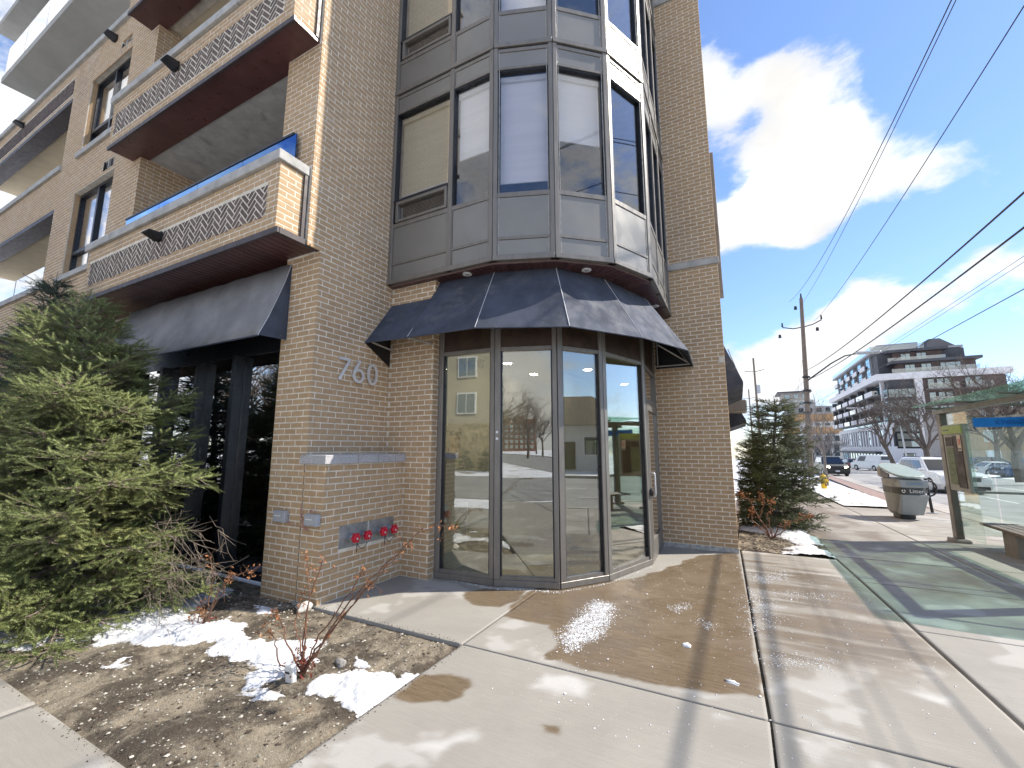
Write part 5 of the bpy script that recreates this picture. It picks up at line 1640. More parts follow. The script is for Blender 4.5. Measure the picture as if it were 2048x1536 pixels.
def spruce(name, label, cx, cy, z0, h, rbase, nwh, mat, ymax=None, xskew=0.0, seed=1, density=1.0, dead=0.0, shootlen=0.11, top=0.0, squash=1.0, low=0.05, needles=30, keep=None, dome=0.0):
    r = np.random.default_rng(seed)
    t = thing(name, label, 'spruce', (cx, cy, z0))
    lean = lambda z: np.array([cx + xskew * z / h, cy, z0 + z])
    MB().tube([lean(h * k / 8) + np.array([0.02 * math.sin(k * 2.1), 0.02 * math.cos(k * 1.7), 0]) for k in range(9)], [0.075 * (1 - 0.11 * k) for k in range(9)], 8).build('trunk', 'grey_bark', t)
    P, D, L_, Rd = [], [], [], []
    br = MB()
    for wi in range(nwh):
        f = low + (1 - low) * wi / nwh
        z = h * f
        rad = rbase * ((1 - f) ** 0.85 * (1 - dome) + dome * (1 - f ** 2.2) ** 0.75 * (0.72 + 0.28 * min(1, f * 3))) * (0.82 + 0.4 * r.random()) + top
        nb = int(5 + 4 * r.random())
        a0 = r.uniform(0, 6.28)
        for b in range(nb):
            a = a0 + 6.283 * b / nb + r.normal(0, 0.2)
            R_ = rad * (0.62 + 0.62 * r.random())
            dirv = np.array([math.cos(a), math.sin(a) * squash, 0])
            base = lean(z + r.normal(0, 0.05)); pts = []
            rise = 0.35 * (f) - 0.12
            for s in np.linspace(0, 1, 7):
                pts.append(base + dirv * R_ * s + np.array([0, 0, R_ * (rise * s - 0.16 * s * s + 0.20 * s ** 3)]) + r.normal(0, 0.012, 3) * s)
            if ymax is not None and max(p[1] for p in pts) > ymax:
                for p in pts: p[1] = min(p[1], ymax - 0.02 * r.random())
            br.tube(pts, [0.013 * (1 - 0.8 * s) * (R_ / rbase + 0.35) for s in np.linspace(0, 1, 7)], 5, False)
            isdead = r.random() < dead * (1 - f)
            seg = np.array(pts); main = seg[-1] - seg[0]; main = main / np.linalg.norm(main)
            sidev = np.cross(main, (0, 0, 1)); sidev = sidev / (np.linalg.norm(sidev) + 1e-9)
            ntw = max(4, int(R_ / 0.065 * density))
            for q in range(ntw):
                s = 0.22 + 0.78 * (q + r.random()) / ntw
                i = min(5, int(s * 6)); p = seg[i] + (seg[i + 1] - seg[i]) * (s * 6 - i)
                sg = 1 if q % 2 else -1
                tl = (0.42 * R_ * (1.05 - s) + 0.10) * (0.7 + 0.6 * r.random())
                td = main * (0.55 + 0.5 * r.random()) + sidev * sg * (0.9 * r.random() + 0.25) + np.array([0, 0, r.normal(-0.05, 0.28)]); td /= np.linalg.norm(td)
                br.tube([p, p + td * tl * 0.5 + np.array([0, 0, -0.01]), p + td * tl], [0.0045, 0.0035, 0.002], 3, False)
                if isdead:
                    for u in range(4):
                        s2 = r.random(); d2 = td + r.normal(0, 0.5, 3); d2 /= np.linalg.norm(d2)
                        q0 = p + td * tl * s2
                        br.tube([q0, q0 + d2 * 0.1, q0 + d2 * 0.18 + r.normal(0, 0.02, 3)], [0.0028, 0.0022, 0.0015], 3, False)
                    continue
                m = max(2, int(tl / 0.055))
                for u in range(m):
                    s2 = (u + 0.6) / m; q0 = p + td * tl * s2
                    sg2 = 1 if u % 2 else -1
                    sv = np.cross(td, (0, 0, 1)); sv = sv / (np.linalg.norm(sv) + 1e-9)
                    d2 = td * (0.75 + 0.4 * r.random()) + sv * sg2 * r.uniform(0.2, 0.95) + np.array([0, 0, r.normal(0.06, 0.25)])
                    P.append(q0); D.append(d2); L_.append(shootlen * (0.65 + 0.7 * r.random())); Rd.append(0.026 * (0.85 + 0.4 * r.random()))
                P.append(p + td * tl * 0.9); D.append(td + np.array([0, 0, 0.1])); L_.append(shootlen * 1.1); Rd.append(0.027)
            P.append(seg[-1]); D.append(main + np.array([0, 0, 0.15])); L_.append(shootlen * 1.2); Rd.append(0.028)
    # leader
    for k in range(10):
        P.append(lean(h * (0.93 + 0.007 * k))); a = k * 2.4; D.append(np.array([math.cos(a), math.sin(a), 1.1 + 0.2 * k])); L_.append(shootlen * 1.3); Rd.append(0.028)
    P, D, L_, Rd = (np.array(k) for k in (P, D, L_, Rd))
    ok = np.ones(len(P), bool)
    if ymax is not None: ok &= (P[:, 1] + D[:, 1] * 0.1 < ymax + 0.02)
    ok &= P[:, 2] > z0 + 0.02
    if keep is not None: ok &= keep(P)
    br.build('branches', 'twig' if dome > 0.8 else 'bark', t)
    shoots_mesh('crown', P[ok], D[ok], L_[ok], Rd[ok], mat, t, needles)
    return t, int(ok.sum())


cnt = []
cnt.append(spruce('spruce_tree', 'broad sunlit yellow-green spruce in front of the dark shop window', -6.0, 2.0, -0.02, 3.35, 1.55, 27, 'needle', ymax=3.18, xskew=-0.75, seed=3, density=1.45, dead=0.09, shootlen=0.125, squash=0.62, low=0.03, needles=32, dome=0.85)[1])
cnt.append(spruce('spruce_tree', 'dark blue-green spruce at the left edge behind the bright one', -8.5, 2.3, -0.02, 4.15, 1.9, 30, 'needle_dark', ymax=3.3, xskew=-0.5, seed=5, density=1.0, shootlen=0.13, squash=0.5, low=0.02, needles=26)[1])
cnt.append(spruce('spruce_tree', 'dense green spruce growing beside the right brick wall and sidewalk', 0.52, 11.0, gz(11), 2.75, 0.74, 24, 'needle_mid', xskew=0.25, seed=8, density=1.9, shootlen=0.12, low=0.05, top=0.10, dome=0.7, needles=24, keep=lambda P: P[:, 0] > -0.04)[1])
cnt.append(spruce('spruce_tree', 'second spruce further along the wall, half hidden by the dense one', 0.40, 13.6, gz(13.6), 2.1, 0.65, 14, 'needle_mid', seed=12, density=0.9, shootlen=0.13, needles=16, keep=lambda P: P[:, 0] > -0.04)[1])
print('shoots', cnt)
# the dead lower twigs of the bright spruce
dt = MB(); r = np.random.default_rng(4)
for k in range(24):
    p = np.array([-5.15 + r.normal(0, 0.12), 2.45 + r.normal(0, 0.15), 0.62 + r.normal(0, 0.16)])
    d = np.array([0.75 + 0.2 * r.random(), r.normal(0, 0.25), r.normal(-0.35, 0.3)]); L = 0.35 + 0.5 * r.random()
    pts = [p, p + d * L * 0.4 + r.normal(0, .02, 3), p + d * L * 0.75 + r.normal(0, .03, 3) + (0, 0, -.03), p + d * L + r.normal(0, .03, 3)]
    dt.tube(pts, [0.0035, 0.0028, 0.002, 0.0013], 4, False)
    for q in range(9):
        b = pts[1] + (pts[3] - pts[1]) * r.random(); dd = d * 0.6 + r.normal(0, 0.5, 3)
        dt.tube([b, b + dd * 0.1, b + dd * 0.2 + r.normal(0, .02, 3)], [0.0021, 0.0016, 0.0011], 3, False)
dt.v = [(x, min(y, 3.2), max(z, 0.03)) for x, y, z in dt.v]
sp = bpy.data.objects['spruce_tree']
dt.build('dead_twigs', 'twig', sp)


def leaves(mb, c, n, spread, size, r):
    for k in range(n):
        p = np.array(c) + r.normal(0, spread, 3); a = r.normal(0, 1, 3); a /= np.linalg.norm(a); b = np.cross(a, r.normal(0, 1, 3)); b /= np.linalg.norm(b) + 1e-9
        s = size * (0.6 + 0.8 * r.random()); m = np.cross(a, b) * s * 0.35
        mb.add([p - a * s, p - b * s * 0.45 + m, p + a * s, p + b * s * 0.45 + m], [(0, 1, 2, 3)])


def bush(name, label, base, stems, seed, leafy=8, red=30, sc=1.0):
    """rose bush: stems are lists of points; tufts of dry leaves at tips"""
    r = np.random.default_rng(seed); t = thing(name, label, 'bush', tuple(base))
    mb = MB(); lf = MB()
    for pts in stems:
        pts = [np.array(p, float) for p in pts]
        q = []
        for i in range(len(pts) - 1):
            for s in np.linspace(0, 1, 5, endpoint=False):
                q.append(pts[i] + (pts[i + 1] - pts[i]) * s + r.normal(0, 0.006 * sc, 3))
        q.append(pts[-1]); n = len(q)
        mb.tube(q, [0.0072 * sc * (1 - 0.70 * i / n) for i in range(n)], 5, False)
        for k in range(n // 2):
            p = q[int(r.integers(2, n))]; d = r.normal(0, 1, 3) + (0, 0, 0.5); d /= np.linalg.norm(d); l = 0.03 + 0.08 * r.random()
            mb.tube([p, p + d * l], [0.0018 * sc, 0.0009 * sc], 3, False)
            if r.random() < 0.5: leaves(lf, p + d * l, 3, 0.008, 0.011 * sc, r)
        leaves(lf, q[-1], leafy + 4, 0.018 * sc, 0.014 * sc, r); leaves(lf, q[int(n * 0.85)], leafy, 0.022 * sc, 0.013 * sc, r); leaves(lf, q[int(n * 0.7)], leafy // 2, 0.022 * sc, 0.012 * sc, r)
    mb.build('stems', 'rose_stem', t); lf.build('dry_leaves', 'dry_leaf', t)
    if red:
        l2 = MB(); leaves(l2, np.array(base) + (0, 0, 0.07), red, 0.05, 0.016, r); l2.build('fallen_leaves', 'dry_leaf_red', t)
    return t


b0 = np.array([-2.88, 2.27, 0.0])
Q = lambda x, y, yy: on_y(x, y, yy)
bush('rose_bush', 'large bare rose bush with arching stem and orange dry leaves', b0, [
    [b0, Q(640, 1290, 2.3), Q(700, 1200, 2.35), Q(770, 1130, 2.4), Q(830, 1070, 2.45), Q(870, 1052, 2.45), Q(905, 1056, 2.45)],
    [b0, Q(650, 1280, 2.28), Q(720, 1190, 2.3), Q(785, 1120, 2.32), Q(815, 1092, 2.33)],
    [b0, Q(612, 1260, 2.3), Q(618, 1180, 2.3), Q(612, 1110, 2.3)],
    [b0, Q(608, 1270, 2.25), Q(620, 1190, 2.25), Q(645, 1120, 2.25)],
    [b0, Q(640, 1270, 2.33), Q(700, 1185, 2.36), Q(725, 1140, 2.36)],
    [b0, Q(560, 1330, 2.22), Q(550, 1280, 2.2), Q(535, 1255, 2.2)],
    [b0, Q(575, 1290, 2.28), Q(560, 1240, 2.28), Q(550, 1228, 2.28)],
    [b0, Q(655, 1270, 2.3), Q(730, 1180, 2.3), Q(742, 1165, 2.3)],
    [b0, Q(600, 1290, 2.35), Q(590, 1240, 2.38), Q(605, 1190, 2.38)]], 21, red=120)
b1 = np.array([-4.42, 2.40, 0.02])
bush('rose_bush', 'small bare rose bush growing out of the snow by the spruce', b1, [
    [b1, Q(418, 1205, 2.42), Q(428, 1150, 2.42), Q(418, 1115, 2.42)], [b1, Q(440, 1180, 2.44), Q(465, 1150, 2.44), Q(498, 1142, 2.44), Q(502, 1150, 2.44)],
    [b1, Q(445, 1185, 2.4), Q(455, 1165, 2.4), Q(462, 1150, 2.4)], [b1, Q(390, 1255, 2.38), Q(378, 1240, 2.38)], [b1, Q(395, 1245, 2.42), Q(402, 1220, 2.42)]], 22, red=14)
b2 = np.array([0.42, 9.6, gz(9.6)])
bush('rose_bush', 'bare rose bush with orange leaves below the dense spruce', b2, [
    [b2, Q(1515, 1030, 9.6), Q(1500, 1000, 9.6), Q(1482, 988, 9.6)], [b2, Q(1535, 1035, 9.6), Q(1545, 1000, 9.6)], [b2, Q(1560, 1055, 9.5), Q(1590, 1040, 9.5), Q(1622, 1032, 9.5)],
    [b2, Q(1505, 1040, 9.7), Q(1503, 1020, 9.7)], [b2, Q(1570, 1060, 9.6), Q(1575, 1045, 9.6)], [b2, Q(1520, 1040, 9.6), Q(1528, 1005, 9.6), Q(1522, 990, 9.6)]], 23, leafy=16, red=40, sc=1.8)


def bare_tree(name, label, base, h, spread, seed, trunk_r, mat='bark', depth=5, first=0.28, group=None, lean=(0, 0), fine=1.0, tag_tree=True):
    r = np.random.default_rng(seed)
    t = thing(name, label, 'tree', tuple(base), group=group)
    mbT, mbC = MB(), MB()
    p0 = np.array(base, float); p1 = p0 + np.array([lean[0], lean[1], h * first])
    mbT.tube([p0 - (0, 0, 0.1), p0 * 0.5 + p1 * 0.5 + r.normal(0, trunk_r * 0.3, 3) * (1, 1, 0), p1], [trunk_r * 1.25, trunk_r, trunk_r * 0.85], 8)

    def grow(p, d, L, rad, lev):
        n = 3
        pts = [p]; dd = d.copy()
        for k in range(n):
            dd = dd + r.normal(0, 0.16, 3) + np.array([0, 0, 0.07]); dd /= np.linalg.norm(dd)
            pts.append(pts[-1] + dd * L / n)
        mbC.tube(pts, [rad * (1 - 0.45 * k / n) for k in range(n + 1)], 5 if lev < 2 else 3, False)
        if lev >= depth: return
        nb = (3 if lev == 0 else 3) + (1 if r.random() < 0.5 * fine else 0)
        for b in range(nb):
            s = 0.35 + 0.65 * (b + r.random()) / nb; i = min(n - 1, int(s * n)); q = pts[i] + (pts[i + 1] - pts[i]) * (s * n - i)
            ax = r.normal(0, 1, 3); nd = dd * 0.8 + ax / np.linalg.norm(ax) * (0.75 if lev < 3 else 0.9) * spread + np.array([0, 0, 0.12]); nd /= np.linalg.norm(nd)
            grow(q, nd, L * (0.62 + 0.16 * r.random()), rad * 0.52, lev + 1)
    nl = 4
    for b in range(nl):
        a = 6.283 * b / nl + r.normal(0, 0.3)
        d = np.array([math.cos(a) * 0.8 * spread, math.sin(a) * 0.8 * spread, 1.0]); d /= np.linalg.norm(d)
        grow(p1 - (0, 0, 0.06 * h * r.random()), d, h * 0.30 * (0.8 + 0.4 * r.random()), trunk_r * 0.55, 1)
    grow(p1, np.array([0.05, 0.05, 1.0]), h * 0.34, trunk_r * 0.65, 1)
    mbT.build('trunk', mat, t); mbC.build('crown', mat, t)
    return t


def at_px(px, y):
    d = sight(px, 900); return np.array([d[0] / d[1] * y, y, gz(y)])


bare_tree('street_tree', 'young leafless street tree with pale twigs by the yellow hydrant', (4.03, 28.6, gz(28.6)), 5.2, 0.75, 31, 0.065, 'grey_bark', 5, 0.36)
bare_tree('street_tree', 'thin leafless street tree left of the utility pole', at_px(1604, 31), 3.6, 0.6, 32, 0.05, 'grey_bark', 4, 0.4)
bare_tree('street_tree', 'large dark leafless tree in front of the pale corner condominium', at_px(1852, 66) + (0, 0, 0.3), 11.0, 1.05, 33, 0.30, 'bark', 6, 0.22)
bare_tree('street_tree', 'leaning leafless tree before the white striped storefront wall', at_px(1787, 74) + (0, 0, 0.2), 10.0, 0.95, 34, 0.24, 'bark', 6, 0.30, lean=(-0.8, 0))
bare_tree('street_tree', 'big forked leafless tree seen through the bus shelter glass', at_px(2034, 40) + (0, 0, 0.2), 8.5, 1.05, 35, 0.27, 'bark', 6, 0.25)
bare_tree('street_tree', 'leafless tree rising right of the condominium above the shelter roof', at_px(1995, 75) + (0, 0, 0.3), 12.5, 1.0, 36, 0.28, 'bark', 6, 0.25)
for k, (px, y, h, sd_, lb) in enumerate(((1640, 120, 10, 41, 'far grey leafless tree behind the black vehicle'), (1662, 135, 9, 42, 'far leafless tree left of the striped condominium base'), (1625, 150, 12, 43, 'tallest far leafless tree behind the utility pole'), (1600, 170, 10, 44, 'far leafless tree beside the spruce tip'))):
    bare_tree('far_tree', lb, at_px(px, y), h, 1.0, sd_, 0.22, 'grey_bark', 5, 0.25, group='bare trees far down the street')

# ------------------------------------------------------------------ poles and wires
MAINP = (4.85, 42.0)
pt = thing('utility_pole', 'tall dark wooden utility pole with street lamp arm near the hydrant', 'utility pole', (*MAINP, gz(42)))
zt = 14.1
pb_, pt_ = on_y(1622, 955, 42)[0], on_y(1602, 595, 42)[0]
MB().tube([(pb_, 42, gz(42) - 0.2), (pb_ * 0.5 + pt_ * 0.5, 42, 6), (pt_, 42, zt)], [0.22, 0.19, 0.13], 10).build('pole', 'pole_wood', pt)
print('pole x', pb_, pt_)
MB().tube([(3.95, 42, 11.75), (4.7, 42, 11.55), (5.4, 42, 11.6), (6.1, 42, 11.75), (6.7, 42, 12.05)], 0.045, 6).build('crossarm', 'cable', pt)
for (x, z) in ((3.95, 11.8), (6.7, 12.1), (5.47, 14.15)):
    MB().tube([(x, 42, z), (x, 42, z + 0.35)], [0.07, 0.05], 8).build('insulator', 'cable', pt)
for (x, z) in ((5.0, 13.3), (3.7, 11.0), (6.35, 11.3)):
    MB().tube([(x, 41.95, z - 0.14), (x, 41.95, z + 0.14)], [0.13, 0.10], 6).build('spool', 'cable', pt)
arm = MB().tube([(5.2, 42, 7.0), (6.0, 41.9, 7.6), (7.0, 41.8, 8.35), (7.9, 41.7, 8.85), (8.8, 41.6, 8.95)], [0.07, 0.06, 0.055, 0.05, 0.04], 7).build('lamp_arm', 'cable', pt)
MB().obox((9.35, 41.55, 8.93), (1, -0.05, -0.05), (0.05, 1, 0), (0.05, 0, 1), 0.75, 0.2, 0.10).build('lamp_head', 'galvanised', arm, bevel=0.06)
for k, z in enumerate((3.2, 4.4, 5.2, 6.2, 7.3)):
    MB().box(4.78 + 0.05 * k, 5.30 + 0.05 * k, 41.75, 41.95, z, z + 0.14).build('bracket', 'cable', pt)
MB().tube([(4.62, 41.75, gz(42) - 0.1), (4.55, 41.75, 3.6)], 0.09, 8).build('conduit', 'galvanised', pt)
for px, y, top, lb in ((1522, 75, 715, 'second utility pole, slimmer, further down the street'), (1507, 112, 778, 'farthest utility pole with a transformer, low over the spruce')):
    b = at_px(px, y); d = sight(px, top); z = EYE + d[2] * y / d[1]
    t2 = thing('utility_pole', lb, 'utility pole', tuple(b))
    MB().tube([b, (b[0], y, z)], [0.2, 0.13], 8).build('pole', 'pole_wood', t2)
    MB().tube([(b[0] - 1.3, y, z - 2.0), (b[0], y, z - 2.15), (b[0] + 1.3, y, z - 1.9)], 0.05, 5).build('crossarm', 'cable', t2)
    MB().cyl((b[0] + 0.35, y, z - 5.5), (b[0] + 0.35, y, z - 4.2), 0.3, 10).build('transformer', 'galvanised', t2)
fl = at_px(1812, 85)
t2 = thing('street_lamp', 'slender grey street lamp with long arm before the condominium', 'street lamp', tuple(fl))
MB().tube([fl, fl + (-0.3, 0, 7.2)], [0.13, 0.09], 8).build('pole', 'galvanised', t2)
MB().tube([fl + (-0.3, 0, 7.2), fl + (-2.6, 0, 8.6), fl + (-5.2, 0, 9.4)], 0.06, 6).build('arm', 'galvanised', t2)
MB().obox(tuple(fl + (-5.9, 0, 9.4)), (1, 0, 0), (0, 1, 0), (0, 0, 1), 0.7, 0.2, 0.1).build('lamp_head', 'galvanised', t2, bevel=0.05)


def wire(label, p0, ymid, x_, zmid, p2, rad, cat='overhead wire'):
    """sagging line through three points"""
    a = np.array(p0, float); c = np.array(p2, float); b = np.array([x_, ymid, zmid], float)
    ys_ = np.linspace(a[1], c[1], 46)
    pts = []
    for y in ys_:
        l0 = (y - b[1]) * (y - c[1]) / ((a[1] - b[1]) * (a[1] - c[1])); l1 = (y - a[1]) * (y - c[1]) / ((b[1] - a[1]) * (b[1] - c[1])); l2 = (y - a[1]) * (y - b[1]) / ((c[1] - a[1]) * (c[1] - b[1]))
        p = a * l0 + b * l1 + c * l2; p[1] = y; pts.append(p)
    return tag(MB().tube(pts, rad, 6).build('overhead_wire', 'cable'), label, cat, 'wires over the street')


for (px, py, X, zp, rad, lb) in ((1903, 0, 4.35, 13.9, 0.013, 'uppermost thin power line rising steeply to the top edge'), (1912, 0, 4.6, 13.6, 0.011, 'power line close beside the uppermost one'),
                                 (2048, 12, 4.95, 12.0, 0.012, 'power line reaching the top right corner'), (2048, 385, 5.0, 7.9, 0.020, 'thick cable above the condominium, highest of the lower bundle'),
                                 (2048, 455, 5.0, 7.1, 0.020, 'thick cable just below the highest of the lower bundle'), (2048, 512, 5.0, 6.3, 0.0045, 'thin telephone line in the lower bundle'),
                                 (2048, 524, 5.05, 6.1, 0.0045, 'second thin telephone line, just under the other thin one'), (2048, 578, 5.0, 5.0, 0.009, 'lowest cable passing over the condominium roof')):
    q = on_x(px, py, X)
    x0_ = 5.25 if zp < 11 else (4.6 if X < 4.5 else 5.47 if X < 4.8 else 6.2)
    wire(lb, (x0_, 42, zp), q[1], X, q[2], (X + 0.35, -14, zp * 0.92), rad)
for (px, py, lb) in ((1585, 800, 'guy wire sloping down left from the pole'), (1560, 810, 'lower guy wire sloping down left from the pole')):
    d = sight(px, py); p = np.array([d[0] / d[1] * 75, 75, EYE + d[2] / d[1] * 75])
    tag(MB().tube([(5.2, 42, 9.2 if px > 1570 else 7.2), p * 0.5 + np.array([5.2, 42, 8.0]) * 0.5 - (0, 0, 0.5), p], 0.012, 5).build('overhead_wire', 'cable'), lb, 'overhead wire', 'wires over the street')

# ------------------------------------------------------------------ street furniture
h0 = np.array([3.5, 25.8, gz(25.8)])
hy = thing('fire_hydrant', 'yellow fire hydrant on the snowy boulevard', 'hydrant', tuple(h0))
MB().lathe([(0.17, h0[2]), (0.17, h0[2] + 0.05), (0.12, h0[2] + 0.06), (0.12, h0[2] + 0.52), (0.15, h0[2] + 0.53), (0.15, h0[2] + 0.58), (0.11, h0[2] + 0.66), (0.05, h0[2] + 0.70)], h0[0], h0[1], 16).build('barrel', 'hydrant_yellow', hy, smooth=False)
MB().cyl(h0 + (0, 0, 0.70), h0 + (0, 0, 0.76), 0.028, 6).build('stem_nut', 'hydrant_yellow', hy)
for s in (-1, 1):
    MB().cyl(h0 + (s * 0.1, 0, 0.42), h0 + (s * 0.2, 0, 0.42), 0.055, 10).build('nozzle', 'hydrant_yellow', hy)
MB().cyl(h0 + (0, -0.1, 0.40), h0 + (0, -0.22, 0.40), 0.075, 12).build('nozzle', 'hydrant_yellow', hy)
MB().cyl(h0 + (0.06, -0.1, 0.3), h0 + (0.07, -0.16, 0.18), 0.03, 8).build('chain', 'dry_leaf', hy)

# litter bin
LB = thing('litter_bin', 'grey-green street litter bin with sloping lid', 'litter bin', (3.62, 14.55, gz(14.55)), R(8), local=True)


def ring_loft(secs, n=28, power=3.2):
    """superellipse sections: (z, cx, cy, half x, half y)"""
    mb = MB(); o = 0
    for (z, cx, cy, a, b) in secs:
        for k in range(n):
            w = 2 * math.pi * k / n; c, s = math.cos(w), math.sin(w)
            mb.v.append((cx + a * math.copysign(abs(c) ** (2 / power), c), cy + b * math.copysign(abs(s) ** (2 / power), s), z))
    for i in range(len(secs) - 1):
        for k in range(n):
            mb.f.append((i * n + k, i * n + (k + 1) % n, (i + 1) * n + (k + 1) % n, (i + 1) * n + k))
    mb.f.append(tuple(range(n))[::-1]); e_ = (len(secs) - 1) * n; mb.f.append(tuple(e_ + k for k in range(n)))
    return mb


ring_loft([(0.10, 0, 0.10, 0.22, 0.30), (0.18, 0, 0.08, 0.27, 0.40), (0.60, 0, 0.0, 0.30, 0.52), (0.63, 0, 0.0, 0.31, 0.53), (0.635, 0, 0, 0.31, 0.53)]).build('lower_body', 'bin_grey', LB)
ring_loft([(0.636, 0, 0, 0.313, 0.535), (0.79, 0, 0, 0.318, 0.545)]).build('band', 'bin_band', LB)
ring_loft([(0.791, 0, 0, 0.315, 0.54), (0.96, 0, 0, 0.32, 0.56), (1.0, 0, 0, 0.28, 0.50)]).build('upper_body', 'bin_grey', LB)
for z0_, z1_, a0, a1 in ((0.13, 0.62, 0.27, 0.307), (0.80, 0.985, 0.322, 0.327)):
    MB().add([(-a0 * 0.93, -0.20, z0_), (a0 * 0.93, -0.20, z0_), (a1 * 0.93, -0.525, z1_), (-a1 * 0.93, -0.525, z1_), (-a0 * 0.8, -0.33 if z0_ < .5 else -0.56, z0_), (a0 * 0.8, -0.33 if z0_ < .5 else -0.56, z0_), (a1 * 0.85, -0.57, z1_), (-a1 * 0.85, -0.57, z1_)],
             [(4, 5, 6, 7), (0, 4, 7, 3), (5, 1, 2, 6), (0, 1, 5, 4), (3, 7, 6, 2)]).build('door_panel', 'bin_side', LB, bevel=0.01)
# sloping lid: high at the far end, overhanging towards the street walk
lid = MB(); n = 28
for zoff in (0.0, 0.05):
    for k in range(n):
        w = 2 * math.pi * k / n; c, s = math.cos(w), math.sin(w)
        x = (0.34 - 0.02 * (zoff > 0)) * math.copysign(abs(c) ** 0.6, c); y = 0.02 + (0.66 - 0.03 * (zoff > 0)) * math.copysign(abs(s) ** 0.7, s)
        lid.v.append((x, y, 1.03 + (y + 0.6) * 0.22 + zoff * (1 - abs(x) * 0.6)))
for k in range(n):
    lid.f.append((k, (k + 1) % n, n + (k + 1) % n, n + k))
lid.f.append(tuple(range(n))[::-1]); lid.f.append(tuple(range(n, 2 * n)))
lid.build('lid', 'bin_lid', LB, bevel=0.012)
for s in (-1, 1):
    MB().slab([(s * 0.27, 0.44, 0.99), (s * 0.27, 0.60, 1.03), (s * 0.27, 0.62, 1.25), (s * 0.27, 0.40, 1.21)], (-s * 0.03, 0, 0)).build('lid_bracket', 'bin_grey', LB)
    MB().slab([(s * 0.305, -0.1, 1.0), (s * 0.305, 0.34, 1.0), (s * 0.305, 0.34, 1.20), (s * 0.305, -0.1, 1.10)], (-s * 0.02, 0, 0)).build('slot', 'black_plastic', LB)
MB().box(-0.16, 0.16, -0.1, 0.3, 0.0, 0.10).build('foot', 'bin_band', LB, bevel=0.02)
def local_text(txt, size, og, ux, uz, mat, par, sx=1.0):
    return text_on(txt, size, og, ux, uz, mat, par, sx=sx)
local_text('Litter', 0.125, (0.04, -0.549, 0.712), (1, 0, 0), (0, 0, 1), 'white_paint', LB)
local_text('L', 0.125, (0.322, -0.36, 0.712), (0, 1, 0), (0, 0, 1), 'white_paint', LB)
MB().box(-0.14, 0.14, -0.577, -0.573, 0.85, 0.94).build('notice', 'bin_lid', LB)
local_text('TORONTO', 0.06, (0.02, -0.579, 0.895), (1, 0, 0), (0, 0, 1), 'print_blue', LB)
# three bent arrows of the recycling mark
for k in range(3):
    a = k * 2.0944 + 0.5
    MB().obox((-0.215 + 0.028 * math.cos(a), -0.551, 0.712 + 0.028 * math.sin(a)), (-math.sin(a), 0, math.cos(a)), (0, 1, 0), (math.cos(a), 0, math.sin(a)), 0.024, 0.002, 0.009).build('recycling_arrow', 'white_paint', LB)

# black ring-and-post bicycle stand by the kerb
bp = np.array([4.62, 16.3, gz(16.3)])
bs = thing('bicycle_stand', 'black ring and post bicycle stand near the kerb', 'bicycle stand', tuple(bp))
MB().tube([bp, bp + (-0.05, 0, 0.95)], 0.035, 10).build('post', 'black_plastic', bs)
MB().tube([bp + (-0.04 + 0.20 * math.cos(a), 0, 0.68 + 0.22 * math.sin(a)) for a in np.linspace(0, 6.2832, 21)], 0.022, 8).build('ring', 'black_plastic', bs, smooth=True)
MB().cyl(bp + (0, 0, 0.0), bp + (0, 0, 0.02), 0.12, 12).build('base_plate', 'galvanised', bs)

# bus shelter
zs_ = gz(10)
SH = thing('bus_shelter', 'glass bus shelter with green curved roof and blue street-name band', 'bus shelter', (3.42, 10.9, gz(10.9)))
for (x, y) in ((3.42, 10.95), (4.62, 10.95), (3.42, 7.0), (4.62, 7.0)):
    zg = gz(y)
    p_ = MB().box(x - 0.055, x + 0.055, y - 0.09, y + 0.09, zg + 0.06, 2.24).build('post', 'shelter_metal', SH, bevel=0.012)
    MB().box(x - 0.12, x + 0.12, y - 0.17, y + 0.17, zg - 0.02, zg + 0.065).build('post_foot', 'bench_block', p_, bevel=0.02)
for x in (3.42, 4.62):
    MB().box(x - 0.05, x + 0.05, 6.9, 11.2, 2.24, 2.33).build('roof_beam', 'shelter_metal', SH, bevel=0.01)
for y in (7.0, 8.3, 9.6, 10.95):
    MB().tube([(3.2, y, 2.36), (3.42, y, 2.345), (4.0, y, 2.40), (4.62, y, 2.36), (4.95, y, 2.30)], 0.02, 6).build('roof_rib', 'shelter_metal', SH)
rf = MB(); N = 14
prof = [(3.12 + (5.05 - 3.12) * k / N, 2.395 + 0.10 * math.sin(math.pi * k / N)) for k in range(N + 1)]
for zoff in (0, 0.03):
    for (x, z) in prof:
        for y in (6.75, 11.35):
            rf.v.append((x, y, z + zoff))
m = 2 * (N + 1)
for k in range(N):
    rf.f.append((2 * k, 2 * k + 1, 2 * k + 3, 2 * k + 2)); rf.f.append((m + 2 * k, m + 2 * k + 2, m + 2 * k + 3, m + 2 * k + 1))
    rf.f.append((2 * k, 2 * k + 2, m + 2 * k + 2, m + 2 * k)); rf.f.append((2 * k + 1, m + 2 * k + 1, m + 2 * k + 3, 2 * k + 3))
rf.f.append((0, m, m + 1, 1)); rf.f.append((2 * N, 2 * N + 1, m + 2 * N + 1, m + 2 * N))
rf.build('roof', 'green_acrylic', SH)
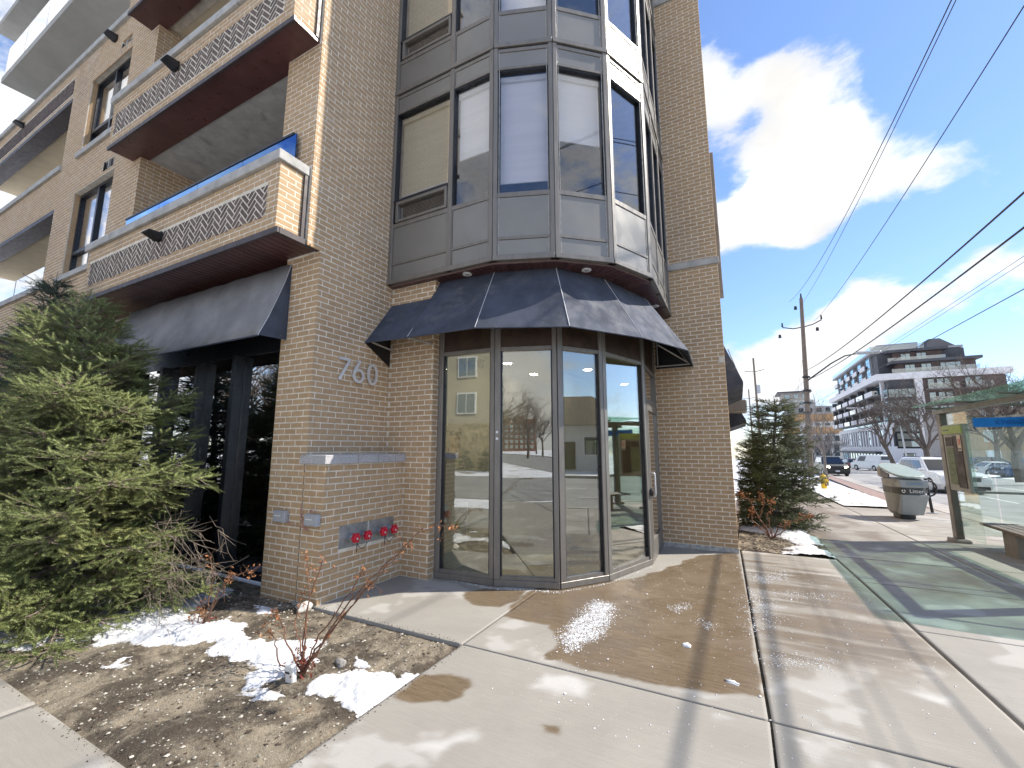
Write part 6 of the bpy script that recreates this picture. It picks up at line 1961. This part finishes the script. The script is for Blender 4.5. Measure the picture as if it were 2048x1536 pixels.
# side pane with advertising case beside the far post
MB().box(3.415, 3.425, 9.95, 10.855, zs_ + 0.12, 2.22).build('pane', 'shelter_glass', SH)
ad = MB().box(3.36, 3.405, 10.02, 10.80, 0.86, 2.02).build('advert_case', 'ad_frame', SH, bevel=0.008)
MB().box(3.345, 3.359, 10.02, 10.80, 1.86, 2.0).build('header', 'sign_green', ad)
MB().box(3.3435, 3.3449, 10.50, 10.74, 1.915, 1.935).build('print', 'bin_band', ad)
MB().box(3.352, 3.3595, 10.10, 10.40, 0.93, 1.82).build('poster', 'ad_dark', ad)
MB().box(3.352, 3.3595, 10.42, 10.72, 0.97, 1.62).build('map', 'ad_green', ad)
MB().box(3.352, 3.3595, 10.42, 10.72, 1.64, 1.80).build('map_title', 'ad_dark', ad)
nt = MB().box(3.346, 3.3518, 10.09, 10.22, 1.56, 1.83).build('notice', 'poster_white', ad)
text_on('18', 0.15, (3.345, 10.15, 1.71), (0, -1, 0), (0, 0, 1), 'poster_red', nt, sx=0.7)
MB().box(3.3448, 3.3459, 10.10, 10.21, 1.58, 1.605).build('print', 'black_plastic', nt)
# far end panes and street side panes
for (x0_, x1_) in ((3.49, 4.0), (4.02, 4.55)):
    MB().box(x0_, x1_, 10.945, 10.955, zs_ + 0.12, 2.2).build('pane', 'shelter_glass', SH)
for (y0_, y1_) in ((7.1, 8.3), (8.32, 9.6), (9.62, 10.85)):
    MB().box(4.615, 4.625, y0_, y1_, zs_ + 0.12, 2.2).build('pane', 'shelter_glass', SH)
MB().box(4.60, 4.64, 7.0, 10.9, zs_ + 0.80, zs_ + 0.84).build('rail', 'ad_frame', SH)
MB().box(3.42, 4.62, 10.935, 10.965, 0.80, 0.84).build('rail', 'ad_frame', SH)
bz0, bz1 = 1.985, 2.155
xb = on_y(1946, 845, 10.93)[0]
bb = MB().box(max(3.5, xb), 4.58, 10.925, 10.94, bz0, bz1).build('name_band', 'sign_blue', SH)
bb2 = MB().box(4.605, 4.612, 7.1, 10.85, bz0, bz1).build('name_band', 'sign_blue', SH)
text_on('Goddard St', 0.125, (4.30, 10.923, (bz0 + bz1) / 2), (-1, 0, 0), (0, 0, 1), 'sign_blue_dark', bb, sx=0.62)
text_on('Goddard St', 0.13, (4.603, 8.9, (bz0 + bz1) / 2), (0, 1, 0), (0, 0, 1), 'sign_blue_dark', bb2)
# bench inside
bn = thing('bench', 'slatted brown bench on a concrete block inside the bus shelter', 'bench', (3.85, 9.2, gz(9.2)))
MB().box(3.62, 4.02, 9.55, 9.95, gz(9.7) - 0.02, 0.30).build('support', 'bench_block', bn, bevel=0.015)
MB().box(3.62, 4.02, 7.9, 8.25, gz(8) - 0.02, 0.30).build('support', 'bench_block', bn, bevel=0.015)
for k in range(4):
    MB().box(3.58 + k * 0.12, 3.685 + k * 0.12, 7.6, 10.55, 0.301, 0.345).build('slat', 'bench_wood', bn, bevel=0.006)

# ------------------------------------------------------------------ vehicles

def car(label, cat, loc, rz, paint, L=4.6, W=1.85, H=1.65, kind='suv', lights=False, name='parked_car', group='cars on the street'):
    """built along +x (front at +x), wheels on z = 0"""
    t = thing(name, label, cat, tuple(loc), rz, group, local=True)
    hw = W / 2; wb = L * 0.30; wr = 0.34 if kind != 'van' else 0.36
    belt = {'suv': 0.62, 'sedan': 0.63, 'van': 0.56, 'pickup': 0.60}[kind] * H
    hood = {'suv': 0.58, 'sedan': 0.55, 'van': 0.52, 'pickup': 0.58}[kind] * H
    clr = 0.20
    fx, rx = L / 2, -L / 2
    ws0 = {'suv': 0.22, 'sedan': 0.20, 'van': 0.36, 'pickup': 0.20}[kind] * L      # windscreen foot
    ws1 = {'suv': 0.06, 'sedan': 0.03, 'van': 0.24, 'pickup': 0.07}[kind] * L      # windscreen head
    rr1 = {'suv': -0.40, 'sedan': -0.20, 'van': -0.47, 'pickup': -0.10}[kind] * L  # roof rear
    rr0 = {'suv': -0.475, 'sedan': -0.36, 'van': -0.49, 'pickup': -0.14}[kind] * L # rear glass foot
    tail = belt if kind != 'sedan' else belt * 0.98
    if kind == 'pickup': tail = belt * 1.0

    def arch(cx):
        return [(cx + (wr + 0.06) * math.cos(a), wr + (wr + 0.06) * math.sin(a)) for a in np.linspace(0, math.pi, 9)]
    low = [(rx + 0.04, clr + 0.1), (rx, clr + 0.35), (rx + 0.01, tail - 0.12), (rx + 0.08, tail), (rr0, tail + 0.0), (ws0, belt), (fx - 0.55, hood + 0.02), (fx - 0.12, hood - 0.08), (fx - 0.02, hood - 0.25), (fx, clr + 0.3), (fx - 0.06, clr + 0.05)]
    und = arch(wb) + arch(-wb)
    prof = low + [p for p in und if True]
    # cut the underside flat between the arches
    prof = low + [(wb + wr + 0.07, clr)] + [(x, max(z, clr)) for x, z in arch(wb)] + [(wb - wr - 0.07, clr), (-wb + wr + 0.07, clr)] + [(x, max(z, clr)) for x, z in arch(-wb)] + [(-wb - wr - 0.07, clr)]
    mb = MB(); n = len(prof)
    ring_of = lambda y, ins: [(x * (1 - ins * 0.012), y, z - (ins * 0.02 if z > belt * 0.9 else 0)) for x, z in prof]
    secs = [ring_of(-hw + 0.0, 1), ring_of(-hw + 0.07, 0), ring_of(hw - 0.07, 0), ring_of(hw, 1)]
    secs[0] = [(x, -hw + (0.05 if z > belt * 0.82 or z < clr + 0.1 else 0), z) for x, y, z in secs[0]]
    secs[3] = [(x, hw - (0.05 if z > belt * 0.82 or z < clr + 0.1 else 0), z) for x, y, z in secs[3]]
    for s in secs: mb.v.extend(s)
    for i in range(3):
        for k in range(n):
            mb.f.append((i * n + k, (i + 1) * n + k, (i + 1) * n + (k + 1) % n, i * n + (k + 1) % n))
    mb.f.append(tuple(range(n))); mb.f.append(tuple(3 * n + k for k in range(n))[::-1])
    mb.build('body', paint, t, bevel=0.02)
    # greenhouse
    hb, ht = hw - 0.09, hw - 0.26
    rt = H - 0.06
    g = [(rr0, belt - 0.01), (ws0 + 0.02, belt - 0.01), (ws1, rt), (rr1, rt)]
    gm = MB().add([(x, -(hb if z < rt else ht), z) for x, z in g] + [(x, (hb if z < rt else ht), z) for x, z in g], [(0, 1, 2, 3), (7, 6, 5, 4), (0, 4, 5, 1), (1, 5, 6, 2), (2, 6, 7, 3), (3, 7, 4, 0)])
    cab = gm.build('cabin', paint, t, bevel=0.03)
    MB().add([(rr1 + 0.02, -ht + 0.02, rt + 0.001), (ws1 - 0.05, -ht + 0.02, rt + 0.001), (ws1 - 0.05, ht - 0.02, rt + 0.001), (rr1 + 0.02, ht - 0.02, rt + 0.001), (rr1 + 0.15, -ht + 0.12, H), (ws1 - 0.3, -ht + 0.12, H), (ws1 - 0.3, ht - 0.12, H), (rr1 + 0.15, ht - 0.12, H)],
             [(4, 5, 6, 7), (0, 1, 5, 4), (1, 2, 6, 5), (2, 3, 7, 6), (3, 0, 4, 7)]).build('roof', paint, t)
    lerp = lambda a, b, s: tuple(np.array(a) * (1 - s) + np.array(b) * s)

    def pane(name, q, mat='car_glass', off=0.012):
        c0 = np.mean(np.array(q), 0); nn_ = np.cross(np.array(q[1]) - np.array(q[0]), np.array(q[3]) - np.array(q[0])); nn_ = nn_ / np.linalg.norm(nn_)
        if nn_ @ (c0 - np.array([0, 0, belt])) < 0: nn_ = -nn_
        MB().slab([tuple(np.array(p) + nn_ * off) for p in q], tuple(-nn_ * 0.008)).build(name, mat, t)
    A = [(ws0 + 0.02, -hb, belt - 0.01), (ws0 + 0.02, hb, belt - 0.01), (ws1, ht, rt), (ws1, -ht, rt)]
    f = lambda Qd, a, b, c, d: [lerp(lerp(Qd[0], Qd[1], a), lerp(Qd[3], Qd[2], a), c), lerp(lerp(Qd[0], Qd[1], b), lerp(Qd[3], Qd[2], b), c), lerp(lerp(Qd[0], Qd[1], b), lerp(Qd[3], Qd[2], b), d), lerp(lerp(Qd[0], Qd[1], a), lerp(Qd[3], Qd[2], a), d)]
    pane('windscreen', f(A, 0.05, 0.95, 0.06, 0.93))
    Bq = [(rr0, -hb, belt - 0.01), (rr0, hb, belt - 0.01), (rr1, ht, rt), (rr1, -ht, rt)]
    pane('rear_window', f(Bq, 0.1, 0.9, 0.12 if kind != 'van' else 0.35, 0.88))
    for s in (-1, 1):
        Cq = [(rr0, s * hb, belt - 0.01), (ws0, s * hb, belt - 0.01), (ws1, s * ht, rt), (rr1, s * ht, rt)]
        cuts_ = ((0.60, 0.90),) if kind == 'van' else (((0.10, 0.86),) if kind == 'pickup' else ((0.07, 0.26), (0.29, 0.55), (0.58, 0.88)))
        for a, b in cuts_:
            pane('side_window', f(Cq, a, b, 0.12, 0.86))
        for sx_ in (wb, -wb):
            w_ = MB().cyl((sx_, s * (hw - 0.22), wr), (sx_, s * (hw - 0.005), wr), wr, 20).build('wheel', 'tyre', t, bevel=0.02)
            MB().cyl((sx_, s * (hw - 0.02), wr), (sx_, s * (hw + 0.002), wr), wr * 0.64, 16).build('rim', 'rim', w_, bevel=0.01)
        MB().obox((ws0 - 0.12, s * (hw + 0.07), belt + 0.06), (1, 0, 0), (0, 1, 0), (0, 0, 1), 0.09, 0.08, 0.07).build('mirror', paint, t, bevel=0.03)
        MB().obox((fx - 0.10, s * (hw - 0.24), hood - 0.20), (0.9, s * 0.3, 0), (-s * 0.3, 0.9, 0), (0, 0, 1), 0.06, 0.20, 0.075).build('headlight', 'headlight_glow' if lights else 'lens_white', t, bevel=0.02)
        MB().obox((rx + 0.03, s * (hw - 0.15), tail - 0.22), (1, 0, 0), (0, 1, 0), (0, 0, 1), 0.05, 0.10, 0.12).build('tail_light', 'lens_red', t, bevel=0.02)
    MB().box(fx - 0.05, fx + 0.012, -hw * 0.55, hw * 0.55, hood - 0.36, hood - 0.14).build('grille', 'car_trim', t, bevel=0.02)
    MB().box(fx - 0.06, fx + 0.016, -hw * 0.85, hw * 0.85, clr + 0.04, clr + 0.20).build('front_bumper', 'car_trim', t, bevel=0.02)
    MB().box(rx - 0.016, rx + 0.08, -hw * 0.85, hw * 0.85, clr + 0.06, clr + 0.24).build('rear_bumper', 'car_trim', t, bevel=0.02)
    MB().box(fx + 0.013, fx + 0.022, -0.16, 0.16, clr + 0.24, clr + 0.36).build('front_plate', 'plate_white', t)
    MB().box(rx - 0.012, rx - 0.002, -0.16, 0.16, clr + 0.40, clr + 0.52).build('rear_plate', 'plate_white', t)
    if kind == 'pickup':
        MB().box(rx + 0.1, rr0 - 0.1, -hw + 0.16, hw - 0.16, belt - 0.02, belt + 0.008).build('bed_liner', 'car_trim', t)
    if kind == 'suv':
        for s in (-1, 1):
            MB().tube([(rr1 + 0.2, s * (ht - 0.03), H + 0.02), (ws1 - 0.2, s * (ht - 0.03), H + 0.02)], 0.02, 6).build('roof_rail', 'car_trim', t)
    return t


def cpos(px, y, extra=0.0):
    p = at_px(px, y); p[2] = gz(y) - 0.10 + extra; return p


PI = math.pi
car('black sport utility vehicle with lit headlights coming up the street', 'car', cpos(1658, 52), -PI / 2 + 0.05, 'car_black', 4.9, 1.95, 1.82, 'suv', True)
car('white sport utility vehicle approaching behind the litter bin', 'car', cpos(1868, 30), -PI / 2 + 0.12, 'car_white', 4.7, 1.9, 1.68, 'suv')
car('white panel van parked beyond the black vehicle', 'van', cpos(1740, 78), PI / 2 + 0.42, 'car_white', 5.6, 2.0, 2.15, 'van')
car('dark grey hatchback driving away left of the white van', 'car', cpos(1696, 88), PI / 2 + 0.1, 'car_grey', 4.6, 1.9, 1.65, 'suv')
car('silver sedan parked crosswise behind the shelter glass', 'car', cpos(1992, 62, 0.0), 0.25, 'car_silver', 4.8, 1.85, 1.45, 'sedan')
car('blue pickup truck cut by the right picture edge', 'truck', cpos(2062, 56, 0.0), PI + 0.2, 'car_blue', 5.4, 1.95, 1.85, 'pickup')
car('dark car parked behind the silver sedan', 'car', cpos(1985, 70, 0.3), 0.15, 'car_dark', 4.8, 1.85, 1.60, 'suv')
car('pale vehicle far down the street beside the spruce', 'car', cpos(1607, 120), -PI / 2, 'car_silver', 4.8, 1.9, 2.0, 'van')
car('dark car far off between the black vehicle and the hatchback', 'car', cpos(1682, 105), PI / 2, 'car_dark', 4.6, 1.85, 1.6, 'suv')
# ------------------------------------------------------------------ the condominium across the street
CX, CY = 30.5, 125.0
cn = thing('condominium', 'modern white and dark condominium with stacked balconies and stepped top', 'building', (CX, CY, -2.6))
YE = 181.0
XE = 49.0


def part(name, mat, parent=cn, **k):
    return lambda *boxes: [MB() for _ in (0,)][0].add([], []) if False else None


def B(name, mat, x0, x1, y0, y1, z0, z1, parent=cn, bevel=0.0):
    return MB().box(x0, x1, y0, y1, z0, z1).build(name, mat, parent, bevel=bevel)


# base: shop floor, white striped two-storey wall
B('core', 'condo_dark', CX + 0.6, XE + 1.0, CY + 0.6, YE, -3.2, 16.9)
shop = B('shop_front', 'condo_dark', CX + 0.3, CX + 0.6, CY + 9, YE, -3.0, 0.9)
for k in range(14):
    B('shop_pane', 'far_glass', CX + 0.22, CX + 0.299, CY + 9.4 + k * 3.3, CY + 12.0 + k * 3.3, -2.4, 0.2, shop)
    B('shop_post', 'condo_white', CX + 0.1, CX + 0.29, CY + 12.2 + k * 3.3, CY + 12.6 + k * 3.3, -3.0, 0.7, shop)
B('canopy', 'condo_dark', CX - 1.4, CX + 0.29, CY + 9, YE, 0.35, 0.85)
B('white_band', 'condo_white', CX - 0.1, CX + 0.6, CY, YE, 0.9, 2.05)
B('corner_wall', 'condo_white', CX - 0.05, CX + 0.6, CY, CY + 8.9, -3.0, 0.899)
B('sign_panel', 'pale_clad', CX - 0.10, CX - 0.051, CY + 3.0, CY + 6.0, -2.0, 0.4)
B('striped_wall', 'condo_dark', CX + 0.1, CX + 0.6, CY + 0.5, YE, 2.05, 6.3)
k = 0; yy = CY + 0.0
while yy < YE - 1:
    B('white_fin', 'condo_white', CX - 0.1, CX + 0.099, yy, yy + 1.25, 2.05, 6.3)
    if k % 4 == 2:
        w = B('window', 'dark_frame', CX + 0.02, CX + 0.099, yy + 1.3, yy + 2.75, 2.3, 6.1)
        B('pane', 'far_glass', CX - 0.02, CX + 0.019, yy + 1.4, yy + 2.65, 2.5, 3.9, w); B('pane', 'far_glass', CX - 0.02, CX + 0.019, yy + 1.4, yy + 2.65, 4.4, 5.9, w)
    yy += 2.8; k += 1
B('white_cap', 'condo_white', CX - 0.15, CX + 0.6, CY - 0.1, YE, 6.3, 7.3)
B('terrace_railing', 'far_glass', CX - 0.05, CX + 0.0, CY + 0.2, YE, 7.3, 8.2)
# balcony storeys on the long side
for f in range(3):
    z = 8.2 + f * 2.95
    for j in range(6):
        ya = CY + 5.5 + j * 8.9
        bal = B('balcony', 'condo_slab', CX - 1.5, CX + 0.6, ya, ya + 6.9, z - 0.22, z)
        B('balcony_front', 'condo_white' if (j + f) % 3 else 'clear_rail', CX - 1.5, CX - 1.42, ya, ya + 6.9, z, z + 1.1, bal)
        B('balcony_side', 'clear_rail', CX - 1.41, CX + 0.1, ya, ya + 0.08, z, z + 1.1, bal)
        for q in range(3):
            w = B('window', 'dark_frame', CX + 0.50, CX + 0.598, ya + 0.3 + q * 2.2, ya + 2.3 + q * 2.2, z + 0.1, z + 2.5)
            B('pane', 'far_glass', CX + 0.44, CX + 0.499, ya + 0.45 + q * 2.2, ya + 2.15 + q * 2.2, z + 0.2, z + 2.4, w)
        B('partition', 'condo_dark', CX - 0.9, CX + 0.599, ya + 7.2, ya + 8.6, z - 0.22, z + 2.7)
# glazed corner between two white columns
for (x, y, w_) in ((CX - 0.1, CY + 3.6, 1.0), (CX + 5.0, CY - 0.1, 1.3)):
    B('column', 'condo_white', x, x + w_, y, y + 0.9, -3.0, 17.0)
for f in range(5):
    z = 5.2 + f * 2.55
    if z + 2 > 17: continue
    cw = B('corner_window', 'dark_frame', CX + 0.2, CX + 4.9, CY + 0.15, CY + 0.59, z, z + 2.5)
    for q in range(4):
        B('pane', 'far_glass', CX + 0.35 + q * 1.15, CX + 1.40 + q * 1.15, CY + 0.08, CY + 0.149, z + 0.15, z + 1.95, cw)
        B('pane', 'far_glass', CX + 0.10, CX + 0.199, CY + 0.35 + q * 0.8, CY + 1.05 + q * 0.8, z + 0.15, z + 1.95, cw)
B('corner_wall', 'condo_white', CX + 0.601, CX + 9.0, CY - 0.02, CY + 0.1, -3.0, 1.6)
for q in (1.5, 6.0):
    w = B('window', 'dark_frame', CX + q, CX + q + 2.0, CY - 0.08, CY - 0.021, -2.0, 0.6)
    B('pane', 'far_glass', CX + q + 0.12, CX + q + 1.88, CY - 0.12, CY - 0.081, -1.9, 0.5, w)
for f in range(2):
    w = B('window', 'dark_frame', CX + 0.7, CX + 4.8, CY + 0.3, CY + 0.59, 1.9 + f * 1.7, 3.3 + f * 1.7)
    B('pane', 'far_glass', CX + 0.9, CX + 4.6, CY + 0.2, CY + 0.299, 2.0 + f * 1.7, 3.2 + f * 1.7, w)
# end face towards the camera: dark brick with balconies
B('end_wall', 'condo_brick', CX + 6.3, XE + 1.0, CY + 0.3, CY + 0.599, -3.0, 16.9)
for f in range(6):
    z = -0.2 + f * 2.95
    for (xa, xb) in ((CX + 6.8, CX + 11.8), (CX + 12.8, CX + 17.0)):
        bal = B('balcony', 'condo_slab', xa, xb, CY - 1.3, CY + 0.299, z - 0.22, z)
        B('balcony_front', 'clear_rail', xa, xb, CY - 1.3, CY - 1.24, z, z + 1.1, bal)
        for q in (0.35, 1.85, 3.1):
            if xa + q + 1.2 < xb:
                w = B('window', 'dark_frame', xa + q, xa + q + 1.2, CY + 0.2, CY + 0.299, z + 0.05, z + 2.2)
                B('pane', 'far_glass', xa + q + 0.1, xa + q + 1.1, CY + 0.14, CY + 0.199, z + 0.15, z + 2.1, w)
# white band and set-back top floors
B('white_band', 'condo_white', CX - 1.7, CX + 0.6, CY - 0.4, YE + 2, 17.0, 18.4)
B('white_band', 'condo_white', CX + 0.601, XE + 2.0, CY - 0.4, CY + 0.6, 17.0, 18.4)
B('roof_slab', 'condo_slab', CX + 0.6, XE + 1, CY + 0.6, YE, 16.95, 17.6)
TX, TY = CX - 0.4, CY + 9.5
B('upper_core', 'condo_dark', TX + 0.6, XE - 3, CY + 5.0, YE - 4, 17.6, 24.0)
for f in range(2):
    z = 18.4 + f * 2.95
    for j in range(5):
        ya = TY + j * 8.6
        w = B('window', 'condo_grey', TX + 0.2, TX + 0.599, ya, ya + 3.4, z, z + 2.9)
        for q in range(3):
            B('pane', 'far_glass', TX + 0.1, TX + 0.199, ya + 0.25 + q * 1.05, ya + 1.1 + q * 1.05, z + 0.2, z + 1.3, w); B('pane', 'far_glass', TX + 0.1, TX + 0.199, ya + 0.25 + q * 1.05, ya + 1.1 + q * 1.05, z + 1.5, z + 2.7, w)
        bal = B('balcony', 'condo_slab', TX - 0.3, TX + 0.599, ya + 3.5, ya + 8.5, z - 0.15, z + 0.05)
        B('balcony_front', 'condo_white', TX - 0.3, TX - 0.2, ya + 3.5, ya + 8.5, z + 0.051, z + 1.15, bal)
B('roof_edge', 'condo_grey', TX - 0.5, XE - 3, CY + 5.2, YE - 3, 24.2, 24.7)
B('roof_railing', 'clear_rail', TX - 0.4, TX - 0.3, CY + 5.3, YE - 3, 24.7, 25.9)
B('roof_railing', 'clear_rail', TX - 0.4, CX + 9, CY + 5.25, CY + 5.3, 24.7, 25.9)
B('penthouse', 'condo_grey', CX + 2.5, CX + 10.5, CY + 14, YE - 6, 24.71, 27.8)
MB().add([(CX + 10.6, CY + 10, 24.71), (CX + 17, CY + 10, 24.71), (CX + 17, CY + 18, 24.71), (CX + 10.6, CY + 18, 24.71), (CX + 12.0, CY + 12, 27.9), (CX + 14.0, CY + 12, 27.9), (CX + 14.0, CY + 16, 27.9), (CX + 12.0, CY + 16, 27.9)],
         [(4, 5, 6, 7), (0, 1, 5, 4), (1, 2, 6, 5), (2, 3, 7, 6), (3, 0, 4, 7)]).build('hipped_roof', 'condo_dark', cn)
# stepped terraces on the end face
for (z0_, z1_, xe, yo) in ((18.4, 21.3, XE - 2.5, 2.0), (21.3, 24.2, XE - 7.0, 4.0)):
    B('terrace_wall', 'condo_brick', CX + 3.0, xe, CY + yo, CY + yo + 3, z0_, z1_ - 0.55)
    B('terrace_roof', 'condo_dark', CX + 1.5, xe + 0.7, CY + yo - 1.4, CY + yo + 3, z1_ - 0.55, z1_ + 0.05)
    B('terrace_railing', 'clear_rail', CX + 1.5, xe, CY + yo - 1.6, CY + yo - 1.54, z0_, z0_ + 1.05)
    for q in (0.6, 3.4, 6.6, 8.2, 11.0):
        if CX + 3.6 + q + 1.8 < xe:
            w = B('window', 'dark_frame', CX + 3.6 + q, CX + 5.4 + q, CY + yo - 0.08, CY + yo - 0.001, z0_ + 0.1, z0_ + 2.1)
            B('pane', 'far_glass', CX + 3.7 + q, CX + 4.45 + q, CY + yo - 0.14, CY + yo - 0.081, z0_ + 0.2, z0_ + 2.0, w); B('pane', 'far_glass', CX + 4.55 + q, CX + 5.3 + q, CY + yo - 0.14, CY + yo - 0.081, z0_ + 0.2, z0_ + 2.0, w)

# far stepped building in orange and white
fb = at_px(1585, 235); x0_, x1_ = at_px(1572, 235)[0], at_px(1700, 235)[0]
ob = thing('apartment_building', 'distant stepped apartment building with orange and white bands', 'building', tuple(fb))
z0_ = gz(235)
for k, (h0_, h1_, m_, xa, xb) in enumerate(((-6, 4.0, 'pale_clad', 0, 1), (4.0, 8.0, 'pale_clad', 0.02, 1), (8.0, 11.0, 'orange_clad', 0.04, 0.98), (11.0, 13.5, 'pale_clad', 0.04, 0.97), (13.5, 17.0, 'orange_clad', 0.05, 0.96), (17.0, 20.5, 'condo_grey', 0.08, 0.8), (20.5, 23.5, 'pale_clad', 0.10, 0.55), (23.5, 27.0, 'grey_brick', 0.02, 0.45))):
    XA, XB = x0_ + (x1_ - x0_) * xa, x0_ + (x1_ - x0_) * xb
    bnd = B('storey_band', m_, XA, XB, 235 - 0.4 * (k % 2), 250, h0_, h1_, ob)
    if k not in (2, 4):
        q = XA + 1.0
        while q + 2 < XB:
            B('window', 'far_glass', q, q + 1.8, 234.35, 234.55, h0_ + 0.8, h1_ - 0.8, bnd); q += 3.4
B('roof_eave', 'condo_dark', x0_ - 1.5, x0_ + (x1_ - x0_) * 0.5, 233, 251, 27.0, 27.6, ob)

# row houses seen through the shelter
for (pxa, pxb, y, mat, top, lb, nm) in ((1893, 1962, 104, 'grey_brick', 8.0, 'grey brick townhouse beside the condominium with tall windows', 'townhouse'), (1958, 2075, 88, 'tan_brick', 7.2, 'tan brick townhouse behind the silver sedan', 'townhouse'), (2080, 2160, 86, 'grey_brick', 5.8, 'grey brick townhouse right of the tan one', 'townhouse')):
    a, b = at_px(pxa, y)[0], at_px(pxb, y)[0]
    th = thing(nm, lb, 'house', (a, y, gz(y)))
    wl = B('wall', mat, a, b, y, y + 9, gz(y) - 0.5, top, th)
    MB().add([(a - 0.3, y - 0.4, top), (b + 0.3, y - 0.4, top), (b + 0.3, y + 9.4, top), (a - 0.3, y + 9.4, top), (a - 0.3, y + 4.5, top + 0.35), (b + 0.3, y + 4.5, top + 0.35)], [(0, 1, 5, 4), (2, 3, 4, 5), (0, 4, 3), (1, 2, 5), (3, 2, 1, 0)]).build('roof', 'roof_brown', th)
    n = max(2, int((b - a) / 3.0))
    for f in range(3):
        for k in range(n):
            xc = a + (k + 0.5) * (b - a) / n; z = gz(y) + 1.2 + f * 2.9
            if mat == 'tan_brick' and k == 1: continue
            w = B('window', 'white_paint', xc - 0.75, xc + 0.75, y - 0.05, y - 0.001, z, z + 1.7, th)
            B('pane', 'far_glass', xc - 0.65, xc - 0.04, y - 0.1, y - 0.051, z + 0.1, z + 1.6, w); B('pane', 'far_glass', xc + 0.04, xc + 0.65, y - 0.1, y - 0.051, z + 0.1, z + 1.6, w)

# ------------------------------------------------------------------ the side of the crossing that the glass mirrors
# beige stone-footed building behind the camera to the left
rb = thing('apartment_building', 'beige apartment building with small balconies and stone base, mirrored in the first pane', 'building', (-16, -22, 0))
B('wall', 'beige_clad', -34, -13, -30, -22, 3.6, 13.0, rb)
B('stone_base', 'field_stone', -34.1, -12.9, -30.1, -21.9, -0.2, 3.6, rb)
B('roof_edge', 'beige_clad', -34.4, -12.6, -30.4, -21.6, 13.0, 13.5, rb)
for f in range(3):
    for k in range(5):
        x = -32.5 + k * 4.0; z = 4.4 + f * 3.0
        if k % 2:
            bl = B('balcony', 'beige_clad', x - 0.4, x + 2.0, -21.99, -20.7, z - 0.6, z - 0.4, rb)
            for q in range(9):
                B('baluster', 'dark_frame', x - 0.38 + q * 0.29, x - 0.35 + q * 0.29, -20.76, -20.72, z - 0.4, z + 0.5, bl)
        w = B('window', 'white_paint', x, x + 1.7, -21.99, -21.9, z, z + 1.7, rb)
        B('pane', 'far_glass', x + 0.12, x + 0.8, -21.89, -21.86, z + 0.12, z + 1.58, w); B('pane', 'far_glass', x + 0.9, x + 1.58, -21.89, -21.86, z + 0.12, z + 1.58, w)
# bungalow across the street, mirrored in the third pane
hb_ = thing('bungalow', 'low white bungalow with brown roof across the street, mirrored in the glass', 'house', (31, 0, 0))
B('wall', 'siding_white', 27, 36, -4, 9, -0.2, 3.4, hb_)
MB().add([(26, -5, 3.4), (37, -5, 3.4), (37, 10, 3.4), (26, 10, 3.4), (31.5, -1, 6.2), (31.5, 6, 6.2)], [(0, 1, 4), (1, 2, 5, 4), (2, 3, 5), (3, 0, 4, 5), (3, 2, 1, 0)]).build('roof', 'roof_brown', hb_)
for y in (-2.2, 1.4, 5.2):
    w = B('window', 'white_paint', 26.92, 26.999, y, y + 1.6, 1.0, 2.6, hb_)
    B('pane', 'far_glass', 26.86, 26.919, y + 0.1, y + 1.5, 1.1, 2.5, w)
B('door', 'brown_panel', 26.9, 26.999, 3.6, 4.6, 0, 2.1, hb_)
# red brick block far behind
tb = thing('brick_tower', 'red brick apartment block behind bare trees, mirrored in the second pane', 'building', (40, -245, 0))
B('wall', 'red_brick', 36, 56, -260, -245, -0.2, 17, tb)
for k, (xa, xb, h) in enumerate(((36, 41, 20), (44, 49, 21.5), (51, 56, 19.5))):
    B('gable', 'red_brick', xa, xb, -259, -244.6, 17.0, h, tb)
for f in range(5):
    for k in range(6):
        w = B('window', 'white_paint', 37 + k * 3.1, 38.8 + k * 3.1, -244.55, -244.45, 1.5 + f * 3.1, 3.4 + f * 3.1, tb)
        B('pane', 'far_glass', 37.1 + k * 3.1, 38.7 + k * 3.1, -244.44, -244.4, 1.6 + f * 3.1, 3.3 + f * 3.1, w)
for k, (x, y, h, lb) in enumerate(((-4, -24, 8, 'bare tree on the lawn across the side road, nearest to its kerb'), (2.5, -34, 10, 'bare tree across the side road before the brick block'), (-1, -50, 11, 'bare tree further back across the side road'), (22.5, -9, 9, 'bare tree beside the bungalow across the street'), (-9, -19, 7, 'bare tree before the beige building'), (-12, -3.4, 6.0, 'bare tree at the kerb mirrored in the dark shop window'), (6, -55, 10, 'bare tree, left of a pair deep behind the crossing'), (12, -62, 11, 'bare tree, right of a pair deep behind the crossing'), (19, -80, 12, 'bare tree hiding the foot of the red brick block'), (27, -120, 13, 'farthest bare tree before the red brick block'), (-16, -2.6, 7.0, 'second bare tree at the kerb mirrored in the dark shop window'))):
    bare_tree('mirrored_tree', lb, (x, y, -0.1), h, 1.0, 61 + k, 0.2, 'bark', 5, 0.27, group='bare trees across the crossing')
up2 = thing('utility_pole', 'utility pole across the street mirrored in the third pane', 'utility pole', (20.2, 1.0, 0))
MB().tube([(20.2, 1, -0.2), (20.2, 1, 10)], [0.18, 0.13], 8).build('pole', 'pole_wood', up2)
MB().tube([(20.2, 1, 8.2), (18.4, 1, 8.9)], 0.05, 6).build('lamp_arm', 'galvanised', up2)
# low shrubs by the beige building
for k, (x, y) in enumerate(((-13.5, -20.8), (-15.2, -20.9))):
    spruce('shrub', ('round dark shrub at the beige building corner', 'round dark shrub second from the beige building corner')[k], x, y, -0.1, 1.6, 0.8, 9, 'needle_dark', seed=70 + k, shootlen=0.2, needles=14)[0]['category'] = 'shrub'
print('objects', len(bpy.data.objects))
